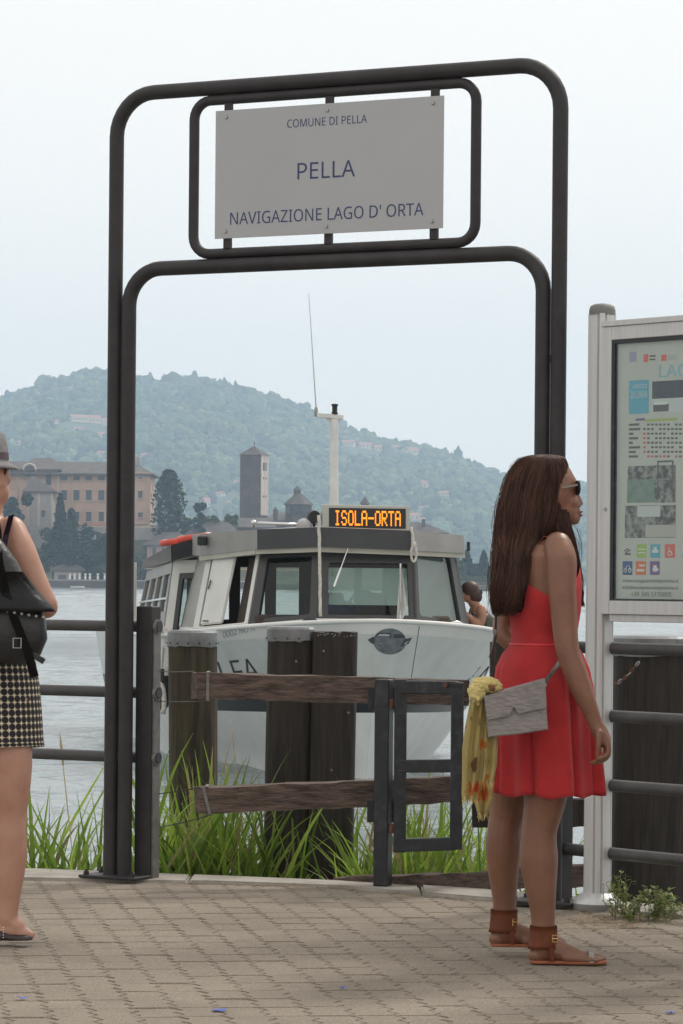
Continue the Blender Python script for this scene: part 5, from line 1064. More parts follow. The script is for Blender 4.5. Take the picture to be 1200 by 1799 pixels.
m_buoy = mat('orange_red_buoy', (.62, .06, .03), .5, var=.2, vscale=9); m_bw = mat('buoy_white', (.7, .68, .64), .6)
for k, (px, py, u_) in enumerate(((312, 951, -.95), (342, 944, -.75))):
    p = bl(px, py, u_); t = thing('life_ring', ['red and white life ring lying nearer the cabin roof corner', 'red and white life ring lying beside the black floodlight'][k], 'life ring', toW(p), BA); bm = B(); tube(bm, [Vector((.17 * math.cos(a), .25 * math.sin(a), 0)) for a in [k_ * .2618 for k_ in range(24)]], .036, 10, closed=True); bm.transform(Matrix.Rotation(R(-8), 4, 'Y')); obj('ring', bm, m_buoy, t, smooth=True)
    for a in (2.4, 5.5):
        bm = B(); tube(bm, [Matrix.Rotation(R(-8), 3, 'Y') @ Vector((.17 * math.cos(a + s), .25 * math.sin(a + s), 0)) for s in (-.15, 0, .15)], .038, 10); obj('band', bm, m_bw, t, smooth=True)
# fenders and mooring lines on the near bow
for px, py, k in ((284, 1208, 0),):
    p = W(px, py, 33.3); t = thing('fender', 'black rubber fender hanging at the bow beside the mossy post', 'fender', p); bm = B(); lathe(bm, [(.02, .2), (.07, .15), (.085, .05), (.085, -.15), (.06, -.22), (.01, -.24)], (0, 0, 0), 14); obj('body', bm, m_rubber, t, smooth=True); bm = B(); tube(bm, [(0, 0, .18), (.02, .01, .5)], .012, 6); obj('line', bm, m_rope, t)
p = W(284, 1165, 33.0); bm = B(); tube(bm, [p + Vector((.14 * math.cos(a) * .5, .05 * math.sin(a), .32 * math.sin(a) + .05)) for a in [k * .35 - .6 for k in range(13)]], .03, 8); tube(bm, [p + Vector((.1 * math.cos(a) * .5 - .02, .05 * math.sin(a), .2 * math.sin(a) - .42)) for a in [k * .35 - .6 for k in range(10)]], .026, 8)
tag(obj('mooring_rope', bm, m_rope, None, smooth=True), 'thick pale mooring rope looped at the ferry bow', 'rope')
# ================================================================== PEOPLE
def skin_mat(name, col, col2):
    m = mat(name, col, .42, col2=col2, vscale=11, bump=.12, bscale=170, spec=.45, contrast=(.3, .72)); b = m.node_tree.nodes['Principled BSDF']
    b.inputs['Subsurface Weight'].default_value = .08; b.inputs['Subsurface Radius'].default_value = (.02, .008, .004); return m
class Fig:
    """a figure laid out from photo pixels at distance d; dy = metres further away"""
    def __init__(s, label, foot, d, group=None):
        s.d = d; p = W(foot[0], foot[1], d); s.base = Vector((p.x, d, p.z)); s.t = thing('person', label, 'person', s.base); s.bm = B(); s.k = d / FPX
    def P(s, px, py, dy=0.0): return W(px, py, s.d) + Vector((0, dy, 0)) - s.base
    def limb(s, pts, n=18, flat=1.0):
        """pts: (px, py, dy, r) -> smooth tapering limb"""
        c = [s.P(*p[:3]) for p in pts]; r = [p[3] for p in pts]; cc, rr = [], []
        for i in range(len(c) - 1):
            p0, p1, p2, p3 = c[max(i - 1, 0)], c[i], c[i + 1], c[min(i + 2, len(c) - 1)]; r0, r1, r2, r3 = r[max(i - 1, 0)], r[i], r[i + 1], r[min(i + 2, len(c) - 1)]
            for k in range(5):
                t = k / 5; f = lambda a, b, c_, d_: .5 * ((2 * b) + (c_ - a) * t + (2 * a - 5 * b + 4 * c_ - d_) * t * t + (3 * b - a - 3 * c_ + d_) * t ** 3)
                cc.append(f(p0, p1, p2, p3)); rr.append(max(.001, f(r0, r1, r2, r3)))
        cc.append(c[-1]); rr.append(r[-1]); t0 = (cc[1] - cc[0]).normalized(); t1 = (cc[-1] - cc[-2]).normalized()
        cc = [cc[0] - t0 * rr[0] * .8, cc[0] - t0 * rr[0] * .45] + cc + [cc[-1] + t1 * rr[-1] * .45, cc[-1] + t1 * rr[-1] * .8]; rr = [rr[0] * .5, rr[0] * .86] + rr + [rr[-1] * .86, rr[-1] * .5]
        tube(s.bm, cc, rr, n)
    def torso(s, rows, yaw=0.0, n=28):
        """rows: (px, py, dy, depth radius, breadth radius)"""
        ax = Vector((math.cos(yaw), math.sin(yaw), 0)); ay = Vector((-math.sin(yaw), math.cos(yaw), 0)); loft(s.bm, [ell(s.P(*r[:3]), r[3], r[4], n, ax, ay, 2.3) for r in rows])
    def ball(s, px, py, dy, r, rot=None): ball(s.bm, s.P(px, py, dy), r, 18, rot)
    def finish(s, m, voxel=.006, it=3): me = merge_remesh(s.bm, voxel, it); me.materials.clear(); me.name = 'body'; return obj_me('body', me, m, s.t)
def hair_strands(name, F, rows, n, m, parent, col, rr=.0011, out=.004, span=(0, 1), seed=1, th_rng=(0, 6.2832), jit=.004):
    """strands running down a stack of rings (each ring: px centre, py, dy, rx, ry); rows top to tip"""
    r_ = random.Random(seed); V, Fc, Cc = [], [], []
    C_ = [(F.P(*q[:3]), q[3], q[4]) for q in rows]; N = len(C_)
    for k in range(n):
        th = r_.uniform(*th_rng); o = r_.uniform(-.5, 1) * out; ph = r_.uniform(0, 6); am = r_.uniform(0, jit); cut = r_.uniform(.9, 1.0) if r_.random() < .85 else r_.uniform(.75, .9); pts = []
        M = 22
        for i in range(M + 1):
            f = i / M * cut * (N - 1); a = min(int(f), N - 2); t = f - a; c = C_[a][0].lerp(C_[a + 1][0], t); rx = C_[a][1] * (1 - t) + C_[a + 1][1] * t; ry = C_[a][2] * (1 - t) + C_[a + 1][2] * t
            th2 = th + .06 * math.sin(ph + f * .7); pts.append(c + Vector(((rx + o) * math.cos(th2) + am * math.sin(ph + f * 1.3), (ry + o) * math.sin(th2), 0)))
        w_ = rr * r_.uniform(.6, 1.5); n0 = len(V); cc = np.array(col) * r_.uniform(.45, 1.8)
        if r_.random() < .06: cc = cc * 1.7 + np.array((.02, .008, .003))
        for i, p in enumerate(pts):
            nx_ = Vector((math.cos(th), math.sin(th), 0)); tx_ = Vector((-math.sin(th), math.cos(th), 0)); s_ = w_ * (1 if i < M - 3 else (M + .3 - i) / 3.3)
            V += [p + nx_ * s_, p - nx_ * s_ * .5 + tx_ * s_, p - nx_ * s_ * .5 - tx_ * s_]; Cc += [cc] * 3
        for i in range(M):
            for j in range(3): a, b = n0 + 3 * i + j, n0 + 3 * i + (j + 1) % 3; Fc.append((a, b, b + 3, a + 3))
    o_ = pyd(name, [tuple(v) for v in V], Fc, m, parent, smooth=True, cols=np.array(Cc)); o_['kind'] = 'stuff'; return o_
def ring_shell(name, F, rows, m, parent, n=30, disp=.0, smooth=True, caps=True):
    bm = B(); loft(bm, [[F.P(q[0], q[1], q[2]) + Vector((q[3] * math.cos(a) * (1 + disp * mnoise.noise(Vector((a * 5, q[1] * .01, 1)))), q[4] * math.sin(a), 0)) for a in [2 * math.pi * k / n for k in range(n)]] for q in rows], caps=caps); return obj(name, bm, m, parent, smooth=smooth)
def cloth_mat(name, col, scale=500, bump=.35, rough=.85, var=.12, col2=None, vs=14):
    m = mat(name, col, rough, var=var, vscale=vs, col2=col2, sheen=.25, spec=.2); L = m.node_tree.links.new; b = m.node_tree.nodes['Principled BSDF']
    tc = nd(m, 'ShaderNodeTexCoord'); wv = nd(m, 'ShaderNodeTexWave', Scale=scale / 8, Distortion=1.5); wv.bands_direction = 'DIAGONAL'; L(tc.outputs['Object'], wv.inputs['Vector']); bp = nd(m, 'ShaderNodeBump', Strength=bump, Distance=.002); L(wv.outputs['Fac'], bp.inputs['Height']); L(bp.outputs[0], b.inputs['Normal']); return m
# ------------------------------------------------------------------ woman in the coral dress
m_sk1 = skin_mat('brown_skin', (.235, .112, .068), (.165, .075, .045))
f = Fig('woman in a coral red sleeveless dress with very long straight dark hair and sunglasses', (955, 1693), 10.28)
yaw = R(14)
# head and face in lost profile
f.ball(966, 862, .05, (.094, .076, .112)); f.ball(985, 893, .05, (.06, .056, .055)); f.ball(1004, 908, .055, (.03, .032, .026)); f.ball(1012, 914, .056, (.0165, .018, .0145))
f.ball(1001, 850, .05, (.028, .045, .035)); f.limb([(1013, 864, .055, .009), (1018, 876, .056, .011), (1020.5, 884, .056, .012)]); f.ball(1017, 888, .05, (.012, .015, .007)); f.ball(1017.5, 898, .055, (.014, .02, .0065)); f.ball(1017, 905.5, .055, (.0135, .018, .007)); f.ball(1013, 912, .055, (.016, .02, .012)); f.ball(1009, 896, .052, (.02, .026, .022)); f.ball(1003, 882, .03, (.028, .028, .026))
f.limb([(962, 905, .05, .053), (957, 935, .05, .05), (953, 962, .05, .062)])
f.torso([(955, 945, .05, .045, .06), (953, 958, .05, .07, .125), (954, 975, .05, .086, .155), (956, 1010, .05, .1, .15), (960, 1060, .05, .108, .145), (958, 1100, .05, .1, .125), (957, 1132, .05, .094, .115), (953, 1180, .06, .108, .145), (951, 1230, .06, .122, .16), (952, 1280, .07, .11, .155), (950, 1310, .07, .07, .13)], yaw)
# near arm and hand
f.limb([(976, 958, -.1, .046), (982, 985, -.125, .05), (982, 1030, -.14, .047), (986, 1090, -.15, .0425), (991, 1140, -.16, .039), (1003, 1175, -.165, .039), (1018, 1215, -.17, .0345), (1031, 1246, -.17, .027), (1038, 1266, -.17, .0245)])
f.limb([(1038, 1266, -.17, .024), (1046, 1281, -.17, .0265), (1053, 1296, -.17, .026)], flat=.8); f.limb([(1045, 1283, -.185, .019), (1057, 1299, -.185, .0165)]); f.limb([(1043, 1281, -.15, .019), (1055, 1299, -.15, .0165)])
for dy, a, b, c_ in ((-.195, (1059, 1301), (1059, 1318), (1046, 1326)), (-.18, (1061, 1303), (1060, 1322), (1043, 1331)), (-.163, (1061, 1304), (1059, 1325), (1041, 1335)), (-.146, (1058, 1304), (1055, 1325), (1037, 1334))):
    f.limb([(*a, dy, .0098), (*b, dy, .0092), (*c_, dy, .0076), (c_[0] - 6, c_[1] + 1, dy, .0062)], 10)
f.limb([(1043, 1282, -.198, .0125), (1043, 1299, -.205, .0105), (1042, 1312, -.203, .0085), (1040, 1320, -.2, .0068)], 10)
# far arm: elbow behind the back
f.limb([(930, 962, .2, .044), (912, 1020, .23, .042), (894, 1088, .24, .038), (893, 1118, .22, .035), (925, 1140, .2, .032), (985, 1160, .2, .024)]); f.limb([(985, 1160, .2, .025), (1002, 1166, .2, .022)])
for k in range(4): f.limb([(1003, 1161 + k * 4, .2, .009), (1014, 1164 + k * 4, .19, .008), (1016, 1172 + k * 3, .18, .007)], 8)
f.limb([(990, 1156, .19, .011), (1002, 1150, .185, .008)], 8)
# legs
f.limb([(957, 1290, .0, .088), (958, 1350, -.01, .08), (957, 1400, -.02, .0715), (950, 1440, -.02, .0615), (946, 1468, -.02, .0585), (946, 1510, -.015, .0635), (949, 1555, -.02, .053), (953, 1600, -.02, .0415), (954, 1640, -.02, .0375), (953, 1668, -.02, .036)])
f.limb([(915, 1290, .13, .085), (910, 1350, .16, .078), (903, 1400, .18, .07), (896, 1440, .19, .06), (892, 1462, .19, .0575), (890, 1500, .195, .0605), (890, 1545, .2, .051), (892, 1590, .2, .0405), (891, 1625, .2, .037), (890, 1652, .2, .0355)])
def foot(px, py, dy, s):
    f.ball(px - 12, py - 15, dy, (.03, .03, .026)); f.limb([(px - 8, py - 18, dy, .027), (px + 25, py - 20, dy, .029), (px + 60, py - 13, dy, .024), (px + 82, py - 10, dy, .018)], 14)
    f.limb([(px + 0, py - 32, dy, .032), (px + 25, py - 28, dy, .027), (px + 60, py - 15, dy - .005, .022)]); f.limb([(px + 40, py - 12, dy - .022, .017), (px + 80, py - 8, dy - .03, .0135)]); f.limb([(px + 40, py - 12, dy + .02, .018), (px + 82, py - 8, dy + .022, .0145)])
    for k, (L_, r0) in enumerate(((108, .0125), (107, .0095), (103, .009), (98, .0085), (92, .008))): f.limb([(px + 80, py - 9, dy + .034 - k * .017, r0), (px + L_ - 8, py - 9.5, dy + .036 - k * .018, r0 * .95), (px + L_, py - 7, dy + .036 - k * .018, r0 * .8)], 10)
foot(954, 1692, -.02, 1); foot(891, 1676, .2, 1)
body1 = f.finish(m_sk1, .0048, 2)
bm = B(); ball(bm, f.P(1019.5, 898, .055), (.0125, .017, .0055)); ball(bm, f.P(1019.5, 904.5, .055), (.0125, .016, .006)); obj('lips', bm, mat('dark_lips', (.16, .045, .045), .4), f.t, smooth=True)
# coral dress: bodice, straps, pleated skirt
m_red = cloth_mat('coral_cloth', (.8, .062, .07), 900, .5, var=.14)
dr = B(); axd, ayd = Vector((math.cos(yaw), math.sin(yaw), 0)), Vector((-math.sin(yaw), math.cos(yaw), 0)); n = 160; rings = []
def dress_ring(px, py, dy, rx, ry, pl=0.0, top=None):
    c = f.P(px, py, dy); out = []
    for k in range(n):
        a = 2 * math.pi * k / n; sg_ = math.sin(a * 8 + .6 + .7 * math.sin(a * 2)); vl = (1 - abs(math.sin(a * 4.5 + .4 + .6 * math.sin(a * 2 + 1)))) ** 3; m_ = 1 + pl * (.45 * sg_ + .25 * math.sin(a * 5 + 4) - 1.25 * vl + .2); p = c + axd * (rx * m_ * math.cos(a)) + ayd * (ry * m_ * math.sin(a))
        if top: p.z += top(a)
        out.append(p)
    return out
tp = lambda a: .10 * max(0, math.cos(a)) ** 1.5 + .045 * max(0, -math.cos(a)) ** 2 - .02 * abs(math.sin(a)) ** 3
loft(dr, [dress_ring(958, 1038, .05, .112, .155, 0, tp), dress_ring(959, 1050, .05, .118, .156, 0, lambda a: tp(a) * .6), dress_ring(959, 1080, .05, .116, .146, 0, lambda a: tp(a) * .2), dress_ring(958, 1105, .05, .108, .134), dress_ring(957, 1133, .05, .106, .128)], caps=False)
bmesh.ops.solidify(dr, geom=dr.faces[:], thickness=.004); bod = obj('dress_bodice', dr, m_red, f.t, smooth=True)
sk = B(); loft(sk, [dress_ring(957, 1130, .05, .109, .131), dress_ring(957, 1136, .05, .112, .134), dress_ring(955, 1150, .055, .132, .158, .012), dress_ring(954, 1175, .06, .152, .182, .03), dress_ring(955, 1210, .06, .16, .195, .06), dress_ring(957, 1250, .06, .162, .202, .095), dress_ring(959, 1300, .065, .164, .206, .13), dress_ring(961, 1350, .07, .166, .21, .16), dress_ring(962, 1388, .07, .168, .213, .18, lambda a: .005 * math.sin(a * 8 + 1)), dress_ring(962, 1396, .07, .168, .214, .184, lambda a: .006 * math.sin(a * 8 + 1))], caps=False)
bmesh.ops.solidify(sk, geom=sk.faces[:], thickness=.005); obj('dress_skirt', sk, m_red, f.t, smooth=True)
bm = B(); tube(bm, dress_ring(957, 1132, .05, .11, .132), .0035, 6, closed=True); obj('waist_seam', bm, m_red, bod, smooth=True)
for sd_ in (-1, 1):
    bm = B(); yo = .05 + sd_ * .085; pth = [f.P(918 + (22 if sd_ > 0 else 0), 1034, yo), f.P(925, 990, yo - sd_ * .01), f.P(940, 958, yo - sd_ * .012), f.P(955, 943.5, yo - sd_ * .012), f.P(972, 945, yo - sd_ * .012), f.P(990, 965, yo - sd_ * .005), f.P(1004, 1010, yo)]
    for a, b in zip(pth, pth[1:]): pass
    rows = [[p + Vector((0, w2, (.0035 if abs(w2) < .01 else 0))) for w2 in (-.02, -.007, .007, .02)] for p in pth]; loft(bm, rows, caps=False, closed=False); bmesh.ops.solidify(bm, geom=bm.faces[:], thickness=.005); obj('shoulder_strap', bm, m_red, bod, smooth=True)
# hair
m_hair = vcol_mat('dark_brown_hair', .5, var=.3, vscale=14, spec=.22); m_hbase = mat('hair_mass', (.03, .014, .01), .8, var=.4, vscale=14, stretch=(14, 14, .8), spec=.15)
cap_rows = [(962, 797.5, .05, .012, .012), (960, 799, .05, .04, .038), (957, 804, .05, .066, .062), (953, 814, .05, .082, .078), (949, 830, .05, .095, .087), (945, 850, .05, .102, .091), (940, 875, .05, .104, .093), (936, 900, .05, .108, .094), (931, 925, .05, .107, .095), (926, 945, .05, .1, .096)]
ring_shell('hair', f, cap_rows, m_hbase, f.t, 30, .02)
back_rows = [(935, 905, .05, .1, .085), (929, 935, .05, .096, .089), (921, 965, .045, .087, .1), (913, 1000, .04, .076, .111), (906, 1030, .035, .068, .115), (901, 1050, .03, .062, .11), (900, 1066, .03, .056, .105), (903, 1075, .03, .04, .09)]
ring_shell('hair_length', f, back_rows, m_hbase, f.t, 30, .05)
front_rows = [(985, 895, .02, .022, .03), (989, 925, .0, .024, .034), (996, 955, -.0, .026, .034), (1004, 985, .03, .025, .035), (1010, 1015, .05, .024, .035), (1014, 1040, .06, .02, .03), (1018, 1056, .06, .013, .02)]
ring_shell('hair_front_lock', f, front_rows, m_hbase, f.t, 18, .05)
hair_strands('hair_strands', f, cap_rows + [(x, y, d_, a + .004, b + .005) for x, y, d_, a, b in back_rows[2:6]] + [(898, 1072, .03, .056, .1), (897, 1084, .03, .05, .095)], 2100, m_hair, f.t, (.05, .022, .015), .0012, .005, seed=3, th_rng=(1.1, 5.0), jit=.006)
hair_strands('hair_strands', f, cap_rows, 900, m_hair, f.t, (.05, .022, .015), .0012, .004, seed=4, th_rng=(3.9, 6.1))
hair_strands('hair_strands', f, front_rows + [(1022, 1068, .06, .012, .02)], 420, m_hair, f.t, (.045, .02, .014), .0011, .004, seed=5)
hair_strands('stray_hair', f, cap_rows + [(x, y, d_, a + .006, b + .006) for x, y, d_, a, b in back_rows[2:6]] + [(897, 1074, .03, .062, .1), (894, 1096, .03, .058, .095)], 150, m_hair, f.t, (.05, .022, .015), .0007, .012, seed=13, th_rng=(1.1, 5.0), jit=.016)
hair_strands('flyaway_hair', f, [(985, 910, -.03, .03, .02), (1000, 930, -.01, .03, .02), (1012, 955, .02, .012, .02), (1010, 1000, .03, .02, .03)], 14, m_hair, f.t, (.03, .015, .012), .0006, .006, seed=6, jit=.012)
# sunglasses
m_frm = mat('black_acetate', (.01, .01, .011), .25); m_lens = mat('dark_lens', (.012, .014, .016), .08)
bm = B(); lens = ell(f.P(1016, 857, .02), .009, .017, 14, Vector((.35, -.94, 0)), UP); rows = [ell(f.P(1014, 857, .012), .022, .025, 16, Vector((.3, -.95, 0)).normalized(), UP), ell(f.P(1016.5, 857, .012), .022, .025, 16, Vector((.3, -.95, 0)).normalized(), UP)]; loft(bm, rows); rows = [[p + Vector((0, .07, 0)) for p in r_] for r_ in rows]; loft(bm, rows); bar(bm, f.P(1016, 853, .03), f.P(1016, 853, .055), .004, .006); sg = thing('sunglasses', 'dark sunglasses worn by the woman in the coral dress', 'sunglasses', f.base); obj('lens', bm, m_lens, sg, smooth=True, angle=40)
for yo in (-.022, .118):
    bm = B(); bar(bm, f.P(1014, 852, yo), f.P(986, 857, yo - .004 if yo < 0 else yo), .003, .007); obj('temple', bm, mat('temple_grey', (.2, .17, .16), .3), sg)
# sandals
m_tan = mat('tan_leather', (.33, .1, .042), .55, var=.25, vscale=20, bump=.2, bscale=80); m_gold = mat('gold_metal', (.8, .55, .25), .25, metal=1.0); m_silver = mat('silver_leather', (.55, .53, .5), .35, metal=.4, bump=.6, bscale=120)
def sandal(px, py, dy, label):
    t = thing('sandal', label, 'sandal', f.base); ol = [(-25, .0), (-22, .022), (-5, .031), (25, .029), (55, .036), (85, .043), (104, .036), (112, .012), (110, -.016), (98, -.036), (75, -.043), (45, -.036), (15, -.029), (-10, -.03), (-22, -.022)]
    bm = B(); c = f.P(px, py, dy); prism(bm, [c + Vector((x * f.k, y, .002)) for x, y in ol], (0, 0, .011)); bmesh.ops.recalc_face_normals(bm, faces=bm.faces); bmesh.ops.bevel(bm, geom=bm.edges[:], offset=.003, affect='EDGES'); obj('sole', bm, m_tan, t)
    bm = B(); q = f.P(px, py - 45, dy); loft(bm, [ell(q + UP * (z - .0) + Vector((ox, 0, 0)), rx, ry, 28) for z, rx, ry, ox in ((-.034, .05, .044, -.002), (-.02, .049, .043, 0), (.02, .0455, .042, 0), (.042, .045, .042, 0))], caps=False); bmesh.ops.solidify(bm, geom=bm.faces[:], thickness=.0035); obj('ankle_cuff', bm, m_tan, t, smooth=True)
    for sd_ in (-1, 1):
        bm = B(); a, b = f.P(px + 12, py - 30, dy + sd_ * .04), f.P(px + 14, py - 6, dy + sd_ * .034); rows = [[a.lerp(b, k / 5) + Vector((w_ * (1.5 - k * .12 if k < 4 else 1.1), 0, 0)) for w_ in (-.007, 0, .007)] for k in range(6)]; loft(bm, rows, caps=False, closed=False); bmesh.ops.solidify(bm, geom=bm.faces[:], thickness=.004); obj('side_strap', bm, m_tan, t)
    bm = B(); rows = [[f.P(px + 78 + k * 3.2, py - 5, dy) + Vector((0, .043 * math.cos(a), .036 * math.sin(a) * (1 - .06 * k) - .002)) for a in [math.pi * i_ / 10 for i_ in range(11)]] for k in range(4)]; loft(bm, rows, caps=False, closed=False); bmesh.ops.solidify(bm, geom=bm.faces[:], thickness=.003); obj('toe_strap', bm, m_silver, t, smooth=True)
    bm = B(); c = f.P(px + 19, py - 47, dy - .043); pts = [c + Vector((sx * .0085, -.004, sz * .011)) for sx, sz in ((-1, -1), (1, -1), (1, 1), (-1, 1))]; tube(bm, pts, .0022, 6, closed=True); tube(bm, [c + Vector((-.008, -.005, 0)), c + Vector((.008, -.005, 0))], .0014, 6); obj('buckle', bm, m_gold, t)
sandal(954, 1692, -.02, 'tan leather ankle-cuff sandal with a gold buckle facing out'); sandal(891, 1676, .2, 'tan ankle-cuff sandal partly hidden behind the other one')
bm = B(); c = f.P(1060, 1316, -.163); tube(bm, [c + Vector((.0105 * math.cos(a), .0105 * math.sin(a), 0)) for a in [k * .45 for k in range(14)]], .0016, 6, closed=True); tag(obj('finger_ring', bm, m_gold, None), 'thin gold ring on the hanging hand', 'ring').location = f.base
# handbag with strap
m_croc = mat('grey_croc_leather', (.25, .225, .22), .45, var=.3, vscale=30, stretch=(1, 1, 2.6), bump=.55, bscale=44)
hb_ = thing('handbag', 'small grey crocodile-print shoulder bag with a notched flap', 'handbag', f.base); yb = -.2
def bagp(a, b, dy): return f.P(846 + 103 * a + 6 * b, 1222 + 67 * b - 28 * a * (1 - b) - 13 * a * b, yb + dy)
bm = B(); rings = []
for dy, ins in ((-.034, .03), (-.03, .0), (.03, .0), (.034, .03)):
    rings.append([bagp(a, b, dy + (.012 * (1 - b))) for a, b in ((ins, ins), (1 - ins, ins), (1 - ins * .5, .5), (1 - ins, 1 - ins), (.5, 1.02 - ins), (ins, 1 - ins), (ins * .5, .5))])
loft(bm, rings); obj('body', bm, m_croc, hb_)
bm = B(); fl_ = [bagp(a, b, -.040) for a, b in ((-.01, -.02), (1.01, -.02), (1.0, .5), (.95, .535), (.53, .55), (.46, .37), (.37, .55), (.04, .56), (0, .52))]; prism(bm, fl_, (0, .005, 0)); prism(bm, [bagp(a, b, c_) for a, b, c_ in ((-.01, -.02, -.038), (1.01, -.02, -.038), (1.01, -.045, .02), (-.01, -.045, .02))], (0, 0, .004)); obj('flap', bm, m_croc, hb_)
m_strap = mat('taupe_strap', (.13, .1, .095), .6)
def ribbon(name, pts, wd, m_, par, th=.003, side=Vector((1, 0, .3))):
    bm = B(); loft(bm, [[p - side * wd / 2, p + side * wd / 2] for p in pts], caps=False, closed=False); bmesh.ops.solidify(bm, geom=bm.faces[:], thickness=th); return obj(name, bm, m_, par, smooth=True)
ribbon('strap', [f.P(*q) for q in ((949, 1199, yb), (958, 1186, -.18), (970, 1172, -.155), (982, 1156, -.125), (992, 1130, -.09))], .014, m_strap, hb_, side=Vector((.75, 0, -.65)))
ribbon('strap', [f.P(*q) for q in ((870, 1060, .0), (871, 1085, -.02), (869, 1110, -.06), (867, 1135, -.1), (864, 1165, -.14), (858, 1200, -.18), (852, 1220, yb))], .008, m_strap, hb_)
bm = B(); ball(bm, f.P(869, 1112, -.065), (.008, .008, .014), 10); tube(bm, [f.P(868, 1114, -.066), f.P(858, 1155, -.07)], [.004, .0025], 6); obj('strap_knot', bm, m_strap, hb_, smooth=True)
bm = B(); ball(bm, f.P(951, 1200, yb - .01), (.005, .005, .005), 8); obj('strap_stud', bm, m_steel, hb_)
# scarf
m = bpy.data.materials.new('printed_scarf'); m.use_nodes = True; MATS['printed_scarf'] = m; L = m.node_tree.links.new; b = m.node_tree.nodes['Principled BSDF']; b.inputs['Roughness'].default_value = .85; b.inputs['Sheen Weight'].default_value = .3
tc = nd(m, 'ShaderNodeTexCoord'); n1 = nd(m, 'ShaderNodeTexNoise', Scale=13.0, Detail=2.0); L(tc.outputs['Object'], n1.inputs['Vector']); cr = nd(m, 'ShaderNodeValToRGB'); L(n1.outputs['Fac'], cr.inputs[0]); e = cr.color_ramp.elements
e[0].position = .0; e[0].color = (.16, .06, .02, 1); e[1].position = 1.0; e[1].color = (.6, .1, .02, 1)
for pos, c in ((.32, (.19, .08, .025)), (.36, (.5, .4, .14)), (.6, (.58, .48, .2)), (.63, (.62, .26, .03)), (.68, (.62, .12, .02))): q = e.new(pos); q.color = (*c, 1)
cr.color_ramp.interpolation = 'LINEAR'; L(cr.outputs[0], b.inputs['Base Color'])
sf_ = thing('scarf', 'yellow scarf with orange and brown print knotted on the handbag, fringed ends', 'scarf', f.base)
def tail(name, rows, folds, seed, amp=.012):
    """rows: (px left, px right, py, dy)"""
    r_ = random.Random(seed); bm = B(); R_ = []
    for k, (x0, x1, py, dy) in enumerate(rows):
        R_.append([f.P(x0 + (x1 - x0) * i_ / 22, py + 3 * math.sin(i_ * .9 + seed), dy + amp * math.sin(i_ / 22 * folds * 6.28 + seed + k * .15)) for i_ in range(23)])
    loft(bm, R_, caps=False, closed=False); bmesh.ops.solidify(bm, geom=bm.faces[:], thickness=.0025); o_ = obj(name, bm, m, sf_, smooth=True)
    fb = B(); x0, x1, py, dy = rows[-1]
    for i_ in range(23):
        a = f.P(x0 + (x1 - x0) * i_ / 22, py + 3 * math.sin(i_ * .9 + seed), dy + amp * math.sin(i_ / 22 * folds * 6.28 + seed + (len(rows) - 1) * .15)); tube(fb, [a + UP * .002, a - UP * r_.uniform(.008, .02) + Vector((r_.uniform(-.004, .004), 0, 0))], [.0014, .0007], 4)
    fo = obj('fringe', fb, m, o_); fo['kind'] = 'stuff'
tail('tail', [(826, 852, 1205, -.2), (820, 852, 1235, -.2), (813, 850, 1270, -.2), (808, 846, 1310, -.2), (808, 842, 1350, -.2), (807, 836, 1385, -.2), (808, 834, 1397, -.2)], 2.4, 1); tail('tail', [(832, 866, 1200, -.17), (838, 870, 1250, -.165), (834, 868, 1300, -.165), (828, 866, 1350, -.165), (828, 862, 1395, -.165), (836, 854, 1424, -.165)], 2.0, 2); tail('tail', [(846, 868, 1270, -.2), (845, 870, 1300, -.2), (843, 868, 1340, -.2), (841, 862, 1368, -.2)], 1.6, 3, .009)
bm = B()
for (px, py, dy, rx, ry, rz) in ((848, 1200, -.2, .042, .03, .026), (833, 1212, -.205, .026, .026, .034), (862, 1203, -.19, .026, .024, .022)):
    q = bmesh.ops.create_icosphere(bm, subdivisions=4, radius=1.0)
    for v in q['verts']:
        c_ = v.co.copy(); w_ = 1 + .5 * abs(mnoise.noise(c_ * 2.6 + Vector((px, py, 0)) * .13)) - .2 * abs(mnoise.noise(Vector((c_.x * 1.2 + c_.z * 4, c_.y * 2, c_.z)) + Vector((py, px, 0)) * .07)); v.co = f.P(px, py, dy) + Vector((c_.x * rx * w_, c_.y * ry * w_, c_.z * rz * w_))
obj('knot', bm, m, sf_, smooth=True)
bm = B(); tube(bm, [f.P(828, 1196, -.19), f.P(840, 1184, -.19), f.P(854, 1168, -.19)], .0025, 6); tube(bm, [f.P(854, 1168, -.19), f.P(847, 1184, -.19)], .002, 6); obj('tie_cord', bm, m_black, sf_)

# ------------------------------------------------------------------ woman with hat, bag and patterned skirt
m_sk2 = skin_mat('fair_skin', (.46, .26, .19), (.38, .19, .135))
f = Fig('woman in a grey hat and checked skirt carrying a black leather bag', (8, 1652), 10.64)
f.ball(-34, 832, .05, (.094, .075, .115)); f.ball(-14, 864, .05, (.055, .05, .05)); f.ball(-2, 879, .05, (.022, .022, .018)); f.limb([(4, 826, .05, .009), (10, 838, .05, .011), (12, 843, .05, .011)], 10); f.ball(5, 855, .05, (.012, .018, .006)); f.ball(3, 862, .05, (.012, .017, .006)); f.ball(-8, 850, .03, (.035, .035, .03))
f.limb([(-22, 870, .05, .054), (-25, 905, .05, .052), (-28, 930, .05, .065)])
f.torso([(-28, 905, .05, .055, .05), (-28, 918, .05, .085, .07), (-28, 935, .05, .1, .085), (-28, 980, .05, .115, .095), (-28, 1040, .05, .13, .1), (-28, 1110, .05, .135, .1), (-25, 1170, .05, .16, .12), (-25, 1230, .05, .175, .13), (-25, 1290, .05, .16, .12)])
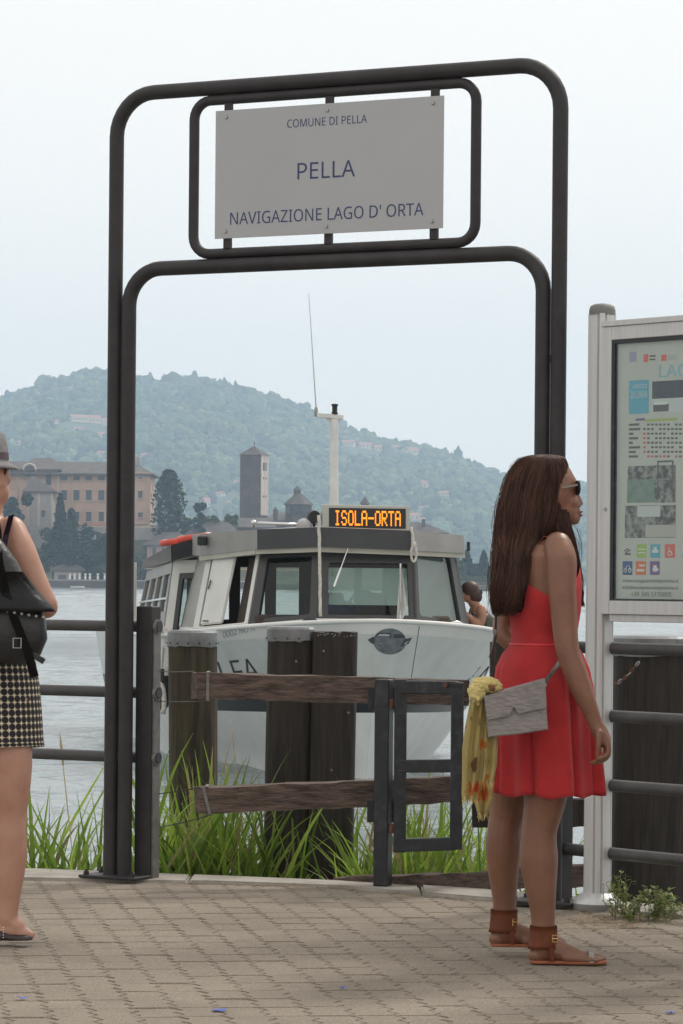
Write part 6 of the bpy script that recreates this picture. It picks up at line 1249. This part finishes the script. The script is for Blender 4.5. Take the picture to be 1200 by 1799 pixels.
f.limb([(18, 930, .03, .05), (35, 965, .0, .052), (55, 1010, -.01, .048), (74, 1048, -.02, .042), (82, 1066, -.01, .04), (62, 1058, .08, .037), (30, 1020, .17, .03), (8, 985, .22, .025)]); f.limb([(8, 985, .22, .026), (0, 970, .235, .022)])
for k in range(4): f.limb([(2 - k * 3, 968 + k * 3, .24, .009), (-8 - k * 2, 960 + k * 4, .235, .008), (-14, 966 + k * 4, .215, .007)], 8)
f.limb([(4, 975, .215, .011), (-6, 968, .2, .008)], 8)
f.limb([(-72, 930, .07, .05), (-95, 1000, .05, .047), (-105, 1060, .04, .04), (-90, 1120, .08, .035), (-70, 1180, .12, .026)]); f.limb([(-70, 1180, .12, .026), (-66, 1200, .125, .024)])
for k in range(4): f.limb([(-70 + k * 4, 1205, .11 + k * .012, .009), (-69 + k * 4, 1225, .11 + k * .012, .008), (-66 + k * 4, 1236, .105 + k * .012, .007)], 8)
f.limb([(-62, 1198, .11, .011), (-58, 1214, .1, .008)], 8)
f.limb([(2, 1270, .03, .09), (14, 1330, .01, .083), (18, 1390, .0, .068), (18, 1430, .0, .057), (17, 1465, .0, .058), (17, 1500, .005, .06), (16, 1545, .0, .05), (14, 1590, .0, .038), (12, 1615, .0, .036)])
f.limb([(-52, 1270, .13, .09), (-58, 1340, .16, .08), (-62, 1420, .18, .058), (-66, 1490, .19, .06), (-66, 1560, .2, .046), (-66, 1605, .2, .037), (-66, 1630, .2, .036)])
for px, py, dy in ((12, 1651, 0), (-66, 1638, .2)): f.limb([(px - 10, py - 15, dy, .028), (px + 5, py - 18, dy, .032), (px + 28, py - 11, dy, .026), (px + 42, py - 8, dy, .017)]); f.limb([(px, py - 34, dy, .034), (px + 18, py - 22, dy, .03)])
f.finish(m_sk2, .006, 3)
m = bpy.data.materials.new('dotted_check'); m.use_nodes = True; MATS['dotted_check'] = m; L = m.node_tree.links.new; b = m.node_tree.nodes['Principled BSDF']; b.inputs['Roughness'].default_value = .85
at = nd(m, 'ShaderNodeAttribute', attribute_name='Col'); fr = nd(m, 'ShaderNodeVectorMath', operation='FRACTION'); L(at.outputs['Vector'], fr.inputs[0]); sb = nd(m, 'ShaderNodeVectorMath', operation='SUBTRACT'); sb.inputs[1].default_value = (.5, .5, 0); L(fr.outputs[0], sb.inputs[0]); ln = nd(m, 'ShaderNodeVectorMath', operation='LENGTH'); L(sb.outputs[0], ln.inputs[0])
mr = nd(m, 'ShaderNodeMapRange'); mr.inputs['From Min'].default_value = .46; mr.inputs['From Max'].default_value = .53; L(ln.outputs['Value'], mr.inputs[0]); mx = nd(m, 'ShaderNodeMix', data_type='RGBA'); L(mr.outputs[0], mx.inputs['Factor']); mx.inputs['A'].default_value = (.012, .01, .016, 1); mx.inputs['B'].default_value = (.56, .49, .36, 1); L(mx.outputs['Result'], b.inputs['Base Color'])
n = 72; V, Fc, Cc = [], [], []; rws = [(-25, 1120, .05, .15, .115), (-26, 1160, .05, .165, .125), (-26, 1200, .05, .178, .135), (-25, 1250, .05, .184, .142), (-24, 1300, .05, .187, .148), (-23, 1318, .05, .188, .15)]; acc = 0
for i_, (px, py, dy, rx, ry) in enumerate(rws):
    c = f.P(px, py, dy)
    for k in range(n): a = 2 * math.pi * k / n; w_ = 1 + .018 * math.sin(a * 5 + 1) * i_ / 5; V.append(tuple(c + Vector((rx * w_ * math.cos(a), ry * w_ * math.sin(a), -.012 * math.sin(a) * (i_ == 5) - .02 * (i_ == 5) * math.cos(a) * -.6)))); Cc.append((k / n * 46, py / 12.2, 0))
for i_ in range(len(rws) - 1):
    for k in range(n): a, b_ = i_ * n + k, i_ * n + (k + 1) % n; Fc.append((a, b_, b_ + n, a + n))
Cc = np.array(Cc); o = pyd('skirt', V, Fc, m, f.t, smooth=True, cols=Cc)
m_top = cloth_mat('dark_grey_top', (.03, .03, .036), 500, .3)
ring_shell('top', f, [(-30, 968, .05, .13, .108), (-28, 1000, .05, .135, .108), (-28, 1060, .05, .14, .108), (-27, 1110, .05, .142, .11), (-25, 1160, .05, .163, .127)], m_top, f.t, 36)
for a, b_ in (((-10, 908, -.02), (-16, 975, -.075)), ((18, 908, .0), (6, 975, -.075)), ((-62, 915, .02), (-54, 975, -.07))):
    ribbon('top_strap', [f.P(*a).lerp(f.P(*b_), k / 5) + Vector((0, -.02 * math.sin(math.pi * k / 5), 0)) for k in range(6)], .011, mat('purple_strap', (.06, .035, .07), .7), f.t)
m_hat = cloth_mat('grey_hat_felt', (.26, .25, .255), 1200, .5, var=.35, vs=60)
bm = B(); c = f.P(-32, 812, .05); rows = []
for rx, ry, z in ((.118, .11, -.016), (.11, .1, -.004), (.09, .08, .003), (.085, .076, .012), (.08, .072, .06), (.068, .06, .1), (.045, .035, .115), (.01, .01, .106)): rows.append(ell(c + UP * z, rx, ry, 32))
loft(bm, rows); bm.transform(Matrix.Translation(c) @ Matrix.Rotation(R(3), 4, 'Y') @ Matrix.Translation(-c)); hat = thing('hat', 'grey felt hat with a short brim', 'hat', f.base); obj('crown', bm, m_hat, hat, smooth=True)
bm = B(); loft(bm, [ell(c + UP * z, r_ + .0015, r_ * .9 + .001, 32) for z, r_ in ((.012, .086), (.035, .084))], caps=False); obj('band', bm, mat('hat_band', (.1, .07, .09), .8), hat, smooth=True)
bm = B(); ball(bm, f.P(-56, 828, .05), (.085, .085, .1)); ball(bm, f.P(-62, 862, .05), (.06, .07, .06)); obj('hair', bm, mat('brown_hair_mass', (.05, .03, .02), .6, var=.4, vscale=40), f.t, smooth=True)
bm = B(); rows = [ell(f.P(6, 826, .02), .02, .017, 14, Vector((.35, -.93, 0)).normalized(), UP), ell(f.P(8, 826, .02), .02, .017, 14, Vector((.35, -.93, 0)).normalized(), UP)]; loft(bm, rows); loft(bm, [[p + Vector((0, .06, 0)) for p in r_] for r_ in rows]); gl_ = thing('sunglasses', 'dark rimmed glasses under the grey hat brim', 'sunglasses', f.base); obj('lens', bm, m_lens, gl_, smooth=True, angle=40); bm = B(); bar(bm, f.P(7, 819, .0), f.P(-30, 822, -.028), .003, .009); obj('temple', bm, m_frm, gl_)
# black bag
m_leath = mat('black_leather', (.018, .018, .021), .38, var=.3, vscale=9, bump=.25, bscale=60, spec=.5); bg_ = thing('leather_bag', 'black studded leather backpack hanging against the hat wearer', 'bag', f.base)
bm = B(); rings = []
for (px, py, dy, rx, ry) in ((-42, 925, -.13, .05, .03), (-36, 945, -.14, .085, .045), (-26, 985, -.155, .125, .06), (-12, 1045, -.16, .155, .065), (2, 1085, -.17, .168, .075), (6, 1120, -.17, .166, .078), (2, 1148, -.165, .15, .07), (-8, 1162, -.16, .125, .05)): rings.append(ell(f.P(px, py, dy), rx, ry, 30, None, None, 2.8))
loft(bm, rings); obj('body', bm, m_leath, bg_, smooth=True)
bm = B(); rings = []
for (px, py, dy, rx, ry) in ((-18, 1004, -.172, .13, .066), (0, 1046, -.185, .162, .078), (18, 1066, -.19, .166, .082), (20, 1073, -.19, .168, .083)): rings.append(ell(f.P(px, py, dy), rx, ry, 30, None, None, 2.8))
loft(bm, rings, caps=False); bmesh.ops.solidify(bm, geom=bm.faces[:], thickness=.004); fl2 = obj('flap', bm, m_leath, bg_, smooth=True)
for k in range(6): bm = B(); ball(bm, f.P(28 + k * 12, 1073 + k * 2.0, -.268 + abs(k - 1) * .006), (.0055, .004, .0055), 10); obj('stud', bm, m_steel, fl2)
ribbon('strap', [f.P(*q) for q in ((-8, 905, -.02), (2, 935, -.12), (10, 985, -.22), (24, 1040, -.262), (44, 1095, -.272), (62, 1140, -.268), (74, 1185, -.262))], .028, m_leath, bg_, .004, Vector((1, 0, .3))); ribbon('strap', [f.P(*q) for q in ((20, 905, .0), (16, 940, -.09), (12, 985, -.16), (10, 1000, -.2))], .02, mat('purple_strap', (.06, .035, .07), .7), bg_, .004)
bm = B(); c = f.P(45, 1127, -.276); tube(bm, [c + Vector((sx * .013, -.002, sz * .016)) for sx, sz in ((-1, -1), (1, -1), (1, 1), (-1, 1))], .0025, 6, closed=True); obj('buckle', bm, m_steel, bg_); bm = B(); box(bm, f.P(80, 1153, -.25), (.045, .01, .02), Matrix.Rotation(R(30), 3, 'Y'), .002); obj('tab', bm, m_leath, bg_)
m_shoe = mat('dark_shoe_leather', (.035, .022, .022), .5, var=.3, vscale=20)
for px, py, dy, lab in ((12, 1651, 0, 'dark studded flat shoe of the hat wearer, in view on the paving'), (-66, 1638, .2, 'dark studded flat shoe of the hat wearer, set further back')):
    t = thing('flat_shoe', lab, 'shoe', f.base); bm = B(); rows = []
    for x, hw, hh in ((-27, .012, .034), (-22, .03, .05), (-8, .036, .055), (8, .036, .034), (24, .041, .026), (38, .036, .022), (45, .014, .012)): c = f.P(px + x, py, dy); rows.append([c + Vector((0, hw * math.cos(a), max(0.001, hh * math.sin(a)) if math.sin(a) > 0 else .0008)) for a in [2 * math.pi * k / 20 for k in range(20)]])
    loft(bm, rows); bmesh.ops.delete(bm, geom=[fa for fa in bm.faces if fa.calc_center_median().z - f.P(px, py, dy).z > .0235 and f.P(px - 14, 0, 0).x < fa.calc_center_median().x < f.P(px + 31, 0, 0).x], context='FACES'); bmesh.ops.solidify(bm, geom=bm.faces[:], thickness=.003); obj('upper', bm, m_shoe, t, smooth=True)
    for k in range(5): bm = B(); ball(bm, f.P(px - 4, py - 6 - k * 4.5, dy - .037), (.002, .002, .002), 6); obj('stud', bm, m_hw[1], t)

# ------------------------------------------------------------------ person beside the notice board (arm in view)
f = Fig('person in a coral short-sleeved shirt standing in front of the notice board', (1290, 1712), 9.95); f.base.x += .03; f.t.location.x += .055
f.ball(1295, 845, .05, (.09, .076, .115)); f.ball(1312, 875, .05, (.05, .05, .05)); f.limb([(1325, 852, .05, .01), (1332, 862, .05, .011)], 8); f.limb([(1290, 880, .05, .054), (1288, 930, .05, .06)])
f.torso([(1288, 912, .05, .06, .06), (1288, 930, .05, .15, .08), (1288, 960, .05, .165, .1), (1290, 1050, .05, .15, .105), (1290, 1120, .05, .14, .1), (1290, 1200, .05, .165, .12), (1290, 1270, .05, .16, .12)])
f.limb([(1226, 938, .03, .052), (1218, 980, .0, .048), (1212, 1030, -.02, .045), (1210, 1064, -.03, .042), (1228, 1066, -.09, .038), (1262, 1040, -.13, .032), (1285, 1022, -.15, .026)]); f.limb([(1285, 1022, -.15, .026), (1296, 1014, -.155, .024)])
for k in range(4): f.limb([(1300, 1006 + k * 5, -.155, .009), (1310, 1004 + k * 5, -.14, .008), (1312, 1010 + k * 5, -.12, .007)], 8)
f.limb([(1290, 1010, -.15, .011), (1298, 1000, -.14, .008)], 8)
f.limb([(1350, 938, .07, .05), (1366, 1010, .07, .045), (1372, 1070, .05, .04), (1366, 1130, .03, .034), (1358, 1180, .0, .026)]); f.limb([(1358, 1180, 0, .026), (1357, 1200, 0, .022)])
for k in range(4): f.limb([(1352 + k * 4, 1206, k * .004, .009), (1352 + k * 4, 1226, k * .004, .008), (1350 + k * 4, 1238, -.01, .007)], 8)
f.limb([(1350, 1196, -.02, .011), (1346, 1212, -.03, .008)], 8)
for px, dy in ((1262, 0), (1318, .1)): f.limb([(px, 1260, .04 + dy * .3, .09), (px, 1380, dy * .6, .072), (px, 1460, dy, .056), (px, 1520, dy, .058), (px, 1620, dy, .04), (px, 1690, dy, .036)]); f.limb([(px, 1700, dy, .03), (px + 60, 1703, dy - .02, .024), (px + 85, 1705, dy - .03, .018)])
f.finish(m_sk2, .007, 3)
m_cor = cloth_mat('coral_shirt', (.68, .08, .07), 500, .3)
ring_shell('shirt', f, [(1288, 922, .05, .09, .07), (1288, 932, .05, .16, .09), (1288, 965, .05, .175, .11), (1290, 1050, .05, .162, .118), (1290, 1120, .05, .155, .112), (1290, 1210, .05, .178, .132)], m_cor, f.t, 36)
bm = B(); tube(bm, [f.P(1230, 930, .03), f.P(1222, 950, .01), f.P(1217, 982, -.005)], [.056, .057, .055], 18, caps=False); bmesh.ops.solidify(bm, geom=bm.faces[:], thickness=.003); obj('sleeve', bm, m_cor, f.t, smooth=True)
for k, c_ in enumerate(((.08, .12, .5), (.75, .6, .05))): bm = B(); tube(bm, [f.P(1217.5, 977 + k * 3.5, -.003), f.P(1217, 980 + k * 3.5, -.005)], .0575, 18, caps=False); bmesh.ops.solidify(bm, geom=bm.faces[:], thickness=.002); obj('sleeve_trim', bm, mat('trim%d' % k, c_, .8), f.t, smooth=True)
bm = B(); tube(bm, [f.P(1350, 932, .07), f.P(1362, 985, .07)], [.055, .052], 18, caps=False); bmesh.ops.solidify(bm, geom=bm.faces[:], thickness=.003); obj('sleeve', bm, m_cor, f.t, smooth=True)
m_jean = cloth_mat('blue_jeans', (.05, .08, .15), 700, .3)
for px, dy in ((1262, 0), (1318, .1)): bm = B(); tube(bm, [f.P(px, 1225, .04 + dy * .3), f.P(px, 1270, .04 + dy * .3), f.P(px, 1380, dy * .6), f.P(px, 1460, dy), f.P(px, 1560, dy), f.P(px, 1685, dy)], [.09, .1, .082, .068, .066, .062], 20); obj('trouser_leg', bm, m_jean, f.t, smooth=True)
bm = B(); ball(bm, f.P(1288, 838, .05), (.1, .085, .11)); obj('hair', bm, MATS['brown_hair_mass'], f.t, smooth=True)

# ------------------------------------------------------------------ passenger on the ferry side deck
f = Fig('boat passenger with brown hair in a bun, leaning on the ferry side deck', (845, 1106), 34.55); f.t.location = f.base
m_sk3 = skin_mat('tanned_skin', (.4, .2, .13), (.3, .14, .09))
f.ball(823, 1042, 0, (.095, .078, .11), Matrix.Rotation(R(-20), 3, 'Y')); f.ball(815, 1049, 0, (.055, .05, .055)); f.ball(809, 1045, 0, (.014, .014, .014)); f.limb([(829, 1055, 0, .055), (836, 1066, 0, .06)])
f.torso([(838, 1062, .02, .06, .1), (841, 1070, .02, .095, .17), (843, 1085, .03, .115, .16), (845, 1100, .04, .115, .15), (845, 1112, .05, .12, .17)])
f.limb([(844, 1070, -.12, .055), (846, 1082, -.15, .05), (842, 1096, -.17, .044), (833, 1092, -.18, .04), (822, 1083, -.17, .033), (815, 1076, -.14, .028)]); f.limb([(815, 1076, -.14, .028), (812, 1071, -.13, .024)])
for k in range(4): f.limb([(811, 1070, -.15 + k * .018, .011), (809.5, 1066, -.145 + k * .018, .01), (811, 1063, -.14 + k * .018, .009)], 8)
f.limb([(814, 1072, -.14, .012), (815, 1068, -.15, .01)], 8)
f.limb([(838, 1070, .17, .05), (830, 1086, .19, .044), (818, 1092, .15, .034), (810, 1086, .08, .028)]); f.limb([(845, 1110, -.06, .085), (822, 1108, -.08, .075), (802, 1107, -.08, .06)]); f.limb([(845, 1110, .1, .085), (822, 1108, .1, .075), (802, 1107, .1, .06)])
f.finish(m_sk3, .012, 2)
m_flo = mat('floral_top', (.07, .05, .06), .85, col2=(.5, .42, .42), vscale=24, contrast=(.46, .56)); bm = B(); axx = Vector((1, 0, 0)); loft(bm, [ell(f.P(841, 1069, .02), .1, .15, 24), ell(f.P(842, 1076, .02), .118, .165, 24), ell(f.P(843, 1086, .03), .122, .165, 24), ell(f.P(845, 1100, .04), .122, .155, 24), ell(f.P(845, 1113, .05), .135, .18, 24)]); obj('top', bm, m_flo, f.t, smooth=True)
ribbon('top_strap', [f.P(836, 1078, -.09), f.P(837, 1066, -.1), f.P(846, 1064, -.09), f.P(850, 1076, -.08)], .03, m_flo, f.t, .006, Vector((0, 1, 0)))
m_auburn = mat('auburn_hair', (.06, .024, .012), .5, var=.5, vscale=30); bm = B(); ball(bm, f.P(826, 1036.5, 0), (.108, .098, .1)); ball(bm, f.P(833, 1044, 0), (.085, .09, .095)); obj('hair', bm, m_auburn, f.t, smooth=True); bm = B(); ball(bm, f.P(840, 1041, 0), (.05, .06, .06)); ball(bm, f.P(841, 1049, 0), (.04, .05, .055)); ball(bm, f.P(837, 1034, 0), (.035, .05, .04)); obj('hair_bun', bm, mat('dark_bun', (.02, .014, .014), .6), f.t, smooth=True)
rs_ = thing('rucksack', 'green grey rucksack on the boat passenger', 'rucksack', f.base); bm = B(); loft(bm, [ell(f.P(854, 1079, .02), .05, .1, 20, None, None, 3), ell(f.P(857, 1086, .02), .075, .14, 20, None, None, 3), ell(f.P(859, 1100, .02), .085, .15, 20, None, None, 3), ell(f.P(859, 1113, .02), .08, .15, 20, None, None, 3)]); obj('body', bm, mat('olive_canvas', (.1, .11, .08), .85, var=.3, vscale=10), rs_, smooth=True)
bm = B(); loft(bm, [ell(f.P(867, 1090, .02), .02, .1, 16), ell(f.P(868, 1100, .02), .03, .11, 16), ell(f.P(868, 1112, .02), .025, .1, 16)]); obj('pocket', bm, mat('navy_canvas', (.03, .045, .1), .8), rs_, smooth=True)
